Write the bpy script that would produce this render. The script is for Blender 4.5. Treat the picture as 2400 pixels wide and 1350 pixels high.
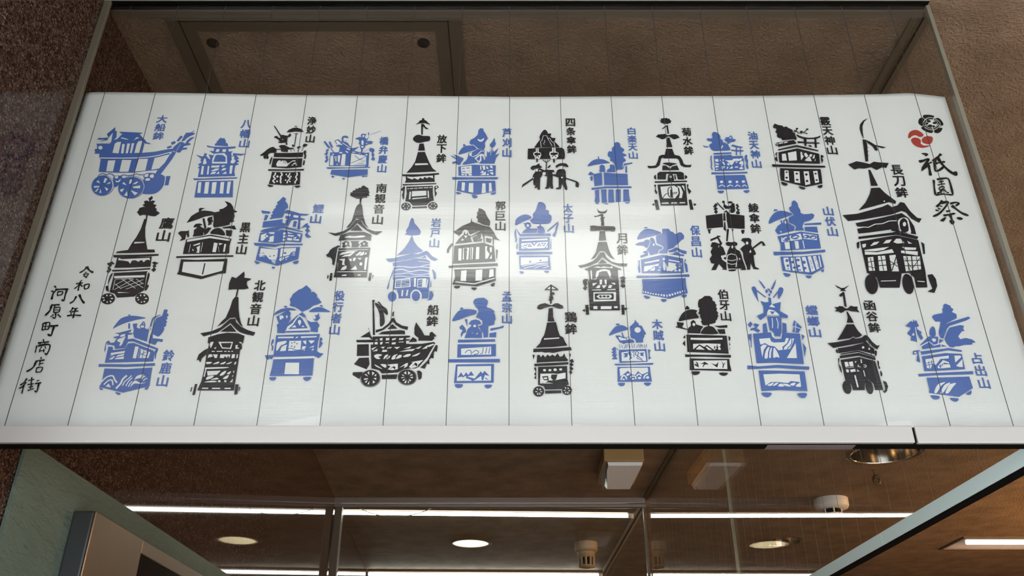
import bpy, bmesh, math, random
from math import radians, sin, cos, pi
from mathutils import Vector, Matrix
from mathutils.geometry import tessellate_polygon

for o in list(bpy.data.objects):
    bpy.data.objects.remove(o)
SC = bpy.context.scene
COL = SC.collection

# ------------------------------------------------------------------ camera, light, exposure
cam_d = bpy.data.cameras.new('camera')
cam_d.sensor_width = 36.0
cam_d.lens = 36.0 * 2010.0 / 2400.0
cam_d.clip_start = 0.02
cam = bpy.data.objects.new('camera', cam_d)
COL.objects.link(cam)
cam.location = (0, 0, 1.65)
cam.rotation_euler = (radians(90 + 29.0), 0, 0)
SC.camera = cam

SC.view_settings.view_transform = 'Standard'
SC.view_settings.look = 'None'
SC.view_settings.gamma = 1.0
SC.view_settings.use_curve_mapping = False
SC.view_settings.exposure = 0.7

world = bpy.data.worlds.new('sky')
SC.world = world
world.use_nodes = True
bg = world.node_tree.nodes['Background']
bg.inputs['Color'].default_value = (0.93, 0.97, 1.0, 1)
bg.inputs['Strength'].default_value = 3.9

SC.cycles.use_denoising = True
SC.cycles.max_bounces = 10
SC.cycles.transparent_max_bounces = 24
SC.cycles.sample_clamp_indirect = 6.0
SC.cycles.caustics_reflective = False
SC.cycles.caustics_refractive = False

# ------------------------------------------------------------------ helpers
def tag(o, label=None, cat=None, group=None, kind=None):
    if label: o['label'] = label
    if cat: o['category'] = cat
    if group: o['group'] = group
    if kind: o['kind'] = kind
    return o

def empty(name, loc=(0, 0, 0)):
    o = bpy.data.objects.new(name, None)
    o.empty_display_size = 0.05
    o.location = loc
    COL.objects.link(o)
    return o

def new_obj(name, bm, mats, parent=None, smooth=False):
    bmesh.ops.recalc_face_normals(bm, faces=bm.faces[:])
    me = bpy.data.meshes.new(name)
    bm.to_mesh(me)
    bm.free()
    for m in (mats if isinstance(mats, (list, tuple)) else [mats]):
        me.materials.append(m)
    if smooth:
        for p in me.polygons: p.use_smooth = True
    o = bpy.data.objects.new(name, me)
    COL.objects.link(o)
    if parent is not None:
        o.parent = parent
        p = parent
        off = Vector((0, 0, 0))
        while p is not None:
            off += p.location
            p = p.parent
        o.location = -off        # mesh data are in world coordinates
    return o

def box(bm, x0, x1, y0, y1, z0, z1, bev=0.0, mi=0):
    g = bmesh.ops.create_cube(bm, size=1.0)
    vs = g['verts']
    for v in vs:
        v.co = Vector(((x0 + x1) / 2 + v.co.x * (x1 - x0), (y0 + y1) / 2 + v.co.y * (y1 - y0), (z0 + z1) / 2 + v.co.z * (z1 - z0)))
    fs = list({f for v in vs for f in v.link_faces})
    for f in fs: f.material_index = mi
    if bev > 0:
        es = list({e for v in vs for e in v.link_edges})
        bmesh.ops.bevel(bm, geom=es, offset=bev, segments=2, affect='EDGES', profile=0.6)
    return bm

def prism(bm, pts, z0, z1):
    lo = [bm.verts.new((x, y, z0)) for x, y in pts]
    hi = [bm.verts.new((x, y, z1)) for x, y in pts]
    n = len(pts)
    bm.faces.new(lo[::-1]); bm.faces.new(hi)
    for i in range(n):
        bm.faces.new((lo[i], lo[(i + 1) % n], hi[(i + 1) % n], hi[i]))
    return bm

def lathe(bm, prof, cx, cy, seg=32, mi=0, cap0=False, cap1=False):
    rings = []
    for r, z in prof:
        rings.append([bm.verts.new((cx + r * cos(2 * pi * k / seg), cy + r * sin(2 * pi * k / seg), z)) for k in range(seg)])
    for a, b in zip(rings, rings[1:]):
        for k in range(seg):
            f = bm.faces.new((a[k], a[(k + 1) % seg], b[(k + 1) % seg], b[k]))
            f.material_index = mi
    if cap0: bm.faces.new(rings[0]).material_index = mi
    if cap1: bm.faces.new(rings[-1]).material_index = mi
    return bm

def tube(bm, pts, r, seg=8):
    pts = [Vector(p) for p in pts]
    rings = []
    for i, p in enumerate(pts):
        d = (pts[min(i + 1, len(pts) - 1)] - pts[max(i - 1, 0)]).normalized()
        up = Vector((0, 0, 1)) if abs(d.z) < 0.9 else Vector((1, 0, 0))
        a = d.cross(up).normalized(); b = d.cross(a)
        rings.append([bm.verts.new(p + (a * cos(2 * pi * k / seg) + b * sin(2 * pi * k / seg)) * r) for k in range(seg)])
    for a, b in zip(rings, rings[1:]):
        for k in range(seg):
            bm.faces.new((a[k], a[(k + 1) % seg], b[(k + 1) % seg], b[k]))
    bm.faces.new(rings[0]); bm.faces.new(rings[-1])
    return bm

# ------------------------------------------------------------------ materials
def mat(name, color=(.5, .5, .5), rough=.5, metal=0.0, spec=.5, emit=None, estr=0.0):
    m = bpy.data.materials.new(name)
    m.use_nodes = True
    b = m.node_tree.nodes['Principled BSDF']
    b.inputs['Base Color'].default_value = (*color, 1)
    b.inputs['Roughness'].default_value = rough
    b.inputs['Metallic'].default_value = metal
    b.inputs['Specular IOR Level'].default_value = spec
    if emit:
        b.inputs['Emission Color'].default_value = (*emit, 1)
        b.inputs['Emission Strength'].default_value = estr
    return m

def nodes(m):
    nt = m.node_tree
    return nt, nt.nodes, nt.links, nt.nodes['Principled BSDF']

def add(nt, t, **kw):
    n = nt.nodes.new(t)
    for k, v in kw.items():
        if k in n.inputs: n.inputs[k].default_value = v
        else: setattr(n, k, v)
    return n

def ramp(nt, stops):
    r = nt.nodes.new('ShaderNodeValToRGB')
    el = r.color_ramp.elements
    while len(el) < len(stops): el.new(0.5)
    for e, (p, c) in zip(el, stops):
        e.position = p; e.color = (*c, 1)
    return r

def granite_mat():
    m = mat('polished_granite', rough=.035, spec=.2)
    nt, N, L, b = nodes(m)
    tc = add(nt, 'ShaderNodeTexCoord')
    v1 = add(nt, 'ShaderNodeTexVoronoi'); v1.inputs['Scale'].default_value = 640
    v2 = add(nt, 'ShaderNodeTexVoronoi'); v2.inputs['Scale'].default_value = 330
    n1 = add(nt, 'ShaderNodeTexNoise'); n1.inputs['Scale'].default_value = 90; n1.inputs['Detail'].default_value = 4
    for n in (v1, v2, n1): L.new(tc.outputs['Object'], n.inputs['Vector'])
    s1 = add(nt, 'ShaderNodeSeparateColor'); L.new(v1.outputs['Color'], s1.inputs[0])
    s2 = add(nt, 'ShaderNodeSeparateColor'); L.new(v2.outputs['Color'], s2.inputs[0])
    r1 = ramp(nt, [(0, (.008, .003, .0025)), (.45, (.042, .021, .015)), (.76, (.070, .042, .031)), (.88, (.135, .10, .078)), (1, (.27, .22, .18))])
    r2 = ramp(nt, [(0, (.008, .004, .0035)), (.5, (.038, .017, .013)), (1, (.10, .062, .046))])
    L.new(s1.outputs[0], r1.inputs[0]); L.new(s2.outputs[1], r2.inputs[0])
    mx = add(nt, 'ShaderNodeMix', data_type='RGBA')
    L.new(n1.outputs['Fac'], mx.inputs[0]); L.new(r1.outputs[0], mx.inputs[6]); L.new(r2.outputs[0], mx.inputs[7])
    L.new(mx.outputs[2], b.inputs['Base Color'])
    return m

def stipple_mat(name='stippled_plaster', c0=(.150, .104, .073), c1=(.225, .161, .114)):
    m = mat(name, rough=.75, spec=.2)
    nt, N, L, b = nodes(m)
    tc = add(nt, 'ShaderNodeTexCoord')
    n1 = add(nt, 'ShaderNodeTexNoise'); n1.inputs['Scale'].default_value = 170; n1.inputs['Detail'].default_value = 5; n1.inputs['Roughness'].default_value = .6
    n2 = add(nt, 'ShaderNodeTexNoise'); n2.inputs['Scale'].default_value = 14; n2.inputs['Detail'].default_value = 3
    vo = add(nt, 'ShaderNodeTexVoronoi', feature='DISTANCE_TO_EDGE'); vo.inputs['Scale'].default_value = 105
    nd = add(nt, 'ShaderNodeTexNoise'); nd.inputs['Scale'].default_value = 60; nd.inputs['Detail'].default_value = 3
    vm = add(nt, 'ShaderNodeVectorMath', operation='SCALE'); vm.inputs[3].default_value = .03
    va = add(nt, 'ShaderNodeVectorMath', operation='ADD')
    for n in (n1, n2, nd): L.new(tc.outputs['Object'], n.inputs['Vector'])
    L.new(nd.outputs['Color'], vm.inputs[0]); L.new(vm.outputs[0], va.inputs[0]); L.new(tc.outputs['Object'], va.inputs[1])
    L.new(va.outputs[0], vo.inputs['Vector'])
    r = ramp(nt, [(.3, c0), (.7, c1)])
    L.new(n2.outputs['Fac'], r.inputs[0]); L.new(r.outputs[0], b.inputs['Base Color'])
    mr = add(nt, 'ShaderNodeMapRange'); mr.inputs['From Max'].default_value = .25; L.new(vo.outputs['Distance'], mr.inputs['Value'])
    ma = add(nt, 'ShaderNodeMath', operation='MULTIPLY'); ma.inputs[1].default_value = -.5
    L.new(mr.outputs[0], ma.inputs[0])
    mb = add(nt, 'ShaderNodeMath', operation='ADD'); L.new(ma.outputs[0], mb.inputs[0]); L.new(n1.outputs['Fac'], mb.inputs[1])
    bp = add(nt, 'ShaderNodeBump'); bp.inputs['Strength'].default_value = .5; bp.inputs['Distance'].default_value = .005
    L.new(mb.outputs[0], bp.inputs['Height']); L.new(bp.outputs[0], b.inputs['Normal'])
    return m

def slate_mat():
    m = mat('green_slate', rough=.55, spec=.4)
    nt, N, L, b = nodes(m)
    tc = add(nt, 'ShaderNodeTexCoord')
    mp = add(nt, 'ShaderNodeMapping'); mp.inputs['Rotation'].default_value = (radians(35), 0, 0); mp.inputs['Scale'].default_value = (1, .35, 1)
    L.new(tc.outputs['Object'], mp.inputs[0])
    n1 = add(nt, 'ShaderNodeTexNoise'); n1.inputs['Scale'].default_value = 42; n1.inputs['Detail'].default_value = 9; n1.inputs['Roughness'].default_value = .65
    n2 = add(nt, 'ShaderNodeTexNoise'); n2.inputs['Scale'].default_value = 5; n2.inputs['Detail'].default_value = 3
    L.new(mp.outputs[0], n1.inputs['Vector']); L.new(mp.outputs[0], n2.inputs['Vector'])
    r = ramp(nt, [(.3, (.098, .145, .120)), (.7, (.16, .22, .19))])
    L.new(n2.outputs['Fac'], r.inputs[0]); L.new(r.outputs[0], b.inputs['Base Color'])
    bp = add(nt, 'ShaderNodeBump'); bp.inputs['Strength'].default_value = 1.0; bp.inputs['Distance'].default_value = .014
    L.new(n1.outputs['Fac'], bp.inputs['Height']); L.new(bp.outputs[0], b.inputs['Normal'])
    return m

def cloth_mat(name, color, rough=.55, spec=.35):
    m = mat(name, color, rough=rough, spec=spec)
    nt, N, L, b = nodes(m)
    tc = add(nt, 'ShaderNodeTexCoord')
    wx = add(nt, 'ShaderNodeTexWave', wave_type='BANDS', bands_direction='X'); wx.inputs['Scale'].default_value = 420; wx.inputs['Distortion'].default_value = 1.2
    wz = add(nt, 'ShaderNodeTexWave', wave_type='BANDS', bands_direction='Z'); wz.inputs['Scale'].default_value = 420; wz.inputs['Distortion'].default_value = 1.2
    n1 = add(nt, 'ShaderNodeTexNoise'); n1.inputs['Scale'].default_value = 35; n1.inputs['Detail'].default_value = 3
    mp = add(nt, 'ShaderNodeMapping'); mp.inputs['Scale'].default_value = (.35, 1, 1.6)
    L.new(tc.outputs['Object'], wx.inputs['Vector']); L.new(tc.outputs['Object'], wz.inputs['Vector'])
    L.new(tc.outputs['Object'], mp.inputs[0]); L.new(mp.outputs[0], n1.inputs['Vector'])
    a = add(nt, 'ShaderNodeMath', operation='ADD'); L.new(wx.outputs['Fac'], a.inputs[0]); L.new(wz.outputs['Fac'], a.inputs[1])
    bp = add(nt, 'ShaderNodeBump'); bp.inputs['Strength'].default_value = .12; bp.inputs['Distance'].default_value = .0003
    L.new(a.outputs[0], bp.inputs['Height'])
    bp2 = add(nt, 'ShaderNodeBump'); bp2.inputs['Strength'].default_value = .12; bp2.inputs['Distance'].default_value = .003
    L.new(n1.outputs['Fac'], bp2.inputs['Height']); L.new(bp.outputs[0], bp2.inputs['Normal'])
    L.new(bp2.outputs[0], b.inputs['Normal'])
    return m

def glass_mat(name, tint=(.93, .96, .95), rough=.02, f0=.045, haze=0.0, graze=1.0):
    m = bpy.data.materials.new(name)
    m.use_nodes = True
    nt = m.node_tree
    nt.nodes.clear()
    out = nt.nodes.new('ShaderNodeOutputMaterial')
    tr = nt.nodes.new('ShaderNodeBsdfTransparent'); tr.inputs[0].default_value = (*tint, 1)
    gl = nt.nodes.new('ShaderNodeBsdfGlossy'); gl.inputs['Roughness'].default_value = rough
    g2 = nt.nodes.new('ShaderNodeBsdfGlossy'); g2.inputs['Roughness'].default_value = .15
    if haze:                                                     # streaky bump breaks the lamp glare up like weave sparkle
        tc = add(nt, 'ShaderNodeTexCoord'); mp = add(nt, 'ShaderNodeMapping'); mp.inputs['Scale'].default_value = (40, 40, 420)
        nz = add(nt, 'ShaderNodeTexNoise'); nz.inputs['Scale'].default_value = 1.0; nz.inputs['Detail'].default_value = 3
        bp = add(nt, 'ShaderNodeBump'); bp.inputs['Strength'].default_value = .25; bp.inputs['Distance'].default_value = .0006
        nt.links.new(tc.outputs['Object'], mp.inputs[0]); nt.links.new(mp.outputs[0], nz.inputs['Vector'])
        nt.links.new(nz.outputs['Fac'], bp.inputs['Height']); nt.links.new(bp.outputs[0], g2.inputs['Normal'])
    gm = nt.nodes.new('ShaderNodeMixShader'); gm.inputs[0].default_value = haze      # rough lobe mixed in to soften the lamp glare
    lw = nt.nodes.new('ShaderNodeLayerWeight')
    p = add(nt, 'ShaderNodeMath', operation='POWER'); p.inputs[1].default_value = 5
    ma = add(nt, 'ShaderNodeMath', operation='MULTIPLY_ADD'); ma.inputs[1].default_value = graze - f0; ma.inputs[2].default_value = f0
    mx = nt.nodes.new('ShaderNodeMixShader')
    L = nt.links
    L.new(gl.outputs[0], gm.inputs[1]); L.new(g2.outputs[0], gm.inputs[2])
    L.new(lw.outputs['Facing'], p.inputs[0]); L.new(p.outputs[0], ma.inputs[0]); L.new(ma.outputs[0], mx.inputs[0])
    L.new(tr.outputs[0], mx.inputs[1]); L.new(gm.outputs[0], mx.inputs[2]); L.new(mx.outputs[0], out.inputs[0])
    return m

def brushed(name, color, rough=.35):
    m = mat(name, color, rough=rough, metal=.9)
    nt, N, L, b = nodes(m)
    tc = add(nt, 'ShaderNodeTexCoord')
    mp = add(nt, 'ShaderNodeMapping'); mp.inputs['Scale'].default_value = (2, 2, 700)
    n1 = add(nt, 'ShaderNodeTexNoise'); n1.inputs['Scale'].default_value = 1.0; n1.inputs['Detail'].default_value = 3
    L.new(tc.outputs['Object'], mp.inputs[0]); L.new(mp.outputs[0], n1.inputs['Vector'])
    bp = add(nt, 'ShaderNodeBump'); bp.inputs['Strength'].default_value = .06; bp.inputs['Distance'].default_value = .001
    L.new(n1.outputs['Fac'], bp.inputs['Height']); L.new(bp.outputs[0], b.inputs['Normal'])
    return m

M_GRAN = granite_mat()
M_STIP = stipple_mat()
M_SLATE = slate_mat()
M_CLOTH = cloth_mat('white_cotton', (.86, .87, .86))
M_BLUE = cloth_mat('blue_dye', (.070, .155, .47))
M_BLACK = cloth_mat('black_dye', (.008, .009, .016), spec=.15)
M_INK = cloth_mat('ink_black', (.006, .009, .008), spec=.15)
M_RED = cloth_mat('red_dye', (.45, .045, .03))
M_GLASS = glass_mat('wired_glass', tint=(.885, .89, .885), rough=.02, haze=.66)
M_GLASS2 = glass_mat('clear_glass', rough=.0)
M_GLASSR = glass_mat('side_wired_glass', tint=(.955, .96, .95), rough=.01, f0=.025, graze=.85)
M_WIRE = mat('steel_wire', (.02, .02, .02), rough=.6)
M_LIP = mat('pale_channel_lip', (.32, .26, .19), rough=.45, metal=.2)
M_WIRE2 = mat('lit_steel_wire', (.16, .12, .08), rough=.4, metal=.2)  # same wire, colour lightened where the side wires show lit
M_ALU = mat('anodised_aluminium', (.41, .395, .385), rough=.36, metal=.25)
M_ALUG = mat('grey_green_aluminium', (.76, .96, .98), rough=.4, metal=0)
M_BRONZE = mat('bronze_channel', (.085, .070, .048), rough=.55, metal=.3)
M_BRONZE2 = mat('dull_bronze_lip', (.15, .125, .095), rough=.5, metal=.3)
M_DARK = mat('black_gasket', (.004, .004, .004), rough=.9, spec=.05)
M_SEAL = mat('grey_silicone', (.16, .145, .11), rough=.4)
M_WHITE = mat('white_plastic', (.62, .58, .54), rough=.45)
M_BEIGE = mat('aged_beige_plastic', (.34, .21, .08), rough=.5)
M_BEIGE2 = mat('tan_plastic', (.30, .20, .11), rough=.5)
M_OPAL = mat('opal_diffuser', (.74, .75, .78), rough=.3)
M_STEEL = brushed('brown_stainless', (.24, .185, .14), .34)
M_STEELD = mat('dark_steel_side', (.07, .075, .08), rough=.4, metal=.6)
M_SCREEN = mat('black_screen', (.004, .004, .004), rough=.12)
M_CHROME = mat('chrome_reflector', (.75, .74, .72), rough=.12, metal=1.0)
M_TUBE = mat('lit_fluorescent_tube', (.9, .9, .9), emit=(1.0, 1.0, .90), estr=11.0)
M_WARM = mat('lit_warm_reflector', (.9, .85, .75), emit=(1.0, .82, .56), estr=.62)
M_PANEL = mat('assumed_lamp_diffuser', (.9, .9, .9), emit=(1.0, 1.0, .95), estr=3.6)
M_PANEL2 = mat('assumed_lamp_tube', (.9, .9, .9), emit=(1.0, 1.0, .95), estr=2.0)
M_FLOOR = mat('brown_floor_tile', (.34, .24, .15), rough=.4)
M_PAVE = mat('pale_paving', (.42, .42, .41), rough=.8)
M_WALL = mat('beige_wall', (.30, .22, .15), rough=.7)
M_FACADE = mat('facade_render', (.26, .26, .27), rough=.8)
M_BOUNCE = mat('pale_bounce_facade', (.66, .66, .65), rough=.8)  # kept pale to throw daylight onto the cloth
M_CABLE = mat('pale_cable', (.35, .33, .22), rough=.5)
M_RUST = mat('dark_brass', (.10, .06, .025), rough=.5, metal=.5)
M_TRAY = mat('brown_enamel', (.09, .058, .042), rough=.6)
M_TAPE = mat('lilac_tape', (.13, .11, .125), rough=.5)

# ------------------------------------------------------------------ the place
HC = 2.4648                    # ceiling height
YF = 0.75                      # front face of the hanging glass
def granite_x(y): return -0.4982 - 0.0586 * max(0.0, y - 0.90)
def return_x(y): return 0.510 - 0.0170 * (y - 0.76)

# floor, paving
bm = bmesh.new(); box(bm, -1.1, 4.1, -0.55, 8.2, -0.1, 0.0)
tag(new_obj('floor', bm, M_FLOOR), kind='structure')
bm = bmesh.new(); box(bm, -14, 14, -9.0, -0.55, -0.16, -0.03)
tag(new_obj('pavement', bm, M_PAVE), kind='structure')

# ceiling with real openings for the recessed lamps
def circle(cx, cy, r, n=40): return [(cx + r * cos(2 * pi * k / n), cy + r * sin(2 * pi * k / n)) for k in range(n)]
DOWN_LIT = (-0.175, 3.70, 0.078)
DOWN_DIM = (1.130, 3.665, 0.080)
DOWN_BIG = (1.118, 2.490, 0.100)
REC = (1.868, 3.068, 3.590, 3.800)      # recessed fluorescent fitting
LOUV = (-0.36, 0.30, 0.055, 0.335)      # assumed, unseen lamp over the viewer
def rect(x0, x1, y0, y1): return [(x0, y0), (x1, y0), (x1, y1), (x0, y1)]
loops = [rect(-1.1, 4.1, -0.55, 8.2), circle(*DOWN_LIT), circle(*DOWN_DIM), circle(*DOWN_BIG), rect(*REC), rect(*LOUV)]
bm = bmesh.new()
l3 = [[Vector((x, y, 0)) for x, y in lp] for lp in loops]
tris = tessellate_polygon(l3)
flat = [bm.verts.new((v.x, v.y, HC)) for lp in l3 for v in lp]
for t in tris:
    try: bm.faces.new([flat[i] for i in t])
    except ValueError: pass
box(bm, -1.1, 4.1, -0.55, 8.2, HC + 0.22, HC + 0.30)
box(bm, -1.1, 4.1, -0.58, -0.55, HC - 0.0, HC + 0.30)
tag(new_obj('ceiling', bm, M_STIP), kind='structure')

# left granite wall (slightly splayed), other walls
bm = bmesh.new()
prism(bm, [(granite_x(.58), .58), (granite_x(.9), .9), (granite_x(8.2), 8.2), (-1.3, 8.2), (-1.3, .58)], 0, HC)
tag(new_obj('wall_left', bm, M_GRAN), kind='structure')
bm = bmesh.new(); box(bm, 4.1, 4.3, -0.55, 8.2, 0, HC)
tag(new_obj('wall_right', bm, M_WALL), kind='structure')
bm = bmesh.new(); box(bm, -1.1, 4.1, 8.2, 8.4, 0, HC)
tag(new_obj('wall_back', bm, M_WALL), kind='structure')

# opposite side of the street: unseen facade, openings shaped to reflect sky patches in the glass
FY = -7.5
outer = [(-14, 0), (14, 0), (14, 6.0), (-14, 6.0)]
gaps = [[(-2.93, 4.2), (-2.93, 4.89), (-2.12, 5.06), (-2.08, 4.2)], [(.50, 4.2), (.50, 4.88), (.76, 4.95), (.76, 4.2)], [(1.0, 4.2), (1.0, 4.9), (1.3, 4.9), (1.3, 4.2)], [(4.0, 4.2), (4.0, 4.90), (4.15, 4.97), (4.44, 4.99), (4.44, 4.2)]]
bm = bmesh.new()
lp = [[Vector((x, z, 0)) for x, z in q] for q in [outer] + gaps]
fl = [v for q in lp for v in q]
fr = [bm.verts.new((v.x, FY, v.y)) for v in fl]; bk = [bm.verts.new((v.x, FY - .06, v.y)) for v in fl]
for t in tessellate_polygon(lp):
    bm.faces.new([fr[i] for i in t]); bm.faces.new([bk[i] for i in t[::-1]])
k = 0
for q in lp:
    n = len(q)
    for i in range(n):
        a, b = k + i, k + (i + 1) % n
        bm.faces.new((fr[a], fr[b], bk[b], bk[a]))
    k += n
tag(new_obj('wall_street', bm, M_FACADE), kind='structure')
bm = bmesh.new(); box(bm, -14, 14, FY + .01, FY + .3, -.03, 3.3)  # unseen pale lower facade, added to bounce light onto the cloth
tag(new_obj('trim_4', bm, M_BOUNCE), kind='structure')

# shop entrance behind: head rail, jambs, glazed leaf
YD = 3.0
gx = granite_x(YD)
bm = bmesh.new(); box(bm, gx, return_x(YD) - .006, YD - .016, YD + .016, HC - .019, HC, .001)
box(bm, gx, return_x(YD) - .006, YD - .012, YD + .014, HC - .030, HC - .0205, .001)
tag(new_obj('trim_1', bm, mat('entrance_head_rail', (.36, .31, .29), rough=.35, metal=.5)), kind='structure')
bm = bmesh.new(); box(bm, gx + .004, gx + .030, YD - .016, YD + .016, 0, HC - .031, .002)
tag(new_obj('trim_2', bm, M_BRONZE2), kind='structure')
bm = bmesh.new(); box(bm, return_x(YD) - .014, return_x(YD) - .007, YD - .01, YD + .01, 0, HC - .031, .001)
tag(new_obj('trim_3', bm, M_BRONZE2), kind='structure')
bm = bmesh.new(); box(bm, gx + .031, return_x(YD) - .015, YD - .004, YD + .004, 0.01, HC - .032)
tag(new_obj('window_1', bm, M_GLASS2), kind='structure')

# ------------------------------------------------------------------ hanging wired-glass smoke screen, front
ZR0, ZR1 = 1.904, 1.9202
front = tag(empty('glass_smoke_screen', (0, YF, ZR0)), 'wide wired glass smoke screen with white bottom rail in front of the printed cloth', 'smoke screen')
X0, X1 = -0.4978, 0.5062
bm = bmesh.new(); box(bm, X0, X1, YF, YF + .0068, ZR1 - .006, HC - .0012)
pane = new_obj('glass_pane', bm, M_GLASS, front)
for k in range(17):
    x = -0.468 + k * 0.05815
    bm = bmesh.new(); tube(bm, [(x, YF + .0034, ZR1 - .004), (x, YF + .0034, HC)], .00034, 6)
    new_obj('wire', bm, M_WIRE, pane)
bm = bmesh.new(); box(bm, X0, 0.510, YF - .014, YF - .0044, HC - .0008, HC)
tag(new_obj('front_lip', bm, M_ALU, front), 'pale aluminium lip of the ceiling channel')
bm = bmesh.new(); box(bm, X0, 0.510, YF + .0095, YF + .0215, HC - .0016, HC)
new_obj('rear_lip', bm, M_BRONZE2, front)
bm = bmesh.new(); box(bm, X0, 0.510, YF - .0044, YF + .0095, HC - .0010, HC)
new_obj('gasket', bm, M_DARK, front)
# left edge channel on the granite
gl = granite_x(YF - .02)
bm = bmesh.new(); box(bm, gl + .0003, gl + .0090, YF - .005, YF - .0003, ZR0, HC, .001)
tag(new_obj('edge_channel', bm, mat('brown_edge_channel', (.125, .108, .08), rough=.5, metal=.3), front), 'brown upright channel against the granite')
# bottom rail in two lengths with an open joint
bm = bmesh.new(); box(bm, X0, 0.3652, YF - .0035, YF + .0125, ZR0, ZR1, .0009)
new_obj('bottom_rail', bm, M_ALU, front)
bm = bmesh.new(); box(bm, 0.3680, 0.510, YF - .0030, YF + .0125, ZR0 - .0004, ZR1 - .0003, .0009)
new_obj('bottom_rail', bm, M_ALU, front)
bm = bmesh.new(); box(bm, 0.3652, 0.3680, YF - .0005, YF + .011, ZR0 + .001, ZR1 - .001)
tag(new_obj('rail_joint', bm, M_DARK, front), 'open black joint in the rail')
bm = bmesh.new(); box(bm, X0, 0.504, YF + .0005, YF + .0115, ZR0 - .0012, ZR0 - .0002)  # black strip puts the shade under the rail into colour
tag(new_obj('rail_underside_shade', bm, M_DARK, front), 'dark strip standing in for shade under the rail')
bm = bmesh.new(); box(bm, 0.232, 0.312, YF + .0005, YF + .0115, ZR0 - .0017, ZR0 - .0013)
tag(new_obj('tape_strip', bm, M_TAPE, front), 'pale worn tape under the rail')
# right corner seal
bm = bmesh.new(); box(bm, 0.5064, 0.5114, YF, YF + .006, ZR1 - .003, HC - .003, .001)
new_obj('corner_seal', bm, M_SEAL, front)

# ------------------------------------------------------------------ return screen running back on the right
ret = tag(empty('glass_smoke_screen', (0.5, 1.9, ZR0)), 'wired glass smoke screen running back on the right, with slanting grey-green bottom rail', 'smoke screen')
def along(y0, y1, o0, o1, z0, z1):
    b_ = bmesh.new()
    prism(b_, [(return_x(y0) + o0, y0), (return_x(y0) + o1, y0), (return_x(y1) + o1, y1), (return_x(y1) + o0, y1)], z0, z1)
    return b_
J = 1.92
panes = []
for a, b in ((YF + .0065, J - .0009), (J + .0009, YD)):
    p_ = new_obj('glass_pane', along(a, b, -.0034, .0034, ZR1 - .006, HC), M_GLASSR, ret)
    y = (YF + .04) if a < 1 else (J + .03)
    while y < b - .01:
        bm = bmesh.new(); tube(bm, [(return_x(y), y, ZR1 - .004), (return_x(y), y, HC)], .0003, 6)
        new_obj('wire', bm, M_WIRE2, p_)
        y += 0.05815
tag(new_obj('pane_joint', along(J - .0009, J + .0009, -.0034, .0034, ZR1 - .004, HC), mat('pale_seal', (.42, .35, .24), rough=.4), ret), 'upright seal between two panes')
for s in (-1, 1):
    new_obj('channel_lip', along(YF + .022, 2.98, min(s * .004, s * .012), max(s * .004, s * .012), HC - .004, HC), M_BRONZE, ret)
    new_obj('channel_lip', along(3.02, 4.9, min(s * .004, s * .014), max(s * .004, s * .014), HC - .004, HC), M_LIP, ret)
new_obj('channel_gasket', along(YF + .022, 4.9, -.0040, -.0034, HC - .003, HC), M_DARK, ret)
new_obj('channel_gasket', along(YF + .022, 4.9, .0034, .0040, HC - .003, HC), M_DARK, ret)
JR = 1.163
for a, b in ((YF + .0225, JR - .0007), (JR + .0007, YD)):
    new_obj('bottom_rail', along(a, b, -.0095, .0065, ZR0, ZR1), M_ALUG, ret)
tag(new_obj('rail_underside_shade', along(YF + .0225, YD, -.0085, .0055, ZR0 - .0012, ZR0 - .0002), M_DARK, ret), 'dark strip standing in for shade under the rail')  # shade beneath the return rail, laid on as a black strip

# ------------------------------------------------------------------ ceiling access hatch
hatch = tag(empty('access_hatch', (-.248, .94, HC)), 'access hatch with dark bronze frame and black bolts in the ceiling above the cloth', 'access hatch')
hx0, hx1, hy0, hy1, fw = -.434, -.063, .775, 1.145, .0345
bm = bmesh.new()
box(bm, hx0, hx1, hy0, hy0 + .0185, HC - .003, HC); box(bm, hx0, hx1, hy1 - fw, hy1, HC - .003, HC)
box(bm, hx0, hx0 + fw, hy0 + .0185, hy1 - fw, HC - .003, HC); box(bm, hx1 - fw, hx1, hy0 + .0185, hy1 - fw, HC - .003, HC)
new_obj('frame', bm, M_BRONZE, hatch)
bm = bmesh.new()
box(bm, hx0 + .0165, hx0 + .018, hy0, hy1, HC - .0034, HC - .0029); box(bm, hx1 - .018, hx1 - .0165, hy0, hy1, HC - .0034, HC - .0029)
box(bm, hx0 + .016, hx1 - .016, hy0 + .001, hy0 + .0022, HC - .0034, HC - .0029)
tag(new_obj('frame_gap', bm, M_DARK, hatch), 'thin dark gap between the two frames')
bm = bmesh.new(); box(bm, hx0 + fw, hx1 - fw, hy0 + .0185, hy1 - fw, HC - .0018, HC - .0002)
new_obj('panel', bm, M_STIP, hatch)
for x in (-.386, -.114):
    for y in (.814, 1.09):
        bm = bmesh.new(); lathe(bm, [(.0001, HC - .0065), (.0045, HC - .006), (.0072, HC - .0042), (.0078, HC - .0018)], x, y, 16, cap0=True)
        new_obj('bolt', bm, M_DARK, hatch, True)

# ------------------------------------------------------------------ the printed cloth
YC = 0.766
Z0 = 1.915
cloth = tag(empty('printed_cloth', (0, YC, Z0)), 'wide white cotton cloth printed with blue and black festival floats, hung behind the glass', 'cloth')

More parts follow.
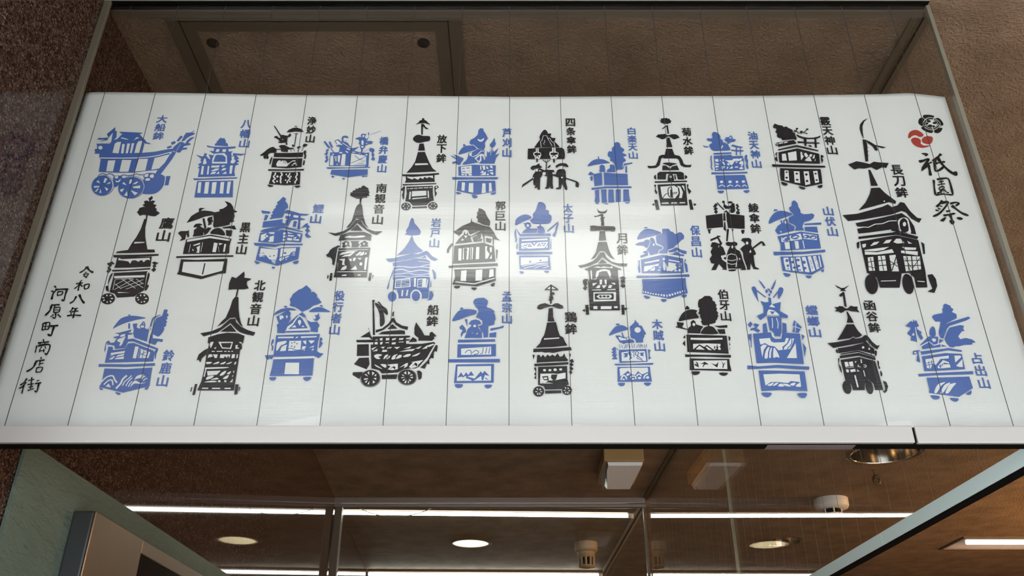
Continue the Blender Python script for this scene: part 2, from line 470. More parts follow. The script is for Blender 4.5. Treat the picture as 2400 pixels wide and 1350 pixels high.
def crease(x, z):
    d = .0007 * math.exp(-((z - 2.0430) / .0035) ** 2)                # one long horizontal fold
    d += .0006 * math.exp(-((x - .274) / .006) ** 2) * max(0, min(1, (2.10 - z) / .08))   # short upright fold
    d += .0005 * (1 + sin(x * 23 + .6)) * .5 + .0004 * (1 + sin(z * 31 + x * 5)) * .5
    return d
def top_edge(x):
    pts = [(x * 1.00525, 1.65 + (z - 1.65) * 1.00525) for x, z in [(-.4975, 2.3305), (-.4955, 2.3335), (-.469, 2.3338), (-.26, 2.3295), (-.005, 2.3265), (.25, 2.3275), (.43, 2.3300), (.462, 2.3318), (.486, 2.3286), (.5045, 2.3256)]]
    for (a, za), (b, zb) in zip(pts, pts[1:]):
        if x <= b: return za + (zb - za) * max(0, (x - a) / (b - a))
    return pts[-1][1]
NX, NZ = 170, 80
xl, xr = -.4995, .5045
bm = bmesh.new()
def grid(off, flip):
    g = []
    for j in range(NZ + 1):
        row = []
        for i in range(NX + 1):
            x = xl + (xr - xl) * i / NX
            zt = top_edge(x)
            z = Z0 - .004 + (zt - Z0 + .004) * j / NZ
            row.append(bm.verts.new((x, YC + .0002 + crease(x, z) + off, z)))
        g.append(row)
    for j in range(NZ):
        for i in range(NX):
            q = (g[j][i], g[j][i + 1], g[j + 1][i + 1], g[j + 1][i])
            bm.faces.new(q[::-1] if flip else q)
    return g
ga = grid(0, False); gb = grid(.0006, True)
rim = [(r[0], s[0]) for r, s in zip(ga, gb)], [(r[-1], s[-1]) for r, s in zip(ga, gb)], list(zip(ga[0], gb[0])), list(zip(ga[-1], gb[-1]))
for rr in rim:
    for (a, b), (c, d) in zip(rr, rr[1:]): bm.faces.new((a, b, d, c))
new_obj('sheet', bm, M_CLOTH, cloth, True)

PRINTS = """
M boat_float b
P -4687 3524 -4657 3538 -4644 3533 -4579 3541 -4564 3543 -4596 3591 -4528 3682 -4520 3696 -4510 3638 -4490 3634 -4475 3543 -4488 3524 -4495 3505 -4461 3519 -4418 3595 -4431 3602 -4451 3610 -4454 3621 -4439 3624 -4195 3612 -4203 3595 -4226 3595 -4162 3524 -4139 3505 -4122 3477 -4069 3456 -4075 3448 -4133 3456 -4150 3467 -4139 3448 -4139 3325 -3998 3341 -3874 3373 -3805 3383 -3792 3355 -3821 3331 -3879 3303 -3977 3276 -4174 3262 -4343 3257 -4604 3262 -4612 3313 -4668 3317 -4663 3341 -4681 3355 -4675 3378 -4654 3383 -4668 3434 -4682 3453 -4529 3453 -4520 3481 -4520 3514 -4537 3524 -4564 3510 -4633 3486 -4653 3491 -4600 3505 -4599 3514 -4670 3513
W -4567 3524 -4545 3576 -4531 3614 -4527 3562 -4520 3477 -4545 3458 -4646 3461 -4644 3484 -4596 3486 -4563 3507
W -4470 3325 -4473 3453 -4452 3477 -4408 3481 -4401 3317
W -4389 3448 -4359 3448 -4346 3317 -4372 3317
W -4333 3456 -4301 3456 -4298 3319 -4321 3319
W -4283 3460 -4255 3460 -4254 3321 -4274 3321
W -4224 3323 -4225 3448 -4214 3486 -4182 3495 -4163 3484 -4169 3325
W -4428 3538 -4406 3541 -4341 3519 -4331 3509 -4371 3516 -4414 3529
W -4273 3497 -4246 3548 -4213 3535 -4251 3519
T -4598 3397 -4599 3381 -4608 3372 -4623 3372 -4637 3381 -4645 3397 -4645 3412 -4635 3422 -4620 3422 -4606 3412
P -3880 3406 -3836 3429 -3820 3401 -3865 3384
P -3845 3472 -3803 3491 -3782 3458 -3821 3425
P -3785 3495 -3754 3567 -3722 3557 -3764 3481
P -3713 3571 -3698 3610 -3646 3614 -3610 3643 -3605 3638 -3630 3612 -3590 3598 -3664 3548 -3682 3524 -3699 3495 -3735 3484
P -3685 3458 -3655 3538 -3589 3548 -3626 3505 -3649 3467 -3617 3453 -3621 3437 -3685 3420 -3695 3392 -3652 3401 -3643 3375 -3697 3364 -3713 3328 -3742 3327 -3761 3345 -3766 3336 -3809 3364 -3802 3406 -3748 3477 -3719 3478
V 4 -3729 3453 -3759 3355
V 9 -3684 3456 -3671 3505 -3633 3545
V 10 -3821 3429 -3776 3467 -3735 3486 -3719 3562
C 13 -4582 3251 -4386 3247 -4179 3251 -3984 3271 -3830 3317
P -4579 3236 -4382 3232 -4176 3236 -3989 3262 -3813 3308 -3805 3345 -3758 3331 -3790 3225 -3870 3033 -3907 3002 -3939 3015 -3917 3088 -4054 3074 -4181 3051 -4342 3051 -4561 3062
C 10 -4588 3241 -4384 3239 -4162 3241 -3982 3262 -3828 3308
W -4494 3217 -4413 3220 -4407 3065 -4481 3068
W -4340 3225 -4236 3223 -4235 3062 -4333 3062
W -4158 3236 -4055 3241 -4051 3078 -4162 3065
W -3983 3251 -3823 3303 -3856 3188 -3906 3106 -3987 3089
D 12 -4582 3251 -4386 3249 -4165 3254 -3985 3278 -3811 3336
C 9 -4558 2988 -4544 3022 -4507 3038 -4467 3020 -4442 3038 -4402 3026 -4375 3002 -4347 3006 -4309 3002 -4277 3022 -4231 3011 -4174 3020 -4140 3033 -4094 3020 -4058 3026
S -4058 2988 -4045 3033 -4004 3047 -3945 3042 -3912 3024 -3876 3029 -3827 3002 -3805 2925 -3823 2837 -3876 2775 -3953 2762 -4022 2779 -4028 2881
P -3820 3002 -3758 3004 -3760 2881 -3803 2879
V 9 -3809 3002 -3803 2881
P -4386 2988 -4290 3015 -4255 2988 -4294 2899 -4327 2854 -4358 2863
T -4045 2997 -4037 3026 -4008 3031 -4008 2993
T -3981 2988 -3980 3020 -3948 3024 -3943 2979
T -4023 2943 -4014 2972 -3981 2970 -3976 2943
T -4097 3002 -4077 3011 -4051 2988 -4040 2957
T -4292 2988 -4278 3008 -4254 3002 -4259 2975
T -4366 2979 -4360 3002 -4330 2997 -4339 2970
W -4354 2943 -4323 2934 -4295 2970 -4300 2925 -4334 2916
S -4367 2923 -4351 2863 -4358 2807 -4389 2764 -4436 2743 -4491 2749 -4542 2780 -4580 2830 -4597 2889 -4590 2947 -4559 2990 -4512 3011 -4456 3005 -4405 2974
T -4371 2920 -4355 2864 -4363 2810 -4392 2770 -4436 2750 -4487 2756 -4536 2785 -4572 2833 -4588 2889 -4581 2943 -4552 2984 -4508 3004 -4456 2998 -4407 2969
S -4019 2891 -4008 2824 -4026 2764 -4069 2721 -4128 2705 -4192 2718 -4249 2758 -4287 2817 -4299 2884 -4282 2946 -4239 2989 -4179 3006 -4114 2992 -4057 2951
T -4024 2889 -4014 2826 -4031 2768 -4071 2728 -4128 2712 -4189 2725 -4243 2763 -4279 2819 -4290 2883 -4274 2941 -4233 2983 -4176 2998 -4114 2985 -4060 2946
S -4382 2920 -4365 2862 -4372 2807 -4400 2766 -4443 2747 -4495 2754 -4543 2784 -4580 2833 -4597 2891 -4591 2946 -4563 2988 -4519 3007 -4467 3001 -4418 2969
S -4029 2886 -4019 2823 -4037 2765 -4079 2725 -4137 2709 -4199 2721 -4254 2758 -4290 2814 -4300 2877 -4283 2935 -4241 2976 -4183 2992 -4120 2980 -4065 2942
W -4558 2925 -4538 2948 -4509 2903
W -4475 2912 -4475 2975 -4443 2966 -4457 2912
W -4441 2890 -4405 2925 -4396 2903
W -4450 2854 -4402 2832 -4413 2801
W -4486 2775 -4489 2832 -4466 2779
W -4541 2792 -4519 2837 -4507 2832 -4523 2792
W -4564 2845 -4566 2868 -4509 2870 -4507 2850
W -4268 2899 -4251 2921 -4212 2876
W -4192 2899 -4193 2952 -4161 2957 -4168 2921 -4174 2899
W -4151 2894 -4111 2930 -4095 2921 -4118 2894
W -4143 2859 -4064 2876 -4059 2837 -4129 2841
W -4156 2814 -4068 2775 -4097 2744
W -4211 2740 -4192 2799 -4171 2735
W -4272 2819 -4229 2837 -4244 2788 -4265 2801
M shrine_float b
P -3345 3428 -3345 3451 -3321 3473 -3336 3482 -3312 3504 -3315 3523 -3297 3523 -3304 3545 -3284 3532 -3248 3532 -3241 3509 -3229 3500 -3228 3473 -3199 3451 -3191 3419
P -3434 3430 -3360 3412 -3274 3408 -3204 3410 -3105 3415 -3105 3392 -3184 3379 -3172 3343 -3126 3346 -3141 3326 -3134 3286 -3112 3277 -3122 3321 -3039 3312 -2972 3311 -3028 3286 -3082 3293 -3039 3242 -3063 3237 -3033 3202 -3062 3185 -3028 3167 -3070 3146 -3067 3059 -3048 3006 -3456 2990 -3458 3102 -3479 3120 -3462 3146 -3487 3163 -3450 3194 -3468 3216 -3462 3242 -3532 3299 -3457 3273 -3441 3286 -3440 3321 -3407 3312 -3417 3286 -3369 3233 -3360 3242 -3391 3304 -3340 3290 -3321 3308 -3352 3321 -3393 3352 -3342 3348 -3343 3392 -3423 3406
W -3320 3339 -3312 3376 -3279 3375 -3284 3337
W -3245 3339 -3244 3375 -3205 3375 -3206 3337
W -3322 3312 -3218 3321 -3183 3281 -3162 3176 -3331 3176 -3339 3242
P -3321 3198 -3311 3286 -3292 3299 -3231 3295 -3194 3264 -3184 3198
W -3431 3167 -3432 3233 -3418 3251 -3391 3181 -3403 3167
W -3130 3194 -3119 3233 -3131 3268 -3101 3277 -3094 3233 -3074 3216 -3086 3181 -3110 3176
W -3431 3026 -3437 3141 -3414 3141 -3406 3025
W -3363 3026 -3371 3141 -3355 3141 -3344 3025
W -3332 3120 -3329 3146 -3239 3150 -3248 3121
W -3327 3072 -3281 3107 -3239 3107 -3249 3085 -3302 3068
W -3327 3029 -3308 3059 -3266 3063 -3275 3033
W -3261 3033 -3236 3068 -3227 3033
W -3224 3146 -3197 3150 -3175 3146 -3207 3124
W -3213 3076 -3197 3111 -3159 3111 -3172 3085
W -3195 3033 -3159 3068 -3146 3033
W -3116 3037 -3125 3147 -3095 3150 -3091 3033
V 11 -3451 2982 -3025 2992
P -3505 2973 -3390 2969 -3252 2980 -3017 2986 -3029 2971 -3249 2960 -3490 2949
P -3453 2937 -3059 2943 -3031 2722 -3445 2718
W -3423 2777 -3435 2920 -3404 2922 -3390 2777
W -3349 2768 -3362 2922 -3318 2926 -3306 2768
W -3270 2766 -3284 2918 -3236 2922 -3227 2766
W -3180 2770 -3193 2922 -3153 2924 -3141 2768
W -3106 2770 -3117 2926 -3081 2928 -3076 2768
M monk_umbrella_float k
P -2716 3709 -2707 3713 -2617 3577 -2592 3581 -2578 3573 -2539 3569 -2526 3593 -2514 3603 -2503 3581 -2508 3557 -2539 3544 -2537 3504 -2537 3479 -2526 3439 -2545 3439 -2552 3471 -2603 3463 -2639 3473 -2631 3486 -2618 3483 -2641 3512 -2673 3536 -2693 3540 -2686 3561 -2661 3565 -2638 3540 -2618 3536 -2629 3565
T -2585 3513 -2586 3509 -2589 3507 -2593 3509 -2595 3513 -2594 3518 -2591 3520 -2587 3518
C 8 -2477 3696 -2466 3710 -2453 3696
P -2561 3618 -2537 3655 -2495 3680 -2450 3685 -2403 3667 -2365 3626 -2410 3624 -2463 3630 -2507 3620
L 9 -2448 3606 -2446 3495 -2446 3415
L 6 -2475 3597 -2423 3597
P -2622 3419 -2599 3435 -2560 3435 -2533 3419 -2491 3395 -2453 3395 -2457 3379 -2514 3371 -2509 3335 -2587 3343 -2590 3371 -2641 3371 -2643 3379 -2592 3383
P -2636 3327 -2705 3323 -2728 3303 -2712 3259 -2722 3235 -2743 3251 -2753 3235 -2773 3259 -2776 3287 -2808 3283 -2813 3295 -2782 3327 -2744 3375 -2715 3399 -2685 3411 -2657 3391 -2639 3375
P -2661 3323 -2495 3323 -2337 3331 -2336 3267 -2488 3263 -2659 3267
P -2478 3439 -2459 3443 -2445 3411 -2464 3407
P -2416 3407 -2392 3419 -2372 3415 -2388 3383 -2406 3379
P -2355 3431 -2339 3455 -2299 3443 -2315 3415 -2346 3407
L 6 -2358 3351 -2335 3423
L 6 -2402 3343 -2391 3383
L 5 -2456 3391 -2434 3343
L 6 -2482 3371 -2472 3339
P -2335 3343 -2315 3363 -2302 3335 -2309 3311 -2297 3287 -2301 3239 -2321 3247 -2315 3279 -2328 3311
P -2318 3223 -2304 3216 -2304 3160 -2322 3149 -2322 3176
P -2684 3263 -2672 3267 -2676 3200 -2683 3160 -2693 3168 -2695 3223
P -2663 3247 -2485 3243 -2337 3247 -2332 3129 -2481 3110 -2666 3125
W -2611 3192 -2596 3219 -2570 3216 -2581 3176 -2601 3160 -2605 3141 -2503 3133 -2487 3160 -2469 3168 -2483 3176 -2526 3168 -2575 3153 -2601 3137 -2617 3160
W -2606 3153 -2558 3216 -2520 3216 -2489 3176 -2466 3192 -2444 3216 -2412 3219 -2404 3204 -2442 3204 -2470 3176 -2496 3133 -2607 3135
L 5 -2545 3216 -2527 3172
L 5 -2526 3216 -2508 3172
L 5 -2507 3216 -2489 3172
L 6 -2467 3153 -2403 3192 -2384 3196
T -2397 3184 -2398 3177 -2405 3170 -2415 3165 -2425 3164 -2430 3168 -2429 3175 -2422 3182 -2412 3187 -2402 3188
T -2424 3153 -2427 3148 -2435 3146 -2443 3148 -2447 3153 -2444 3158 -2437 3160 -2428 3158
T -2383 3157 -2385 3147 -2390 3142 -2397 3147 -2401 3157 -2400 3167 -2394 3171 -2387 3167
P -2693 3098 -2479 3094 -2300 3102 -2301 3081 -2489 3076 -2697 3076
P -2650 3061 -2474 3055 -2336 3061 -2322 2890 -2483 2881 -2663 2897 -2652 2982
D 16 -2608 3051 -2611 3020 -2623 2993 -2600 2966 -2622 2943 -2599 2909
D 16 -2549 3051 -2532 3020 -2547 2993 -2538 2966 -2541 2943 -2530 2905
D 15 -2447 3044 -2456 3013 -2467 2997 -2439 2974 -2459 2936 -2464 2905
D 15 -2376 3051 -2366 3020 -2378 2989 -2362 2959 -2377 2928 -2373 2901
T -2568 2997 -2570 2987 -2579 2983 -2588 2987 -2593 2997 -2591 3007 -2582 3011 -2573 3007
T -2564 2932 -2566 2923 -2574 2920 -2582 2923 -2587 2932 -2585 2940 -2577 2944 -2569 2940
T -2477 3024 -2478 3015 -2484 3012 -2491 3015 -2494 3024 -2493 3033 -2487 3037 -2481 3033
T -2423 2997 -2425 2989 -2431 2986 -2437 2989 -2441 2997 -2439 3005 -2433 3008 -2427 3005
T -2476 2947 -2478 2938 -2482 2935 -2488 2938 -2491 2947 -2490 2956 -2486 2959 -2480 2956
T -2427 2928 -2428 2920 -2433 2917 -2438 2920 -2442 2928 -2440 2936 -2435 2939 -2430 2936
S -2674 2888 -2613 2876 -2620 2861 -2648 2858 -2665 2871
S -2376 2871 -2317 2875 -2321 2855 -2345 2846 -2368 2855
M bridge_fight_float b
L 21 -2117 3487 -2050 3392
L 20 -2059 3483 -2021 3399
L 10 -2034 3386 -1988 3324
P -1920 3493 -1927 3537 -1917 3562 -1882 3569 -1859 3559 -1847 3537 -1870 3538 -1900 3543 -1911 3524 -1902 3487 -1853 3468 -1830 3430 -1808 3414 -1816 3392 -1791 3392 -1757 3396 -1719 3414 -1741 3386 -1764 3367 -1768 3355 -1727 3339 -1637 3324 -1598 3330 -1592 3134 -1626 3134 -1623 3275 -1649 3293 -1720 3308 -1800 3324 -1789 3146 -1853 3146 -1858 3305 -1902 3305 -1907 3152 -1980 3146 -1997 3287 -2029 3287 -2038 3330 -1940 3333 -1932 3411 -1973 3417 -1981 3430 -1949 3433 -2005 3496 -1963 3518 -1924 3480
W -1900 3537 -1861 3531 -1858 3521 -1870 3493 -1896 3496 -1903 3518
W -1995 3487 -1966 3502 -1921 3449 -1899 3430 -1960 3443
W -1985 3493 -1975 3496 -1952 3461 -1962 3461
V 8 -1913 3468 -1817 3396
T -1855 3386 -1846 3392 -1815 3374 -1819 3364 -1849 3374
T -1865 3346 -1857 3352 -1833 3333 -1842 3323
T -1934 3327 -1920 3336 -1897 3330 -1903 3318 -1926 3319
T -2011 3305 -1997 3312 -1988 3299 -2003 3296
L 5 -1995 3487 -1971 3449
P -1922 3411 -1888 3417 -1893 3411
P -1775 3518 -1759 3534 -1720 3550 -1689 3537 -1706 3556 -1713 3582 -1694 3596 -1651 3591 -1663 3575 -1665 3543 -1648 3524 -1643 3518 -1616 3562 -1634 3594 -1631 3620 -1623 3613 -1619 3562 -1637 3505 -1650 3487 -1596 3493 -1560 3480 -1584 3468 -1568 3452 -1612 3449 -1650 3430 -1653 3399 -1667 3386 -1675 3361 -1672 3336 -1692 3336 -1690 3374 -1708 3399 -1705 3430 -1730 3461 -1719 3474 -1732 3512 -1753 3521
W -1695 3572 -1676 3582 -1671 3562 -1680 3543 -1693 3556
W -1700 3490 -1687 3505 -1673 3487 -1673 3436 -1691 3436
W -1697 3417 -1667 3419 -1668 3399 -1687 3392
W -1648 3461 -1618 3458 -1642 3449
L 4 -1608 3585 -1489 3638
L 4 -1663 3336 -1581 3399
T -1791 3336 -1762 3336 -1751 3327 -1781 3327
T -1720 3318 -1696 3319 -1695 3312
T -1638 3305 -1620 3305 -1614 3290 -1629 3287
W -1798 3305 -1754 3305 -1719 3299 -1644 3287 -1628 3275 -1618 3152 -1794 3149
L 8 -1757 3290 -1698 3228
L 7 -1698 3231 -1628 3275
L 7 -1794 3179 -1759 3195 -1717 3219 -1664 3238
L 5 -1746 3158 -1613 3161
L 6 -1681 3207 -1632 3207
L 6 -1708 3176 -1640 3179
L 7 -1794 3146 -1612 3149
W -2026 3281 -1996 3284 -1978 3152 -2025 3152
L 9 -2030 3299 -2025 3146
L 6 -2029 3143 -1853 3146
W -1900 3305 -1858 3305 -1853 3146 -1897 3146
L 9 -1902 3305 -1907 3146
P -1994 3287 -1974 3284 -1958 3146 -1980 3146
W -1983 3275 -1973 3275 -1963 3201
L 7 -1956 3299 -1939 3176
W -1945 3287 -1915 3287 -1917 3182 -1937 3207
V 7 -1961 3275 -1956 3201
W -1952 3158 -1939 3173 -1927 3158
S -2084 3361 -2070 3375 -2050 3367 -2065 3349 -2059 3312 -2074 3293 -2100 3305 -2080 3324
S -2074 3290 -2054 3271 -2054 3244 -2046 3238 -2059 3195 -2078 3192 -2082 3207 -2068 3231 -2079 3250
S -1600 3361 -1592 3383 -1570 3389 -1547 3374 -1542 3349 -1553 3324 -1535 3293 -1549 3275 -1532 3250 -1532 3219 -1567 3228 -1558 3262 -1570 3299 -1565 3330 -1589 3343
P -2059 3123 -1831 3120 -1621 3131 -1566 3124 -1571 3117 -1830 3112 -2044 3103
P -1994 3088 -1813 3091 -1596 3096 -1590 3022 -1804 2988 -2002 3028
S -1986 3007 -1958 3001 -1959 2986 -1979 2986
S -1866 2977 -1834 2971 -1844 2956 -1859 2962
P -1654 3007 -1584 3008 -1590 3000 -1648 2989
M hoka_float k
P -1103 3729 -1063 3766 -1064 3782 -1032 3798 -1029 3824 -1012 3824 -1002 3798 -977 3782 -963 3760 -933 3731 -945 3729 -992 3750 -1050 3748
P -1037 3739 -1016 3741 -1012 3581 -1029 3583
P -1018 3739 -999 3723 -981 3691 -946 3667 -979 3663 -1014 3702
S -1120 3519 -1098 3565 -1058 3583 -1007 3565 -966 3565 -929 3555 -930 3498 -987 3482 -1035 3467 -1085 3475
P -1043 3454 -995 3456 -975 3357 -1052 3354
P -1053 3335 -976 3338 -920 3192 -880 3112 -834 3067 -998 3057 -1166 3047 -1110 3131 -1078 3202
W -1077 3177 -940 3180 -926 3159 -1075 3151
P -1213 3027 -996 3030 -805 3047 -804 3024 -995 3004 -1203 3002
P -1171 3002 -852 3017 -853 2963 -844 2926 -1174 2914 -1164 2953
W -1159 2998 -1122 2993 -1051 2995 -979 3004 -871 3010 -866 2973 -915 2993 -930 2973 -963 2993 -977 2963 -1010 2983 -1032 2953 -1074 2978 -1097 2958 -1146 2981
S -1123 3002 -1082 2993 -1051 3002 -1074 2993 -1098 2991
P -1200 2895 -1030 2900 -831 2909 -826 2895 -1021 2885 -1195 2875
P -1155 2861 -865 2873 -861 2769 -845 2678 -883 2663 -920 2616 -1069 2611 -1111 2659 -1155 2668 -1145 2769
V 10 -1141 2834 -872 2851
L 10 -1118 2846 -1117 2822
L 10 -1072 2846 -1071 2822
L 10 -1027 2851 -1026 2827
L 11 -968 2856 -966 2831
L 10 -908 2861 -907 2834
W -1115 2793 -1099 2793 -1101 2694 -1117 2694
W -920 2805 -908 2805 -899 2711 -911 2711
W -1088 2800 -934 2807 -931 2745 -1088 2730
W -1079 2709 -926 2723 -925 2711 -1080 2694
S -1190 2856 -1169 2861 -1170 2788 -1169 2702 -1180 2697 -1195 2749 -1186 2798 -1211 2817
P -849 2861 -830 2875 -806 2870 -801 2846 -828 2831 -835 2807 -816 2774 -835 2721 -843 2788
T -814 2854 -817 2847 -824 2844 -832 2847 -836 2854 -833 2861 -825 2863 -817 2861
S -1091 2599 -1095 2577 -1108 2559 -1128 2549 -1151 2549 -1173 2559 -1188 2577 -1195 2599 -1191 2621 -1178 2639 -1157 2649 -1134 2649 -1113 2639 -1098 2621
S -802 2607 -806 2585 -819 2568 -840 2559 -863 2559 -884 2568 -899 2585 -905 2607 -901 2628 -887 2645 -867 2655 -844 2655 -823 2645 -808 2628
P -1076 2595 -916 2602 -915 2580 -1075 2575
T -1163 2604 -1165 2598 -1170 2596 -1176 2598 -1178 2604 -1176 2609 -1171 2611 -1165 2609
T -1153 2627 -1155 2623 -1160 2621 -1165 2623 -1167 2627 -1166 2632 -1161 2634 -1156 2632
T -1121 2630 -1123 2625 -1129 2624 -1134 2625 -1137 2630 -1135 2635 -1129 2637 -1124 2635
T -1106 2605 -1108 2600 -1114 2598 -1119 2600 -1122 2605 -1120 2609 -1115 2611 -1109 2609
T -1116 2576 -1118 2572 -1123 2570 -1129 2572 -1131 2576 -1129 2581 -1124 2583 -1118 2581
T -1148 2573 -1149 2569 -1154 2567 -1159 2569 -1162 2573 -1160 2578 -1155 2580 -1150 2578
T -873 2602 -875 2596 -880 2594 -886 2596 -888 2602 -886 2607 -881 2609 -875 2607
T -859 2630 -861 2625 -866 2624 -871 2625 -873 2630 -871 2635 -866 2637 -861 2635
T -832 2633 -834 2628 -839 2626 -844 2628 -846 2633 -844 2638 -839 2640 -834 2638
T -817 2611 -819 2607 -824 2605 -830 2607 -832 2611 -830 2616 -825 2618 -819 2616
T -829 2583 -831 2579 -836 2577 -842 2579 -844 2583 -842 2587 -837 2589 -831 2587
T -858 2580 -859 2576 -864 2574 -868 2576 -870 2580 -868 2584 -864 2586 -860 2584
M reed_cutter_float b
P -481 3463 -469 3508 -444 3524 -418 3544 -387 3585 -382 3643 -363 3676 -327 3671 -323 3638 -297 3593 -273 3528 -289 3504 -308 3463 -301 3415 -316 3367 -409 3399 -448 3423
T -389 3524 -353 3508 -315 3536 -327 3495 -353 3481 -379 3495
S -598 3303 -586 3351 -556 3399 -512 3423 -461 3427 -409 3399 -399 3371 -478 3343 -547 3315
P -551 3439 -541 3451 -518 3431 -531 3419 -547 3415
V 9 -499 3431 -435 3435 -383 3383 -408 3359 -484 3327
P -458 3327 -421 3351 -383 3379 -306 3359 -312 3319 -314 3279 -298 3279 -317 3239 -298 3216 -190 3176 -354 3176 -367 3184 -386 3216 -419 3263 -457 3279
P -490 3319 -459 3339 -451 3279 -419 3259 -379 3192 -505 3164 -552 3160 -537 3192 -507 3223 -489 3279
T -480 3315 -461 3323 -457 3287 -473 3287
V 10 -452 3343 -457 3279 -432 3271 -388 3295 -344 3351 -312 3343
W -381 3287 -347 3311 -318 3303 -304 3255 -310 3223 -324 3271 -343 3287 -339 3223 -360 3184 -418 3247
P -399 3239 -359 3287 -355 3239 -367 3208
P -304 3223 -292 3279 -282 3255 -280 3351 -261 3327 -248 3343 -254 3303 -233 3391 -220 3399 -229 3287 -211 3375 -204 3335 -153 3395 -191 3287 -137 3323 -178 3255 -196 3176 -304 3200
S -250 3439 -225 3479 -199 3536 -193 3487 -183 3455 -198 3415 -224 3399 -237 3407
V 4 -230 3399 -241 3287
P -689 3287 -660 3279 -628 3255 -609 3247 -642 3287 -661 3303 -603 3283 -539 3247 -551 3208 -563 3192 -574 3157 -600 3157 -632 3184 -669 3157 -651 3176 -670 3192 -614 3212 -621 3231
P -596 3133 -429 3160 -180 3149 -182 3009 -401 3005 -589 3009
W -567 3129 -448 3145 -444 3044 -483 3036 -558 3044
L 10 -554 3106 -523 3106
L 10 -504 3110 -469 3114
L 10 -547 3067 -512 3067
L 5 -487 3068 -462 3073
W -558 3032 -533 3036 -529 3013 -558 3016
W -483 3032 -445 3037 -442 3009 -476 3011
W -527 3028 -502 3032 -495 3011 -517 3011
W -353 3145 -344 3145 -337 3106 -349 3075
W -331 3145 -300 3145 -296 3098 -314 3082
W -284 3145 -258 3106 -277 3098 -283 3114
W -246 3145 -221 3145 -211 3106 -239 3117
W -351 3044 -327 3082 -308 3059 -320 3044
W -351 3013 -289 3067 -288 3016
W -273 3075 -252 3082 -257 3059
W -248 3051 -207 3055 -207 3020 -226 3028
W -252 3086 -211 3090 -211 3071 -239 3067
T -255 3024 -258 3017 -266 3013 -274 3017 -278 3024 -275 3032 -267 3035 -259 3032
P -657 2989 -400 2986 -153 2989 -159 2960 -400 2959 -653 2955
P -593 2939 -387 2943 -184 2939 -177 2799 -396 2752 -604 2806
W -549 2920 -514 2913 -518 2802 -551 2810
W -471 2909 -423 2909 -422 2780 -474 2791
W -324 2905 -290 2903 -285 2780 -331 2770
W -252 2909 -227 2909 -217 2799 -251 2791
S -608 2791 -552 2776 -569 2761 -597 2761
S -433 2750 -374 2735 -385 2708 -413 2705 -429 2723
S -232 2772 -176 2787 -186 2761 -216 2753
M parasol_dance_float k
P 249 3397 285 3463 318 3512 309 3552 333 3610 359 3649 379 3655 398 3634 410 3597 439 3603 445 3581 432 3561 454 3536 492 3536 488 3508 475 3487 497 3463 537 3411 495 3399 380 3403
V 6 329 3403 321 3487 337 3495 354 3569 393 3569 408 3520 433 3463 451 3419
V 6 402 3536 428 3532 446 3487 474 3463 483 3407
V 5 366 3504 369 3471 356 3463 362 3439
L 5 418 3504 427 3479
P 179 3383 367 3395 559 3397 584 3375 592 3311 586 3239 364 3239 174 3238
W 268 3391 300 3391 299 3335 321 3327 327 3295 307 3239 257 3239 251 3279 237 3295 242 3331 268 3339
W 450 3399 489 3399 487 3343 519 3327 514 3271 491 3239 434 3239 426 3279 416 3303 424 3339 449 3343
L 7 283 3391 282 3327
L 7 470 3399 468 3327
P 248 3319 277 3327 302 3319 318 3323 315 3291 289 3291 305 3259 298 3255 280 3285 266 3255 260 3259 270 3291 251 3287
P 430 3323 462 3327 487 3327 512 3327 509 3299 480 3295 495 3263 489 3259 470 3291 447 3259 442 3265 458 3296 432 3291
S 277 3255 289 3223 278 3190 268 3219
S 466 3251 479 3216 466 3182 456 3212
L 11 377 3090 383 3192
L 8 381 3192 339 3227
L 8 383 3192 424 3227
L 6 376 3200 371 3227
L 6 389 3204 399 3227
S 391 3121 426 3160 422 3129 400 3114
S 205 3114 230 3145 262 3149 287 3168 306 3175 306 3153 328 3133 324 3114 261 3106 230 3086
P 258 3098 296 3098 343 3075 374 3090 381 3090 462 3086 471 3059 443 3059 448 3028 480 3028 500 3082 525 3098 576 3098 591 3075 594 2982 708 2936 729 2916 735 2890 724 2848 693 2863 698 2920 597 2966 589 2928 605 2836 598 2814 580 2821 563 2867 545 2897 537 2836 512 2825 478 2829 481 2844 510 2855 513 2982 448 3013 445 2897 453 2836 425 2833 416 2859 394 2833 357 2836 376 2867 388 2997 354 3013 373 3020 374 3059 336 3051 335 3020 310 2974 304 2821 279 2821 280 2848 245 2840 245 2855 264 2863 233 2890 234 2959 128 2871 106 2848 115 2890 222 2974 235 3028 257 3059
P 299 3114 362 3082 374 3059 355 3059 299 3075
W 299 3086 330 3071 298 3067
W 339 3051 358 3059 373 3036 354 3013 338 3020
T 287 3082 283 3069 273 3064 264 3069 260 3082 264 3096 274 3101 283 3096
T 241 2978 239 2972 234 2970 230 2972 228 2978 230 2983 235 2986 239 2983
T 564 3121 559 3106 548 3099 536 3106 532 3121 537 3137 549 3143 560 3137
T 562 2983 558 2976 550 2972 542 2976 539 2983 543 2991 551 2994 559 2991
S 482 3137 521 3172 572 3180 609 3168 624 3129 589 3133 552 3145 514 3137 501 3117
M white_music_float b
S 841 3141 871 3193 915 3228 972 3239 1028 3228 1069 3202 1085 3185 1025 3178 933 3163
L 8 967 3272 965 3237
P 959 3272 967 3279 972 3242 959 3242
P 969 3141 996 3163 1030 3141 1026 3124 1030 3063 963 3063 973 3119
P 1048 3085 1085 3115 1084 3158 1123 3163 1142 3132 1141 3059 1050 3059
S 1071 3308 1087 3348 1119 3343 1121 3388 1148 3423 1150 3459 1183 3477 1214 3459 1222 3410 1256 3379 1254 3352 1231 3330 1275 3299 1271 3281 1238 3272 1264 3233 1263 3211 1229 3185 1241 3150 1224 3098 1168 3093 1152 3059 1148 3115 1137 3167 1118 3202 1091 3220 1099 3250 1073 3281
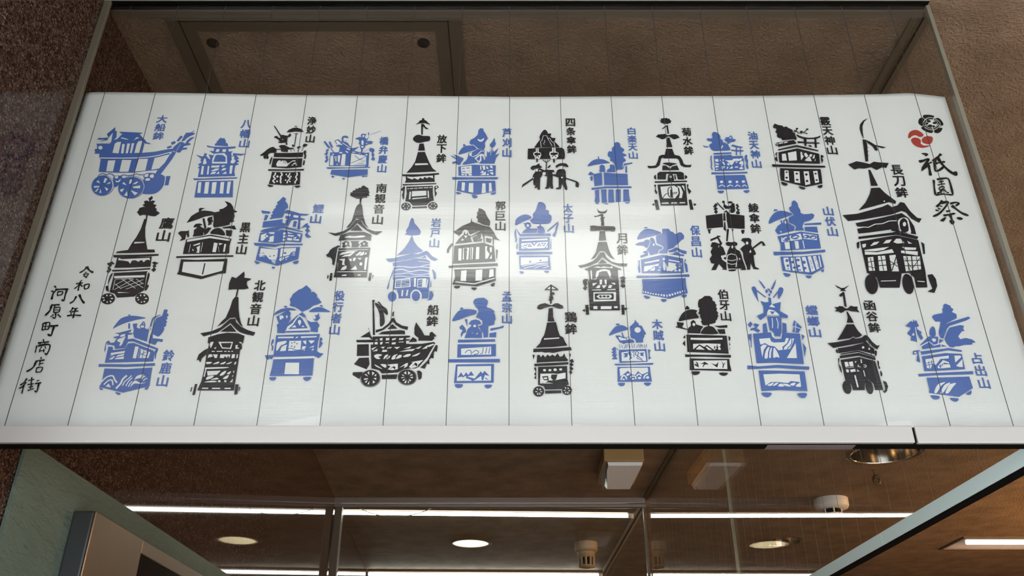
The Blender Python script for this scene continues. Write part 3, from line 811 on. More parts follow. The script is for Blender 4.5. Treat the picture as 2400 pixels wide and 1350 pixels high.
P 1243 3174 1335 3193 1338 3176 1241 3151
P 1258 3145 1274 3143 1270 3050 1250 3050
V 6 1235 3167 1225 3124
P 895 3029 991 3054 989 2883 902 2868 899 2960
P 1012 3054 1130 3041 1272 3035 1269 2883 1120 2882 1010 2882
P 840 3029 866 3067 903 3037 888 3020 856 3016
S 859 2986 884 3007 885 2951 870 2939 864 2960
P 866 2845 1023 2866 1306 2866 1303 2843 1021 2841 869 2820
P 903 2812 951 2823 947 2757 947 2657 892 2661 906 2732
P 969 2824 1031 2826 1026 2740 1028 2649 970 2645 972 2749
P 1052 2824 1107 2824 1105 2740 1106 2653 1042 2649 1045 2749
P 1131 2824 1186 2828 1176 2661 1121 2657
P 1214 2824 1272 2826 1273 2732 1278 2667 1203 2661
P 901 2653 943 2653 928 2634 908 2634
P 990 2641 1045 2639 1031 2628 1003 2631
P 1220 2653 1275 2657 1263 2639 1229 2637
M chrysanthemum_float k
P 1691 3787 1708 3792 1706 3819 1726 3814 1740 3830 1756 3819 1773 3830 1785 3814 1806 3816 1808 3798 1827 3782 1814 3771 1816 3750 1792 3752 1782 3734 1758 3744 1732 3734 1725 3752 1696 3755 1706 3771
P 1761 3718 1778 3720 1782 3597 1764 3597
P 1706 3670 1746 3707 1764 3718 1775 3707 1736 3681 1717 3663
P 1628 3555 1657 3586 1699 3589 1736 3593 1759 3576 1776 3576 1814 3589 1855 3589 1875 3576 1898 3537 1867 3531 1832 3513 1801 3539 1775 3560 1744 3544 1726 3524 1693 3516 1666 3537
P 1754 3539 1781 3541 1803 3405 1734 3405
P 1729 3382 1797 3382 1816 3297 1872 3282 1895 3231 1906 3171 1936 3156 1977 3156 1994 3166 1978 3126 1909 3126 1871 3151 1855 3231 1828 3252 1828 3247 1686 3247 1687 3262 1661 3242 1637 3151 1594 3116 1513 3111 1500 3146 1548 3141 1593 3151 1617 3201 1640 3277 1674 3297 1707 3297
P 1671 3171 1689 3186 1746 3191 1833 3176 1825 3169 1775 3151 1761 3136 1726 3151 1687 3169
W 1663 3163 1703 3161 1733 3141 1753 3111 1774 3146 1824 3159 1807 3151 1772 3121 1750 3106 1731 3111
P 1660 3083 1669 3146 1702 3151 1724 3131 1750 3103 1773 3136 1831 3151 1849 3086
P 1630 3063 1863 3063 1894 3046 1891 2958 1821 2958 1812 3032 1700 3036 1689 2958 1597 2958 1603 3041
S 1717 3002 1727 3027 1752 3032 1774 3017 1775 2933 1711 2933
T 1756 2994 1751 2981 1743 2976 1735 2981 1733 2994 1738 3007 1746 3012 1753 3007
S 1786 3012 1799 3017 1801 2963 1789 2958
S 1560 2992 1583 3022 1583 2958 1570 2963
S 1905 3017 1930 2992 1901 2963
P 1563 2933 1919 2943 1920 2925 1566 2912
P 1592 2889 1900 2904 1897 2758 1895 2615 1604 2610 1594 2768
W 1621 2860 1773 2875 1810 2845 1811 2768 1766 2706 1632 2706 1625 2768
W 1801 2873 1840 2865 1860 2787 1841 2710 1810 2710 1827 2768 1825 2836
W 1853 2875 1881 2875 1882 2802 1866 2845
C 11 1698 2787 1706 2836 1740 2855 1738 2787 1741 2739 1727 2715 1702 2739 1698 2787
P 1726 2836 1737 2807 1740 2720 1717 2730
C 8 1732 2773 1789 2787 1783 2768 1740 2763
C 9 1632 2706 1668 2758 1709 2773
W 1619 2648 1690 2653 1693 2636 1618 2634
W 1722 2653 1781 2653 1782 2639 1720 2636
W 1812 2655 1871 2655 1871 2641 1811 2639
P 1552 2884 1576 2889 1567 2826 1582 2787 1569 2754 1553 2802 1564 2845
P 1911 2894 1932 2889 1922 2845 1953 2802 1925 2758 1914 2807
P 1540 2687 1575 2687 1588 2554 1549 2554
S 1512 2629 1536 2639 1536 2610 1522 2613
P 1912 2687 1942 2691 1952 2558 1916 2557
S 1962 2639 1990 2627 1965 2608
M oil_shrine_float b
S 2219 3419 2228 3447 2252 3462 2249 3487 2221 3491 2198 3516 2214 3530 2260 3530 2268 3556 2265 3577 2281 3617 2310 3621 2342 3599 2360 3559 2356 3527 2377 3505 2384 3469 2411 3455 2432 3440 2439 3412 2448 3390 2439 3362 2330 3355 2252 3358
P 2146 3426 2157 3429 2173 3417 2207 3417 2209 3404 2168 3401
W 2351 3383 2347 3397 2365 3433 2376 3429 2364 3401
L 8 2376 3447 2414 3483
P 2395 3512 2420 3530 2410 3545 2433 3545 2456 3548 2464 3563 2482 3574 2491 3548 2502 3545 2487 3523 2521 3519 2525 3501 2499 3480 2471 3480 2433 3447 2422 3455 2436 3476 2407 3469 2388 3455 2415 3491
T 2480 3537 2476 3530 2468 3527 2461 3530 2459 3537 2463 3545 2470 3548 2477 3545
T 2421 3473 2417 3462 2411 3458 2406 3462 2405 3473 2408 3483 2415 3487 2420 3483
P 2466 3419 2480 3444 2521 3426 2595 3408 2588 3396 2518 3404 2507 3408
P 2457 3372 2474 3369 2513 3365 2592 3362 2597 3353 2578 3344 2511 3346 2455 3356
L 15 2522 3412 2507 3291
L 11 2563 3401 2552 3291
P 2256 3323 2455 3333 2453 3312 2254 3301
P 2253 3285 2448 3298 2462 3277 2576 3284 2573 3088 2242 3074 2248 3178
W 2260 3234 2297 3238 2295 3199 2262 3203
W 2257 3185 2298 3171 2290 3154 2258 3164
W 2256 3147 2289 3143 2287 3126 2252 3116
W 2256 3102 2281 3102 2280 3088 2254 3085
P 2295 3241 2346 3248 2450 3220 2459 3248 2521 3248 2533 3213 2583 3248 2568 3088 2254 3081 2302 3109
W 2371 3220 2450 3220 2464 3241 2520 3245 2534 3220 2516 3206 2482 3210 2462 3185 2448 3164 2430 3150 2412 3185 2392 3206
T 2329 3199 2346 3203 2360 3178 2360 3150 2347 3164 2333 3185
T 2387 3164 2400 3182 2415 3168 2407 3150
T 2309 3220 2321 3226 2325 3213
T 2338 3227 2358 3233 2360 3220 2342 3217
T 2327 3137 2360 3133 2354 3123 2328 3095 2325 3116
T 2408 3105 2439 3137 2442 3109
T 2525 3234 2560 3248 2551 3220 2533 3213
T 2524 3185 2561 3213 2566 3164 2533 3164
T 2514 3109 2545 3130 2558 3102 2524 3098
T 2467 3130 2503 3133 2499 3119 2471 3119
T 2385 3130 2394 3130 2391 3109 2376 3102
S 2518 3182 2511 3165 2495 3155 2478 3155 2465 3165 2462 3182 2469 3198 2485 3208 2502 3208 2515 3198
T 2504 3188 2499 3183 2491 3184 2485 3190 2484 3197 2489 3201 2497 3200 2503 3195
T 2561 3153 2558 3145 2548 3139 2539 3137 2534 3141 2537 3148 2546 3155 2556 3157
P 2218 3284 2231 3287 2223 3234 2223 3178 2214 3123 2220 3085 2209 3085 2200 3123 2209 3178 2209 3234
S 2598 3277 2618 3298 2626 3277 2619 3241 2627 3220 2619 3178 2615 3109 2598 3105 2593 3150 2603 3185 2593 3220
P 2200 3053 2407 3055 2598 3062 2598 3043 2405 3036 2198 3029
P 2240 3012 2564 3019 2575 2930 2584 2835 2241 2825 2245 2930
T 2314 2925 2308 2912 2294 2907 2283 2912 2279 2925 2286 2937 2299 2942 2311 2937
T 2409 2925 2404 2913 2393 2907 2382 2907 2373 2913 2371 2925 2376 2936 2386 2943 2398 2943 2406 2936
T 2480 2923 2474 2912 2463 2907 2454 2912 2451 2923 2457 2935 2468 2940 2477 2935
T 2555 2929 2551 2919 2540 2913 2529 2913 2520 2919 2518 2929 2523 2938 2533 2944 2544 2944 2553 2938
V 11 2258 2859 2295 2884 2330 2859
V 11 2350 2859 2386 2884 2417 2866
V 11 2438 2859 2466 2884 2494 2862
V 11 2516 2862 2543 2884 2566 2862
S 2241 2805 2307 2805 2296 2778 2267 2771 2249 2781
S 2523 2808 2586 2812 2572 2785 2543 2778
M pine_torii_float k
P 2976 3701 3000 3745 3038 3723 3085 3714 3095 3692 3130 3701 3148 3679 3173 3666 3191 3649 3189 3618 3212 3610 3211 3562 3220 3536 3208 3502 3184 3519 3052 3502 3043 3532 3010 3540 3000 3562 3009 3597 2989 3623 3011 3657 3003 3675 2977 3679
L 10 3215 3631 3242 3627 3251 3597
L 10 3232 3627 3238 3666
S 3260 3670 3255 3662 3243 3658 3233 3662 3230 3670 3236 3679 3247 3683 3257 3679
S 3231 3636 3225 3627 3214 3623 3204 3627 3201 3636 3207 3644 3218 3648 3228 3644
L 10 3259 3605 3323 3623 3364 3666
S 3375 3662 3370 3654 3358 3651 3348 3654 3345 3662 3351 3669 3362 3672 3372 3669
S 3303 3627 3297 3618 3284 3615 3273 3618 3269 3627 3275 3635 3288 3639 3300 3635
L 8 3277 3592 3296 3623
L 8 3307 3610 3350 3601
S 3353 3598 3349 3593 3341 3590 3335 3593 3333 3598 3336 3604 3344 3606 3351 3604
P 2965 3442 2983 3468 3182 3506 3203 3468 3196 3451 2990 3404 2994 3429 2966 3425
W 2978 3451 2998 3459 2992 3442 2976 3438
W 3009 3463 3058 3474 3052 3459 3003 3446
W 3069 3476 3110 3483 3104 3468 3063 3459
V 8 2989 3400 3171 3442
P 3226 3590 3259 3566 3297 3549 3350 3538 3411 3540 3461 3553 3495 3571 3487 3545 3442 3523 3346 3519 3280 3528 3242 3545 3225 3566
P 3221 3489 3273 3485 3339 3474 3420 3472 3466 3468 3464 3455 3336 3455 3276 3463 3217 3463
P 3294 3532 3329 3526 3311 3421 3290 3421
P 3415 3523 3437 3523 3424 3395 3400 3395
W 3328 3510 3413 3510 3409 3486 3325 3489
S 3331 3425 3353 3435 3370 3417 3365 3408 3342 3412
P 2985 3374 3204 3434 3435 3361 3432 3345 3200 3408 2983 3357
P 2982 3332 3203 3387 3433 3311 3419 3173 3170 3181 2971 3188
W 3016 3307 3060 3313 3059 3216 3005 3213
W 3085 3324 3183 3347 3171 3219 3081 3213
W 3228 3332 3239 3340 3246 3319 3261 3332 3240 3307 3255 3273 3233 3240 3217 3223 3223 3282
W 3267 3282 3265 3315 3287 3324 3298 3307 3307 3282 3282 3256
W 3256 3219 3312 3273 3324 3265 3334 3206 3281 3208
W 3318 3290 3338 3307 3357 3298 3337 3265 3322 3273
W 3348 3248 3368 3290 3383 3298 3373 3256 3360 3240
W 3365 3211 3381 3248 3375 3211
S 2954 3324 2967 3332 2956 3290 2954 3206 2938 3215 2927 3244 2950 3273 2942 3302
P 3449 3298 3481 3280 3458 3248 3465 3223 3442 3173 3439 3215
P 2884 3165 3165 3152 3470 3144 3469 3119 3161 3124 2886 3132
P 2966 3111 3157 3103 3412 3099 3407 2993 3398 2903 3210 2859 2950 2944 2954 3033
W 3011 3082 3054 3078 3041 2936 2991 2948
W 3112 3070 3173 3066 3157 2907 3097 2916
W 3219 3066 3276 3068 3265 2895 3207 2879
W 3324 3070 3373 3074 3365 2920 3320 2907
S 3042 3054 3037 3047 3029 3044 3021 3047 3018 3054 3023 3061 3032 3064 3040 3061
S 3033 2980 3027 2971 3017 2967 3007 2971 3004 2980 3010 2990 3021 2993 3030 2990
S 3153 3035 3147 3026 3136 3022 3127 3026 3124 3035 3130 3044 3140 3048 3150 3044
S 3145 2952 3139 2943 3128 2939 3117 2943 3114 2952 3120 2961 3132 2965 3142 2961
S 3257 3023 3251 3012 3240 3007 3230 3012 3228 3023 3234 3035 3245 3040 3255 3035
S 3250 2936 3244 2924 3233 2920 3224 2924 3221 2936 3227 2947 3238 2952 3248 2947
S 3359 3035 3354 3027 3344 3023 3335 3027 3333 3035 3338 3043 3348 3046 3357 3043
S 3355 2948 3350 2940 3341 2937 3333 2940 3331 2948 3336 2956 3345 2959 3353 2956
S 2949 2924 3018 2899 2996 2875 2964 2883
S 3133 2865 3202 2843 3181 2825 3153 2831
S 3336 2867 3396 2883 3382 2851 3358 2843
M long_blade_float k
P 4087 3824 4028 3770 3996 3706 3983 3625 3974 3515 3960 3585 3957 3665 3973 3730 4024 3791
P 3959 3515 3992 3509 3998 3446 3963 3208 3931 3202 3944 3348
P 3985 3515 4034 3485 4087 3436 4205 3402 4156 3391 4098 3416 4102 3357 4071 3357 4052 3416 4007 3465
L 6 3979 3406 4005 3402
L 6 3972 3348 3998 3344
L 6 3964 3289 3991 3289
P 3730 3164 3789 3189 3831 3208 3898 3193 3970 3169 4023 3202 4068 3193 4186 3183 4144 3116 4100 3125 4031 3087 3977 3125 3896 3106 3836 3112 3786 3093 3761 3125
P 3940 3093 3961 3087 4002 2875 3925 2871
P 3920 2843 4015 2849 4058 2778 4155 2668 4139 2632 4078 2659 4021 2641 3726 2551 3820 2650 3888 2760
P 3542 2488 3702 2506 3989 2596 4056 2628 4093 2592 4158 2614 4198 2659 4240 2647 4277 2542 4332 2456 4381 2443 4339 2390 4269 2443 4228 2524 4187 2542 4073 2497 3762 2435 3587 2413
T 4036 2668 4032 2662 4025 2659 4019 2662 4018 2668 4022 2675 4029 2678 4035 2675
P 3661 2385 3960 2456 4181 2515 4242 2452 4277 2346 4275 2241 4198 2258 3671 2346
P 3664 2311 3742 2332 3898 2373 4024 2408 4115 2417 4088 2293 3668 2255
V 10 3667 2325 3728 2337 3786 2332 3868 2373 3944 2378 4025 2413 4115 2417
V 12 3665 2241 4023 2297
S 4115 2417 4185 2467 4232 2443 4233 2346 4220 2258 4146 2290 4100 2293
T 4122 2417 4183 2456 4231 2438 4230 2346 4220 2255 4145 2285 4103 2293
S 4133 2399 4190 2452 4215 2399 4206 2293 4157 2272 4123 2302
T 4197 2373 4190 2356 4179 2346 4168 2346 4161 2356 4162 2373 4169 2389 4180 2399 4191 2399 4198 2389
L 6 4149 2435 4163 2399
L 6 4208 2435 4218 2399
P 3660 2215 4024 2267 4086 2285 4291 2215 4269 2180 4061 2238 3654 2185
P 3663 2158 4060 2232 4281 2172 4275 2017 4268 1799 4243 1602 4128 1599 4134 1716 4090 1774 4016 1766 3977 1651 3958 1599 3759 1599 3748 1716 3660 1774 3662 1966
W 3678 2120 3723 2128 3707 2086 3677 2077
W 3762 2103 3807 2146 3868 2154 3831 2120 3769 2099
W 3899 2128 3944 2172 4005 2180 3966 2137
W 4012 2146 4051 2189 4095 2189 4127 2137 4052 2128
W 4162 2163 4206 2128 4169 2128
W 3693 2051 3956 2089 3890 2051 3799 2034 3683 2038
W 3689 2031 3811 2021 3941 2051 3979 2060 3992 2017 3805 1992 3682 1992
W 4087 2086 4238 2077 4225 2051 4123 2051
W 4070 2043 4242 2031 4231 1983 4064 2014
W 3704 1958 3763 1966 3748 1799 3685 1796
W 3813 1975 3889 1980 3873 1799 3793 1796
W 3934 1983 4001 1992 3993 1791 3921 1791
W 4077 1975 4250 1970 4228 1816 4065 1791
L 9 3692 1899 3768 1916
L 9 3689 1849 3750 1832
L 9 3731 1950 3725 1799
L 10 3804 1916 3890 1929
L 10 3791 1857 3883 1866
L 9 3846 1980 3837 1799
L 10 3926 1916 3991 1849
L 10 3923 1799 4002 1966
L 7 3923 1866 4002 1899
L 9 4064 1916 4246 1924
L 9 4065 1857 4239 1862
L 7 4118 1966 4095 1799
L 12 4164 1975 4138 1799
L 7 4213 1966 4196 1799
L 7 4086 1950 4132 1832
L 7 4146 1832 4245 1950
V 12 3632 2146 3645 1774
P 3623 2137 3655 2154 3640 2077 3622 2060 3617 2086
P 4303 2151 4332 2123 4312 2000 4293 2000 4302 2103
V 9 3782 1675 3937 1680
V 9 4157 1674 4230 1667
S 3745 1651 3736 1599 3715 1556 3687 1529 3657 1523 3632 1540 3615 1576 3611 1625 3620 1676 3640 1720 3668 1748 3698 1754 3724 1737 3741 1700
S 4112 1655 4104 1602 4086 1558 4061 1530 4035 1524 4013 1541 3998 1578 3994 1627 4002 1680 4020 1725 4044 1754 4070 1760 4093 1742 4108 1705
P 4277 1749 4330 1758 4352 1700 4346 1618 4298 1537 4231 1553 4289 1586 4280 1667
M mokko_crest n
S 4645 3750 4667 3811 4698 3831 4765 3851 4796 3804 4737 3683 4679 3703
S 4720 3858 4781 3874 4846 3858 4842 3817 4776 3764 4738 3777
S 4845 3811 4896 3824 4927 3757 4917 3717 4867 3703 4826 3750
S 4792 3630 4860 3677 4902 3677 4868 3624 4822 3604
S 4665 3690 4731 3703 4786 3670 4771 3610 4721 3617 4677 3650
S 4885 3712 4859 3674 4820 3649 4775 3642 4734 3654 4704 3683 4691 3723 4698 3767 4723 3805 4763 3831 4808 3838 4850 3826 4880 3796 4893 3756
D 5 4693 3743 4745 3811 4813 3831 4868 3797 4892 3743 4851 3683 4781 3650 4714 3677 4693 3743
D 4 4716 3739 4762 3790 4812 3804 4855 3784 4866 3737 4833 3694 4776 3675 4729 3697 4716 3739
V 8 4855 3851 4792 3739 4789 3617
V 6 4666 3703 4792 3739 4915 3707
V 6 4709 3834 4792 3739
T 4850 3727 4835 3706 4812 3692 4785 3689 4759 3696 4740 3713 4732 3736 4735 3760 4750 3781 4773 3795 4800 3798 4826 3791 4845 3774 4854 3751
S 4792 3777 4785 3766 4772 3759 4758 3759 4748 3766 4746 3777 4753 3788 4766 3795 4780 3795 4790 3788
S 4854 3753 4847 3742 4834 3735 4820 3735 4810 3742 4808 3753 4815 3764 4829 3771 4843 3771 4853 3764
S 4794 3710 4787 3699 4772 3692 4757 3692 4746 3699 4744 3710 4751 3721 4765 3728 4781 3728 4792 3721
S 4757 3743 4749 3732 4736 3727 4726 3732 4723 3743 4731 3755 4744 3760 4755 3755
S 4823 3703 4816 3694 4803 3690 4792 3694 4789 3703 4796 3713 4809 3717 4820 3713
M tomoe_crest r
S 4482 3551 4513 3617 4572 3650 4622 3641 4663 3591 4650 3558 4612 3551 4576 3575 4532 3564 4494 3531
S 4508 3512 4547 3541 4597 3531 4615 3496 4603 3459 4635 3427 4709 3433 4661 3405 4597 3397 4541 3420 4510 3466
S 4629 3512 4664 3551 4718 3562 4758 3544 4742 3486 4707 3449 4662 3453 4630 3473
M title n
S 4576 3315 4626 3324 4655 3302 4614 3272 4612 3292
C 22 4527 3202 4575 3215 4643 3240 4597 3177 4531 3089
C 24 4618 3158 4617 3089 4608 3008
S 4563 3139 4618 3177 4630 3152 4569 3101 4521 3070
C 16 4616 3171 4668 3196
C 20 4798 3311 4751 3266 4676 3209
C 20 4713 3234 4688 3152 4680 3076 4729 3089 4791 3139
C 18 4692 3171 4753 3190 4817 3202
C 25 4742 3272 4770 3177 4820 3089 4875 3026
S 4849 3045 4908 3070 4909 3020 4880 3008
C 16 4630 2952 4612 2853 4599 2750
C 18 4667 2958 4730 2970 4791 2970 4799 2902 4796 2829 4791 2750
C 12 4678 2921 4737 2937
C 12 4659 2884 4744 2902
C 10 4714 2946 4701 2890
C 10 4665 2847 4715 2866 4712 2835 4664 2823 4665 2847
C 14 4707 2835 4667 2792 4623 2774
C 12 4674 2823 4671 2768 4701 2768
C 12 4714 2823 4727 2792 4754 2780
C 14 4602 2750 4689 2762 4791 2750
C 20 4659 2677 4619 2635 4574 2594
C 18 4635 2641 4714 2659 4654 2576 4577 2505 4505 2469
C 12 4612 2606 4640 2600
C 14 4585 2576 4611 2564
C 16 4554 2552 4587 2546
C 16 4733 2635 4792 2653 4828 2641 4780 2606
C 22 4742 2612 4772 2576 4826 2516 4891 2481
C 18 4663 2534 4711 2546
C 18 4621 2481 4756 2511
C 22 4693 2493 4698 2434 4698 2376
S 4670 2422 4721 2411 4701 2370 4678 2376
S 4572 2422 4636 2463 4643 2452 4602 2405
S 4751 2452 4793 2463 4821 2440 4783 2425
M hawk_float k
P -3942 2703 -3911 2738 -3892 2715 -3912 2674 -3901 2669 -3889 2680 -3858 2669 -3876 2640 -3864 2628 -3834 2619 -3847 2588 -3818 2565 -3830 2553 -3780 2516 -3795 2496 -3824 2473 -3872 2479 -3902 2488 -3901 2434 -3915 2434 -3920 2488 -3952 2496 -3986 2479 -4030 2530 -4018 2542 -4012 2582 -3968 2596 -3952 2588 -3987 2622 -3967 2637 -3983 2669 -3947 2680 -3929 2663 -3925 2680
P -3930 2439 -3899 2434 -3897 2332 -3876 2221 -3850 2144 -3818 2057 -3744 2057 -3731 2022 -3815 2019 -3999 2013 -4142 2013 -4128 2033 -4021 2051 -4000 2128 -3967 2210 -3941 2310
W -3972 2150 -3865 2150 -3868 2139 -3932 2133 -3973 2129
P -4162 1990 -3921 1994 -3687 2003 -3689 1981 -3915 1965 -4149 1959
P -4112 1959 -3754 1970 -3750 1927 -3743 1847 -3961 1837 -4116 1833 -4111 1874
W -4092 1954 -4065 1938 -3774 1954 -3763 1922 -3788 1933 -3813 1922 -3823 1900 -3847 1927 -3869 1922 -3879 1906 -3916 1927 -3951 1922 -3961 1882 -3986 1911 -4043 1922 -4095 1927
P -4133 1810 -3956 1815 -3740 1833 -3741 1815 -3953 1799 -4124 1789
P -4111 1773 -3931 1784 -3760 1794 -3755 1684 -3750 1570 -3819 1513 -3833 1496 -4008 1483 -4043 1529 -4106 1549 -4105 1663
W -4094 1736 -3782 1747 -3779 1721 -4088 1710
V 6 -4105 1768 -4102 1554
V 6 -3762 1784 -3745 1570
V 5 -4075 1694 -4071 1575
V 5 -4057 1632 -3959 1705
V 5 -4058 1575 -3886 1700
V 5 -3998 1591 -3784 1694
V 5 -3941 1580 -3776 1653
V 5 -4014 1705 -3844 1591
V 5 -3937 1705 -3764 1596
V 5 -3858 1700 -3774 1642
V 5 -4064 1642 -3988 1585
V 5 -4072 1700 -3896 1705
W -4016 1549 -3888 1541 -4008 1537
S -4028 1482 -4026 1454 -4037 1429 -4060 1412 -4091 1407 -4122 1415 -4149 1433 -4165 1459 -4168 1487 -4157 1512 -4134 1529 -4103 1534 -4071 1527 -4045 1508
S -3681 1471 -3682 1442 -3697 1420 -3723 1407 -3754 1407 -3784 1420 -3808 1442 -3821 1471 -3820 1499 -3806 1522 -3780 1534 -3749 1534 -3718 1522 -3694 1499
T -4133 1478 -4138 1475 -4147 1476 -4156 1481 -4159 1488 -4155 1491 -4146 1489 -4137 1484
T -4108 1508 -4109 1502 -4114 1499 -4121 1502 -4124 1508 -4123 1515 -4118 1518 -4112 1515
T -4073 1515 -4070 1508 -4072 1501 -4078 1499 -4084 1502 -4087 1509 -4085 1515 -4079 1518
T -4044 1473 -4047 1468 -4055 1465 -4065 1468 -4069 1473 -4067 1478 -4059 1480 -4049 1478
T -4054 1432 -4059 1429 -4066 1432 -4071 1439 -4071 1446 -4066 1449 -4059 1446 -4054 1439
T -4088 1432 -4089 1425 -4093 1423 -4099 1425 -4102 1432 -4102 1438 -4097 1441 -4092 1438
T -4124 1459 -4124 1453 -4128 1446 -4136 1443 -4142 1446 -4142 1452 -4138 1458 -4130 1461
T -3788 1481 -3791 1476 -3798 1476 -3806 1479 -3810 1485 -3807 1489 -3799 1490 -3791 1486
T -3765 1508 -3766 1501 -3771 1498 -3776 1501 -3780 1508 -3779 1516 -3775 1519 -3769 1516
T -3729 1515 -3726 1507 -3728 1500 -3734 1498 -3740 1502 -3744 1509 -3742 1516 -3736 1519
T -3699 1473 -3701 1468 -3710 1465 -3719 1468 -3724 1473 -3721 1478 -3713 1480 -3703 1478
T -3711 1432 -3716 1428 -3722 1429 -3728 1435 -3729 1442 -3725 1446 -3718 1445 -3712 1439
T -3742 1432 -3743 1426 -3748 1424 -3753 1426 -3757 1432 -3756 1438 -3751 1440 -3746 1438
T -3776 1461 -3776 1456 -3781 1452 -3788 1451 -3793 1453 -3793 1459 -3787 1463 -3781 1464
P -4202 1890 -4180 1895 -4151 1911 -4118 1876 -4149 1879 -4147 1852 -4163 1842 -4138 1810 -4160 1768 -4188 1789 -4174 1810 -4186 1842 -4170 1852 -4188 1868
P -3739 1895 -3710 1911 -3689 1897 -3663 1895 -3697 1868 -3679 1847 -3701 1842 -3676 1810 -3698 1784 -3728 1810 -3708 1831 -3722 1858 -3712 1874
S -4115 1768 -4127 1684 -4127 1622 -4108 1560 -4136 1565 -4153 1616 -4131 1622 -4141 1684 -4134 1752
S -3743 1778 -3729 1736 -3732 1637 -3712 1627 -3727 1570 -3745 1570 -3751 1663 -3752 1757
M poet_float k
P -3469 2391 -3435 2476 -3380 2522 -3363 2531 -3370 2570 -3355 2583 -3300 2578 -3330 2565 -3344 2544 -3299 2548 -3240 2540 -3188 2525 -3140 2540 -3151 2561 -3110 2574 -3079 2600 -3071 2621 -3108 2672 -3074 2660 -3039 2643 -3006 2596 -2993 2557 -2947 2534 -2984 2518 -2970 2476 -2976 2425 -2963 2408 -3010 2391 -3003 2370 -3066 2349 -3114 2340 -3165 2328 -3181 2357 -3188 2441 -3203 2488 -3285 2471 -3364 2433
P -3257 2433 -3248 2458 -3207 2471 -3204 2433 -3189 2408 -3208 2391 -3198 2374 -3237 2357 -3236 2391
L 21 -3299 2446 -3255 2315
P -3387 2349 -3368 2378 -3326 2382 -3299 2370 -3304 2353 -3323 2365 -3308 2340 -3257 2311 -3241 2315 -3233 2332 -3193 2328 -3206 2298 -3221 2261 -3245 2240 -3258 2236 -3261 2269 -3270 2261 -3265 2232 -3374 2215 -3367 2257 -3375 2298 -3351 2323 -3346 2336 -3381 2332
P -3538 2261 -3513 2286 -3443 2286 -3428 2298 -3411 2223 -3420 2198 -3448 2257 -3445 2182 -3501 2161 -3483 2198 -3502 2223
S -3195 2257 -3166 2311 -3105 2323 -3055 2282 -3037 2232 -3119 2244
P -3085 2332 -2955 2357 -2926 2307 -2947 2307 -3006 2323 -3062 2319
P -3037 2298 -2966 2294 -2965 2219 -3019 2227
P -3434 2182 -3189 2240 -2960 2190 -2967 2083 -2962 2006 -3436 2002 -3437 2083
W -3423 2178 -3190 2223 -2973 2182 -2976 2161 -3189 2198 -3421 2149
P -3421 2149 -3188 2192 -2972 2157 -2956 2010 -3426 2006
V 5 -3378 2120 -3377 2018
V 5 -3253 2145 -3253 2026
W -3348 2112 -3277 2141 -3280 2120 -3339 2100
W -3308 2083 -3274 2108 -3268 2014 -3300 2018 -3291 2043
W -3347 2067 -3329 2043 -3342 2038
W -3134 2142 -3094 2132 -3096 2022 -3133 2026
W -3084 2137 -3037 2128 -3072 2108
W -3023 2124 -3003 2124 -3003 2026 -3021 2028
V 3 -3080 2092 -3062 2026
P -3500 1974 -3228 1982 -2907 1986 -2904 1968 -3225 1963 -3496 1953
P -3445 1937 -3274 1929 -2962 1944 -2952 1770 -3025 1762 -3192 1699 -3313 1727 -3452 1758 -3442 1794
W -3411 1905 -2991 1909 -2994 1798 -3185 1735 -3406 1786
L 14 -3186 1889 -3188 1754
M carp_torii_float b
P -2597 2437 -2575 2469 -2584 2485 -2563 2510 -2579 2526 -2559 2551 -2567 2563 -2546 2579 -2547 2612 -2528 2629 -2542 2654 -2521 2674 -2483 2728 -2448 2703 -2452 2670 -2423 2633 -2410 2584 -2438 2567 -2446 2518 -2453 2469 -2465 2457 -2531 2449
P -2696 2549 -2597 2534 -2597 2510 -2676 2512
P -2646 2494 -2608 2485 -2623 2429 -2650 2417
P -2427 2555 -2396 2551 -2275 2510 -2172 2500 -2204 2485 -2265 2485 -2261 2453 -2209 2437 -2215 2429 -2262 2429 -2251 2308 -2278 2308 -2279 2429 -2292 2429 -2285 2316 -2348 2332 -2340 2429 -2360 2429 -2382 2340 -2392 2364 -2387 2429 -2424 2453 -2427 2481 -2372 2473 -2372 2502 -2446 2518
W -2340 2490 -2285 2481 -2289 2453 -2340 2461
W -2339 2425 -2286 2429 -2286 2320 -2348 2332
P -2328 2417 -2293 2409 -2297 2332 -2335 2340
P -2654 2405 -2521 2425 -2449 2437 -2454 2396 -2421 2380 -2411 2405 -2417 2429 -2394 2429 -2400 2348 -2449 2360 -2491 2348 -2653 2331
P -2668 2288 -2633 2308 -2543 2332 -2464 2348 -2438 2352 -2214 2280 -2220 2272 -2434 2324 -2461 2320 -2484 2296 -2656 2276
P -2667 2261 -2583 2280 -2476 2288 -2446 2308 -2217 2253 -2221 2146 -2373 2158 -2483 2134 -2672 2154
W -2654 2237 -2593 2261 -2615 2221 -2592 2205 -2626 2162 -2647 2166
W -2581 2269 -2515 2272 -2515 2249 -2558 2249
W -2603 2237 -2576 2229 -2579 2205 -2605 2221
W -2560 2213 -2515 2229 -2511 2150 -2565 2150 -2557 2189
S -2556 2182 -2558 2172 -2567 2167 -2577 2172 -2582 2182 -2580 2192 -2571 2196 -2561 2192
W -2420 2269 -2386 2265 -2397 2245 -2420 2237
W -2418 2229 -2382 2229 -2386 2209 -2414 2197
W -2416 2185 -2383 2185 -2387 2162 -2417 2166
W -2374 2272 -2311 2249 -2371 2253
W -2369 2237 -2302 2229 -2313 2213 -2367 2221
W -2372 2201 -2317 2193 -2320 2166 -2368 2170
W -2277 2245 -2233 2245 -2239 2205
W -2309 2182 -2243 2185 -2247 2162 -2308 2170
W -2299 2205 -2273 2213 -2283 2189 -2310 2193
P -2717 2138 -2616 2134 -2481 2119 -2435 2127 -2196 2127 -2201 2111 -2433 2111 -2483 2088 -2698 2107
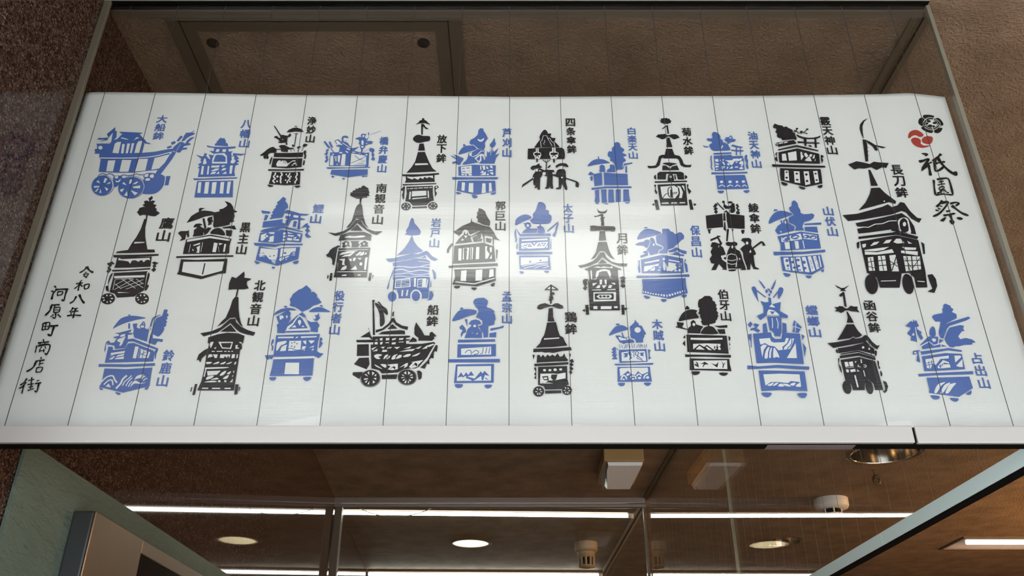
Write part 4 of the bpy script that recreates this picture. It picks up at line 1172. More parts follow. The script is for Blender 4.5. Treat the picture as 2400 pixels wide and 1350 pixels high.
P -2653 2095 -2479 2060 -2422 2080 -2224 2088 -2227 1941 -2433 1861 -2666 1929
W -2633 2072 -2479 2056 -2450 2060 -2446 1956 -2490 1941 -2522 1933 -2561 1979 -2593 2018 -2634 2006
W -2421 2068 -2263 2076 -2264 2033 -2303 2025 -2324 1987 -2420 1964
T -2636 1998 -2598 2010 -2569 1987 -2634 1983
T -2635 1964 -2614 1983 -2568 1960 -2599 1971
W -2509 1937 -2452 1952 -2449 1933 -2501 1925
W -2500 1918 -2452 1925 -2459 1910 -2491 1902
W -2487 1895 -2452 1902 -2462 1883
W -2418 1948 -2381 1964 -2372 1948 -2394 1910 -2422 1925
W -2368 1964 -2324 1979 -2328 1964 -2359 1948
W -2358 1937 -2338 1941 -2346 1925
W -2301 2010 -2263 2022 -2274 2002
W -2311 1987 -2263 1995 -2265 1983
S -2510 1973 -2513 1969 -2521 1967 -2530 1969 -2534 1973 -2531 1977 -2523 1979 -2514 1977
S -2471 1984 -2473 1978 -2479 1973 -2487 1972 -2492 1974 -2491 1980 -2484 1985 -2476 1987
S -2355 2012 -2358 2004 -2369 2001 -2381 2004 -2386 2012 -2383 2019 -2372 2022 -2360 2019
P -2248 2312 -2210 2364 -2180 2388 -2169 2356 -2148 2344 -2168 2320 -2141 2284 -2166 2269 -2155 2237 -2115 2209 -2165 2204 -2192 2237 -2172 2269 -2195 2292 -2179 2324 -2195 2344
S -2674 1918 -2615 1895 -2646 1880 -2668 1899
P -2487 1849 -2447 1842 -2467 1820 -2485 1834
S -2277 1899 -2221 1922 -2221 1895 -2246 1881
M south_kannon_float k
P -1760 2746 -1754 2767 -1763 2782 -1735 2787 -1737 2807 -1704 2817 -1710 2837 -1681 2832 -1674 2847 -1645 2847 -1643 2868 -1619 2878 -1592 2857 -1566 2837 -1563 2812 -1549 2782 -1560 2767 -1545 2741 -1574 2736 -1568 2716 -1605 2716 -1629 2706 -1631 2632 -1647 2632 -1650 2706 -1678 2701 -1704 2716 -1729 2726
P -1670 2612 -1655 2632 -1627 2632 -1614 2602 -1594 2484 -1561 2378 -1520 2320 -1567 2359 -1609 2426 -1664 2446 -1699 2387 -1730 2335 -1762 2325 -1710 2416 -1694 2514 -1684 2582
P -1670 2426 -1618 2431 -1584 2368 -1539 2315 -1456 2282 -1372 2284 -1429 2236 -1486 2253 -1554 2301 -1607 2349 -1650 2387 -1686 2330 -1753 2272 -1829 2234 -1869 2227 -1950 2270 -1872 2258 -1794 2282 -1726 2330
P -1714 2291 -1649 2368 -1581 2287
P -1817 2234 -1721 2270 -1568 2277 -1485 2239 -1487 2163 -1544 2177 -1712 2173 -1811 2168 -1827 2163
T -1767 2206 -1716 2225 -1668 2220 -1588 2230 -1547 2215 -1626 2201
P -1791 2130 -1751 2163 -1709 2149 -1716 2130 -1695 2084 -1721 2102 -1766 2076 -1784 2093 -1774 2116
T -1732 2126 -1734 2114 -1742 2109 -1750 2114 -1754 2126 -1752 2138 -1745 2143 -1736 2138
P -1702 2159 -1607 2160 -1620 2135 -1599 2116 -1616 2084 -1683 2084 -1684 2130
P -1600 2130 -1551 2168 -1509 2135 -1519 2121 -1505 2093 -1561 2088 -1592 2084 -1582 2112
T -1546 2126 -1548 2116 -1555 2113 -1562 2116 -1565 2126 -1563 2135 -1557 2139 -1550 2135
P -1821 2070 -1484 2079 -1494 1954 -1491 1722 -1834 1722 -1822 1880
V 6 -1819 2042 -1502 2056
W -1805 1986 -1777 2018 -1730 2032 -1699 2037 -1612 2042 -1658 2023 -1689 2014 -1735 2000
W -1779 1963 -1742 1991 -1703 1995 -1659 2028 -1642 2023 -1686 1977
W -1631 1986 -1588 2032 -1571 2023 -1614 1977
W -1599 1986 -1548 2037 -1545 2000 -1563 1981
W -1544 1991 -1524 2028 -1517 2000
W -1529 1954 -1503 1963 -1509 1807 -1530 1816
W -1804 1935 -1738 1944 -1741 1889 -1730 1862 -1763 1871 -1759 1917
W -1698 1935 -1667 1944 -1671 1908
W -1656 1917 -1652 1954 -1624 1954 -1633 1917
W -1612 1949 -1565 1954 -1579 1931
T -1551 1880 -1554 1866 -1565 1860 -1577 1866 -1582 1880 -1579 1894 -1568 1900 -1557 1894
W -1772 1807 -1752 1844 -1714 1862 -1711 1826 -1733 1807
W -1671 1812 -1641 1835 -1620 1862 -1600 1812
V 6 -1804 1894 -1802 1807
V 8 -1809 1785 -1504 1789
W -1747 1749 -1704 1755 -1707 1737 -1754 1737
W -1594 1749 -1564 1755 -1555 1744 -1586 1740
P -1829 2070 -1819 2084 -1832 1935 -1844 1862 -1866 1880 -1865 1908 -1876 1944 -1898 1963 -1922 1963 -1940 1991 -1918 2009 -1906 2046 -1881 2074 -1855 2088 -1825 2107 -1800 2098
V 8 -1822 2074 -1834 1880
P -1872 1771 -1851 1771 -1850 1683 -1875 1680
P -1900 1744 -1887 1744 -1889 1706 -1901 1706
P -1471 1773 -1446 1773 -1452 1681 -1476 1681
P -1434 1749 -1422 1744 -1435 1708 -1436 1726
M rock_door_float b
S -1083 2427 -1069 2455 -1048 2427 -1038 2385 -1005 2344 -975 2298 -967 2279 -976 2243 -1014 2234 -1068 2232 -1107 2238 -1138 2247 -1116 2261 -1125 2289 -1101 2344 -1092 2390
L 6 -1059 2232 -1057 2211
P -1063 2220 -1052 2220 -1033 2161 -992 2098 -927 2036 -987 2018 -1078 2005 -1205 1982 -1134 2063 -1086 2152
P -1316 1943 -1226 1952 -1040 2009 -979 2000 -897 2040 -874 2027 -833 1974 -767 1934 -808 1916 -847 1938 -895 1991 -954 1965 -1014 1956 -1148 1921 -1279 1903
P -931 1960 -910 1982 -889 1956 -953 1947
P -1237 1894 -1073 1930 -1014 1947 -892 1938 -853 1912 -858 1859 -1234 1851
V 6 -974 1912 -860 1899
P -1226 1842 -851 1859 -862 1772 -843 1703 -1224 1695
D 9 -1234 1842 -1144 1851 -1053 1838 -948 1846 -850 1838
D 9 -1223 1798 -1142 1816 -1050 1790 -946 1807 -847 1790
D 7 -1220 1755 -1138 1764 -1064 1772 -988 1751 -846 1764
D 7 -1218 1725 -1137 1734 -1061 1721 -942 1734 -845 1729
V 8 -948 1851 -859 1877
P -1213 1703 -843 1703 -851 1474 -921 1474 -948 1559 -1000 1559 -1017 1479 -1150 1479 -1171 1575 -1216 1584
W -1198 1695 -1046 1712 -1036 1609 -1198 1592
P -1189 1682 -1052 1697 -1051 1618 -1188 1605
V 6 -1181 1669 -1059 1682
V 6 -1180 1648 -1109 1656 -1057 1643
V 6 -1178 1622 -1056 1631
V 6 -1134 1691 -1136 1609
W -1005 1712 -986 1712 -984 1609 -1003 1609
W -970 1703 -881 1708 -876 1601 -972 1601
P -962 1691 -918 1699 -921 1609 -962 1609
V 5 -954 1669 -917 1678
V 5 -956 1635 -916 1652
V 9 -865 1695 -872 1597
W -1123 1571 -1108 1571 -1109 1500 -1126 1500
W -1071 1571 -1056 1575 -1063 1504 -1079 1504
T -915 1500 -919 1466 -934 1439 -957 1425 -983 1425 -1008 1439 -1026 1466 -1033 1500 -1029 1533 -1015 1560 -992 1575 -965 1575 -941 1560 -923 1533
T -1153 1500 -1157 1467 -1171 1441 -1193 1426 -1218 1426 -1242 1441 -1260 1467 -1268 1500 -1265 1532 -1251 1559 -1228 1574 -1203 1574 -1179 1559 -1161 1532
S -1172 1495 -1175 1470 -1186 1450 -1203 1438 -1222 1438 -1241 1450 -1254 1470 -1261 1495 -1258 1521 -1247 1541 -1230 1553 -1210 1553 -1192 1541 -1178 1521
S -933 1501 -936 1476 -947 1455 -963 1444 -982 1444 -1000 1455 -1013 1476 -1019 1501 -1016 1527 -1005 1547 -989 1559 -969 1559 -952 1547 -939 1527
P -837 1559 -811 1554 -797 1508 -817 1458 -865 1453 -844 1466 -842 1516
S -1231 1807 -1215 1790 -1253 1686 -1261 1592 -1276 1588 -1260 1678
S -826 1816 -787 1772 -784 1703 -802 1703 -813 1764
S -831 1686 -825 1618 -835 1609
M iron_pot_float k
P -371 2405 -363 2433 -383 2460 -369 2498 -381 2517 -365 2531 -358 2578 -323 2568 -287 2535 -279 2498 -255 2451 -231 2405 -238 2349 -308 2368
P -434 2456 -425 2405 -378 2386 -308 2359 -238 2340 -199 2285 -160 2203 -125 2165 -190 2185 -193 2104 -201 2095 -206 2212 -290 2230 -288 2104 -297 2140 -305 2212 -337 2285 -353 2285 -444 2239 -469 2294 -500 2308 -522 2285 -529 2258 -559 2221 -630 2281 -600 2290 -532 2349 -440 2395
P -598 2126 -558 2194 -513 2239 -507 2267 -488 2290 -468 2267 -459 2230 -429 2226 -436 2194 -419 2149 -511 2135
T -473 2269 -475 2256 -481 2248 -488 2248 -495 2256 -497 2269 -495 2282 -489 2290 -482 2290 -475 2282
W -506 2230 -471 2226 -489 2194
W -531 2190 -504 2176 -530 2162
P -429 2226 -353 2276 -334 2285 -325 2230 -336 2176 -359 2194 -375 2239 -421 2212
P -417 2203 -375 2230 -351 2176 -313 2194 -320 2158 -404 2149
P -275 2203 -213 2185 -224 2135 -274 2153
P -605 2104 -518 2113 -419 2126 -304 2140 -189 2095 -172 1909 -361 1896 -613 1882
W -561 2068 -528 2070 -527 1922 -559 1922
W -513 2073 -494 2073 -494 1935 -513 1935
W -486 2077 -448 2077 -456 1931 -479 1935
W -437 2082 -406 2082 -411 1935 -437 1935
L 11 -501 2068 -494 1935
S -466 2050 -469 2037 -476 2028 -486 2028 -494 2037 -497 2050 -494 2064 -487 2072 -478 2072 -470 2064
L 12 -476 2024 -481 1935
L 12 -425 2077 -426 1935
L 8 -402 2082 -388 1935
W -376 2086 -342 2088 -343 1939 -378 1937
W -281 2095 -258 2095 -265 2050 -234 1997 -256 1944 -278 1944
W -235 2077 -212 2086 -211 2032 -226 2015
W -211 1997 -210 1944 -233 1944
V 11 -616 1872 -149 1898
P -657 1858 -451 1874 -149 1887 -145 1856 -300 1847 -653 1830
V 11 -607 1828 -149 1843
P -596 1813 -299 1821 -168 1830 -170 1692 -371 1649 -602 1666 -585 1717
W -524 1800 -468 1804 -472 1675 -528 1679
W -374 1808 -306 1813 -308 1683 -375 1679
W -231 1813 -190 1817 -189 1735 -238 1717
P -606 1662 -385 1632 -170 1700 -163 1683 -355 1615 -608 1636
V 12 -580 1666 -386 1645 -178 1709
P -680 2059 -662 2095 -637 2131 -614 2126 -639 2086 -657 2050 -659 2015 -682 2015
P -166 2055 -147 2050 -157 1935 -165 1953
S -593 1617 -530 1617 -548 1591 -577 1591
S -416 1600 -361 1598 -377 1571 -403 1577
S -220 1636 -177 1657 -181 1623 -199 1613
M prince_float b
S 194 2423 225 2455 225 2504 253 2545 275 2619 289 2656 316 2658 350 2639 366 2594 362 2561 396 2545 395 2504 421 2480 420 2423 392 2383 318 2379 237 2379 207 2399
L 11 301 2383 301 2342
S 34 2383 42 2431 76 2471 137 2496 185 2484 208 2451 123 2407 42 2358
P 133 2358 140 2387 163 2399 190 2391 204 2358 197 2334 183 2326 203 2318 250 2318 270 2314 259 2263 102 2259 122 2291 156 2318
T 181 2354 177 2342 168 2337 160 2342 156 2354 160 2367 169 2372 177 2367
S 267 2334 291 2354 324 2342 344 2303 344 2263 269 2264 277 2303
L 8 120 2379 136 2387
P 39 2330 89 2247 410 2255 409 2223 249 2223 82 2219
P 367 2287 487 2403 499 2403 384 2279
S 497 2387 478 2311 466 2247 449 2211 426 2235 454 2279 473 2358
P 25 2271 39 2318 48 2215 55 2176 45 2144 32 2148 35 2184 28 2215
P 75 2203 395 2209 392 2055 233 2047 74 2042
W 102 2176 375 2193 376 2172 102 2159
W 98 2133 381 2152 367 2113 340 2074 167 2066 95 2105
W 98 2098 147 2068 96 2066
W 367 2105 377 2113 374 2078 353 2074
P 115 2109 168 2125 148 2094
P 161 2090 184 2129 211 2090
P 198 2141 268 2148 231 2098
P 260 2094 288 2137 307 2098
P 304 2133 361 2137 333 2094
T 152 2112 150 2107 144 2105 139 2107 136 2112 139 2116 144 2118 150 2116
W 177 2098 184 2113 195 2098
W 218 2141 251 2144 233 2117
W 274 2101 287 2119 297 2101
W 317 2127 347 2129 332 2109
P 45 2028 418 2028 424 2001 48 1995
P 74 1981 391 1981 400 1814 80 1821
W 91 1958 377 1962 373 1912 271 1897 152 1874 90 1859
D 8 106 1851 218 1878 323 1889 376 1897
D 8 119 1829 218 1851 283 1874 375 1878
D 7 230 1829 309 1859 375 1859
D 7 322 1829 381 1851
S 201 1906 197 1899 189 1896 180 1899 177 1906 180 1914 189 1917 197 1914
S 308 1922 304 1914 296 1911 288 1914 284 1922 288 1929 296 1932 305 1929
S 48 2113 58 2137 60 2059 45 2074
S 412 2200 414 2121 412 2066 404 2063 407 2137
S 77 1791 119 1787 116 1768 93 1765
S 334 1795 380 1795 373 1776 341 1776
M moon_float k
S 917 2580 932 2546 970 2534 1008 2546 1026 2569 1007 2517 964 2510 926 2523
P 877 2477 915 2481 954 2504 978 2500 975 2460 998 2466 979 2438 982 2353 948 2353 954 2409 942 2415 958 2426 941 2443 953 2455 953 2483 886 2463
P 827 2308 837 2325 828 2348 862 2357 918 2348 960 2348 1012 2348 1087 2345 1100 2325 1093 2286 1074 2275 1037 2286 999 2283 953 2297 915 2289 868 2286 835 2286
P 929 2286 985 2286 993 2168 914 2164
P 908 2150 997 2150 1015 2050 1039 1985 1073 1933 1028 1952 984 2006 967 2033 921 2037 891 1995 866 1952 819 1933 874 2017
P 920 2019 962 2022 982 1963 1034 1909 1098 1888 1198 1886 1187 1851 1114 1854 1042 1883 989 1920 941 1963 887 1899 802 1856 710 1833 683 1861 757 1877 832 1909 880 1952
P 891 1883 940 1942 987 1890
P 745 1814 839 1861 895 1875 1005 1880 1059 1851 1130 1819 1129 1808 1093 1814 1091 1708 1095 1698 1087 1339 784 1339 780 1563 780 1667 796 1708 786 1803
W 843 1840 894 1851 921 1840 949 1851 1012 1840 1036 1856 1044 1830 984 1835 929 1833 893 1835
V 13 816 1803 818 1698
W 823 1698 863 1698 861 1740 873 1793 919 1814 965 1819 1010 1803 1021 1750 1006 1729 1028 1708 1006 1719 990 1771 946 1793 899 1782 888 1740 859 1708
P 889 1761 927 1793 982 1793 996 1708 924 1719
W 900 1693 927 1693 919 1635 897 1635
W 948 1693 972 1693 969 1641 951 1641
W 822 1651 875 1656 828 1615
W 1011 1656 1056 1656 1055 1630
W 854 1594 883 1630 905 1625 895 1594
W 919 1625 973 1630 935 1589
W 981 1594 992 1630 1028 1625 1008 1594
W 817 1575 907 1579 907 1568 817 1568
W 971 1579 1057 1584 1056 1571 970 1569
W 829 1545 1059 1548 1053 1445 824 1438
P 840 1532 1031 1534 1036 1496 1027 1461 840 1459
W 858 1496 886 1517 1003 1517 1016 1496 992 1471 884 1471
P 881 1496 900 1514 912 1496 938 1510 957 1496 976 1512 993 1496 974 1481 957 1493 937 1483 917 1493 898 1479
W 822 1385 862 1385 859 1351 820 1354
W 896 1385 1005 1385 1001 1351 894 1351
W 1030 1385 1066 1385 1063 1361 1029 1364
P 727 1688 750 1703 786 1698 762 1661 775 1646 756 1620 771 1604 749 1568 723 1594 742 1615 728 1651
P 1105 1714 1138 1735 1171 1714 1149 1682 1162 1672 1138 1651 1161 1620 1134 1592 1108 1615 1119 1641 1112 1677 1122 1693
P 739 1400 773 1400 773 1289 744 1287
P 706 1337 734 1354 734 1321
P 1104 1400 1133 1400 1131 1289 1102 1289
P 1134 1370 1166 1357 1136 1337
M plum_thief_float b
P 1591 2283 1597 2315 1661 2315 1682 2283 1711 2271 1719 2251 1742 2251 1768 2271 1797 2267 1820 2227 1813 2188 1785 2172 1748 2129 1711 2098 1696 2078 1635 2055 1617 2009 1571 2005 1538 2009 1541 2039 1575 2055 1590 2078 1579 2102 1522 2133 1518 2211 1527 2231 1592 2255
S 1323 2180 1337 2235 1374 2283 1423 2311 1470 2311 1535 2291 1583 2260 1517 2231 1428 2207
S 1403 2319 1411 2334 1428 2338 1445 2325
P 1453 2180 1468 2204 1488 2200 1502 2172 1507 2125 1520 2109 1552 2098 1581 2082 1569 2059 1535 2051 1528 2009 1444 1985 1428 2032 1409 2047 1447 2109 1457 2149
T 1498 2116 1494 2104 1487 2099 1481 2104 1479 2116 1483 2128 1490 2133 1496 2128
S 1295 2117 1337 2145 1384 2152 1406 2176 1439 2176 1451 2156 1437 2109 1411 2074 1380 2102 1327 2106
P 1372 2032 1409 2043 1422 2024 1419 1982 1340 1955 1338 1982 1372 1993 1390 2009 1367 2016
P 1633 2039 1674 2055 1724 2086 1767 2055 1825 2036 1820 1999 1776 2009 1727 2047 1705 2028 1645 2020
P 1643 2001 1677 2005 1722 2032 1755 2001 1797 1993 1792 1974 1734 1982
P 1341 1932 1570 1993 1780 1947 1773 1772 1557 1769 1339 1771
W 1378 1901 1532 1936 1531 1916 1377 1884
W 1371 1852 1488 1874 1528 1886 1499 1855 1473 1855 1452 1840 1444 1821 1411 1810 1400 1795 1360 1791
W 1420 1799 1458 1829 1473 1852 1481 1829 1469 1799
W 1493 1855 1534 1878 1512 1855
W 1518 1840 1538 1848 1535 1829
W 1495 1802 1516 1814 1535 1810 1531 1801
T 1593 1938 1588 1928 1579 1924 1570 1928 1567 1938 1571 1948 1581 1952 1590 1948
T 1573 1909 1585 1901 1591 1855 1580 1802 1567 1810 1563 1855
T 1594 1893 1603 1840 1593 1802 1611 1855 1616 1810 1599 1795
W 1628 1936 1747 1910 1745 1897 1629 1920
W 1624 1901 1711 1882 1691 1871 1696 1855 1707 1840 1692 1814 1665 1806 1651 1791 1612 1799
T 1724 1878 1758 1886 1753 1871
T 1724 1848 1752 1863 1747 1844
W 1670 1791 1685 1810 1710 1802 1739 1825 1745 1791
L 14 1711 1878 1712 1787
P 1311 1923 1327 1920 1324 1886 1324 1780 1310 1772 1301 1825 1314 1878
P 1799 1939 1811 1928 1795 1901 1815 1871 1816 1784 1793 1780 1787 1886
P 1285 1742 1555 1742 1823 1757 1826 1727 1554 1724 1280 1714
P 1334 1701 1552 1701 1783 1712 1781 1623 1789 1538 1596 1471 1325 1533 1338 1616
V 17 1333 1551 1342 1549
V 17 1352 1548 1368 1545
V 17 1377 1541 1393 1538
V 17 1404 1533 1418 1530
V 17 1429 1527 1443 1525
V 18 1455 1523 1472 1520
V 19 1483 1517 1497 1514
V 21 1510 1513 1526 1511
V 23 1535 1508 1554 1506
V 22 1568 1504 1581 1504
V 23 1593 1508 1613 1513
V 22 1623 1516 1639 1522
V 22 1652 1527 1667 1531
V 22 1679 1536 1694 1541
V 22 1704 1544 1719 1548
V 19 1732 1554 1745 1557
V 14 1756 1558 1762 1559
S 1339 1507 1399 1492 1388 1475 1356 1475
S 1509 1465 1566 1460 1548 1436 1526 1436
S 1721 1506 1774 1520 1765 1491 1741 1484
M ayagasa_float k
P 2075 2482 2257 2510 2245 2336 2069 2316
P 2294 2510 2334 2502 2454 2490 2490 2482 2471 2313 2295 2324
P 2165 2596 2201 2645 2219 2621 2198 2592 2216 2571 2197 2555 2212 2534 2191 2502 2170 2526 2183 2547 2168 2563 2184 2584
L 14 2215 2651 2279 2557
P 2272 2666 2287 2678 2300 2670 2298 2625 2326 2604 2361 2612 2375 2645 2402 2641 2400 2543 2376 2518 2349 2518 2342 2543 2357 2584 2335 2569 2295 2571 2278 2600 2289 2641 2273 2650
S 2328 2654 2354 2668 2387 2658 2364 2641 2338 2645
P 2411 2621 2436 2637 2447 2596 2428 2580 2452 2555 2434 2543 2448 2522 2435 2498 2408 2502 2404 2522 2425 2551 2411 2580 2427 2600
P 2267 2510 2288 2518 2281 2417 2255 2414
P 2277 2534 2298 2543 2300 2559 2329 2518 2333 2494 2299 2498 2303 2526 2275 2522
P 2261 2401 2274 2401 2270 2281 2243 2309 2254 2348
L 8 2302 2510 2294 2397
P 2280 2309 2304 2313 2271 2158 2255 2157
V 8 2294 2518 2280 2309
P 2075 2309 2122 2310 2103 2293 2099 2257 2085 2251
P 2333 2309 2354 2310 2339 2277
S 2432 2297 2466 2297 2455 2261 2440 2249 2432 2265
P 2091 2182 2165 2217 2163 2229 2203 2225 2198 2209 2181 2209 2212 2131 2192 2103 2215 2080 2232 1995 2177 1979 2185 1933 2226 1895 2222 1808 2164 1815 2185 1823 2146 1880 2105 1808 2059 1808 2100 1884 2068 1888 2057 1941 2086 1987 2074 2026 2103 2080 2081 2092 2103 2143 2137 2146 2175 2127 2185 2131 2166 2194 2092 2157
T 2173 2093 2169 2084 2165 2081 2163 2085 2166 2095 2170 2105 2174 2108 2175 2103
S 2245 2131 2270 2150 2310 2146 2344 2152 2371 2131 2358 2103 2323 2096 2297 2096 2258 2103
P 2290 2096 2337 2096 2346 2061 2382 2037 2395 1979 2396 1941 2416 1842 2415 1808 2353 1808 2381 1823 2323 1827 2313 1804 2237 1819 2232 1888 2235 1972 2257 2041
T 2320 2086 2315 2073 2308 2068 2302 2073 2301 2086 2305 2100 2313 2105 2319 2100
T 2375 1941 2372 1933 2367 1930 2363 1933 2362 1941 2365 1949 2370 1952 2374 1949
V 9 2223 1812 2235 1941 2251 1987 2292 2003 2336 1987 2344 1941 2331 1895 2318 1842
V 7 2234 1933 2282 1918 2336 1933
V 7 2232 1891 2276 1874 2330 1884
V 7 2224 1819 2315 1819
S 2203 1949 2221 1964 2233 1949 2218 1935
S 2235 1808 2275 1812 2314 1808 2292 1795 2247 1795
P 2412 2166 2429 2194 2463 2198 2503 2198 2523 2174 2511 2111 2520 2080 2618 2158 2644 2154 2663 2107 2632 2100 2628 2139 2531 2065 2543 2026 2549 1999 2520 1983 2517 1910 2518 1846 2557 1823 2543 1815 2498 1819 2475 1888 2461 1812 2425 1812 2431 1831 2410 1949 2413 2018 2389 2061 2415 2088 2453 2119 2437 2150
T 2485 2135 2479 2121 2469 2116 2460 2121 2458 2135 2464 2148 2474 2154 2482 2148
W 2479 2022 2495 2053 2503 2026 2490 2014
V 8 2394 2049 2403 1995 2407 1926 2427 1827
M mountain_priest_float b
S 2739 2379 2755 2439 2802 2504 2861 2541 2916 2543 2974 2524 3011 2496 2917 2459 2823 2419
P 2810 2537 2821 2565 2854 2561 2856 2549
P 2984 2586 3014 2606 3026 2660 3050 2681 3072 2668 3087 2635 3085 2598 3101 2553 3096 2520 3126 2500 3188 2504 3217 2512 3240 2492 3223 2451 3188 2423 3116 2399 3098 2367 3087 2342 3096 2295 2998 2291 3023 2342 3003 2367 2954 2395 2957 2455 3016 2488 3019 2508 2990 2537
P 2867 2423 2871 2383 2826 2350 2790 2291 2813 2243 2991 2291 3006 2342 2943 2391 2946 2431 2928 2443 2897 2419
T 2932 2399 2926 2384 2916 2378 2909 2384 2907 2399 2913 2413 2923 2420 2931 2413
W 2845 2291 2861 2271 2842 2267
V 7 2883 2439 2889 2391
P 3113 2379 3298 2395 3293 2368 3117 2362
P 3110 2338 3242 2342 3242 2267 3105 2287
P 2803 2219 3063 2279 3242 2247 3238 2070 3047 2059 2813 2043 2822 2121
W 2841 2203 2886 2215 3053 2255 3061 2184 2972 2168 2836 2148
S 2929 2192 2918 2171 2896 2158 2871 2158 2853 2171 2849 2192 2860 2212 2882 2225 2907 2225 2925 2212
T 2848 2184 2885 2211 2905 2207 2868 2184 2885 2168
S 3035 2211 3029 2198 3014 2187 2994 2181 2973 2181 2956 2187 2945 2198 2942 2211 2949 2225 2964 2236 2983 2242 3004 2242 3022 2236 3033 2225
T 2957 2200 2994 2223 3019 2215 2984 2200
T 3009 2192 3039 2215 3044 2203
W 2865 2144 2919 2148 2912 2063 2865 2059
W 2974 2160 3014 2160 3009 2066 2972 2063
W 3058 2164 3068 2168 3068 2070 3059 2068
W 3079 2255 3222 2231 3212 2172 3075 2188
S 3143 2215 3134 2201 3116 2193 3096 2193 3080 2201 3076 2215 3085 2229 3103 2238 3124 2238 3139 2229
S 3218 2207 3208 2193 3187 2183 3162 2183 3143 2193 3138 2207 3148 2222 3170 2231 3195 2231 3213 2222
T 3088 2227 3113 2215 3091 2203
T 3154 2200 3193 2215 3197 2200 3169 2190
P 2732 2029 3042 2028 3278 2055 3274 2024 3038 2001 2735 1985
P 2797 1970 2993 1970 3224 1993 3230 1836 3087 1750 2795 1798
W 2826 1954 2876 1957 2878 1802 2829 1806 2822 1889
W 2902 1954 2938 1958 2938 1795 2897 1798
W 2955 1958 3002 1962 3006 1787 2961 1791 2957 1889
W 3018 1962 3058 1966 3070 1780 3025 1783
W 3079 1970 3115 1974 3132 1802 3090 1783
W 3135 1974 3169 1978 3179 1829 3147 1810
W 3193 1981 3206 1981 3205 1844 3191 1840
S 2874 1920 2867 1907 2854 1902 2843 1907 2840 1920 2847 1933 2860 1938 2871 1933
S 2871 1859 2866 1848 2855 1844 2845 1848 2843 1859 2849 1870 2859 1874 2869 1870
S 2864 1821 2860 1817 2853 1815 2847 1817 2845 1821 2849 1825 2855 1827 2862 1825
S 2927 1901 2921 1889 2910 1884 2901 1889 2898 1901 2905 1913 2916 1918 2925 1913
S 2941 1836 2936 1828 2926 1823 2914 1823 2906 1828 2904 1836 2909 1844 2919 1849 2930 1849 2938 1844
S 2992 1926 2986 1917 2974 1912 2960 1912 2950 1917 2947 1926 2953 1935 2965 1941 2979 1941 2989 1935
S 2984 1855 2977 1844 2965 1840 2955 1844 2952 1855 2958 1866 2970 1870 2981 1866
S 2984 1808 2979 1801 2972 1798 2965 1801 2963 1808 2967 1814 2975 1817 2982 1814
S 3049 1899 3044 1887 3033 1880 3022 1880 3014 1887 3012 1899 3018 1910 3028 1918 3039 1918 3047 1910
S 3046 1829 3039 1817 3026 1812 3015 1817 3012 1829 3019 1840 3032 1845 3043 1840
C 5 3090 1920 3105 1912 3103 1882 3093 1878
C 5 3096 1859 3108 1851 3107 1825 3098 1829
C 5 3154 1958 3165 1935 3152 1920
C 5 3161 1874 3171 1859 3162 1840
S 2798 1772 2867 1757 2850 1732 2824 1727 2806 1742
S 3022 1740 3080 1737 3069 1716 3048 1708 3030 1720
S 3191 1802 3223 1817 3214 1787 3197 1783
M suzuka_float b
S -3971 1132 -3950 1193 -3912 1250 -3844 1275 -3779 1276 -3718 1266 -3668 1250 -3748 1234 -3850 1201 -3928 1161
S -3827 1284 -3830 1280 -3839 1278 -3849 1280 -3853 1284 -3851 1289 -3842 1291 -3832 1289
P -3830 1193 -3813 1193 -3800 1132 -3819 1132
P -3783 1177 -3778 1189 -3739 1191 -3736 1145 -3705 1132 -3692 1141 -3656 1141 -3607 1116 -3603 989 -3734 1032 -3752 1064 -3760 1088 -3760 1120
S -3711 1161 -3701 1185 -3689 1211 -3669 1205 -3653 1161 -3659 1141 -3691 1136
T -3663 1157 -3665 1149 -3674 1144 -3686 1144 -3696 1149 -3701 1157 -3699 1164 -3691 1169 -3679 1169 -3669 1164
T -3672 1189 -3672 1183 -3675 1181 -3679 1183 -3681 1189 -3681 1195 -3678 1197 -3675 1195
S -3589 1130 -3591 1122 -3598 1116 -3609 1116 -3619 1122 -3624 1130 -3622 1139 -3615 1144 -3604 1144 -3594 1139
T -3595 1130 -3597 1124 -3605 1121 -3613 1124 -3618 1130 -3616 1136 -3608 1139 -3600 1136
C 17 -3600 1153 -3599 1201 -3591 1250 -3565 1266 -3525 1284
P -3505 1332 -3501 1349 -3464 1345 -3468 1307 -3446 1291 -3462 1258 -3445 1246 -3463 1230 -3444 1205 -3455 1189 -3444 1169 -3468 1145 -3458 1128 -3466 1096 -3481 1064 -3499 1044 -3530 1056 -3559 1072 -3553 1028 -3447 1016 -3451 985 -3497 996 -3513 953 -3586 977 -3584 1056 -3576 1104 -3572 1193 -3562 1250 -3509 1275
V 9 -3594 981 -3595 1072 -3578 1112 -3576 1193 -3569 1250 -3525 1283
P -3944 1084 -3898 1088 -3783 1124 -3785 1100 -3811 1088 -3760 1084 -3771 1068 -3806 1064 -3799 1016 -3775 1020 -3743 1024 -3481 917 -3485 902 -3599 937 -3740 993 -3789 989 -3803 921 -3901 910 -3912 945 -3965 957 -3982 953 -3992 981 -3998 945 -3989 906 -3993 874 -4003 906 -4005 945 -4004 985 -3983 1004 -3959 977 -3924 981 -3907 1032 -3926 1024 -3948 1040 -3890 1056 -3898 1072
W -3878 1064 -3834 1076 -3835 1048 -3880 1040
W -3896 1016 -3824 1048 -3835 1000 -3839 969 -3851 945 -3866 945 -3863 981 -3898 993
P -3971 937 -3927 933 -3916 898 -3802 914 -3785 969 -3733 977 -3519 894 -3503 867 -3497 777 -3763 769 -3967 764
W -3930 867 -3796 890 -3798 867 -3819 863 -3929 847
W -3935 824 -3882 859 -3918 843
W -3936 798 -3891 835 -3882 828 -3904 798
W -3857 843 -3797 859 -3800 839 -3874 824
W -3872 812 -3794 831 -3792 803 -3876 800
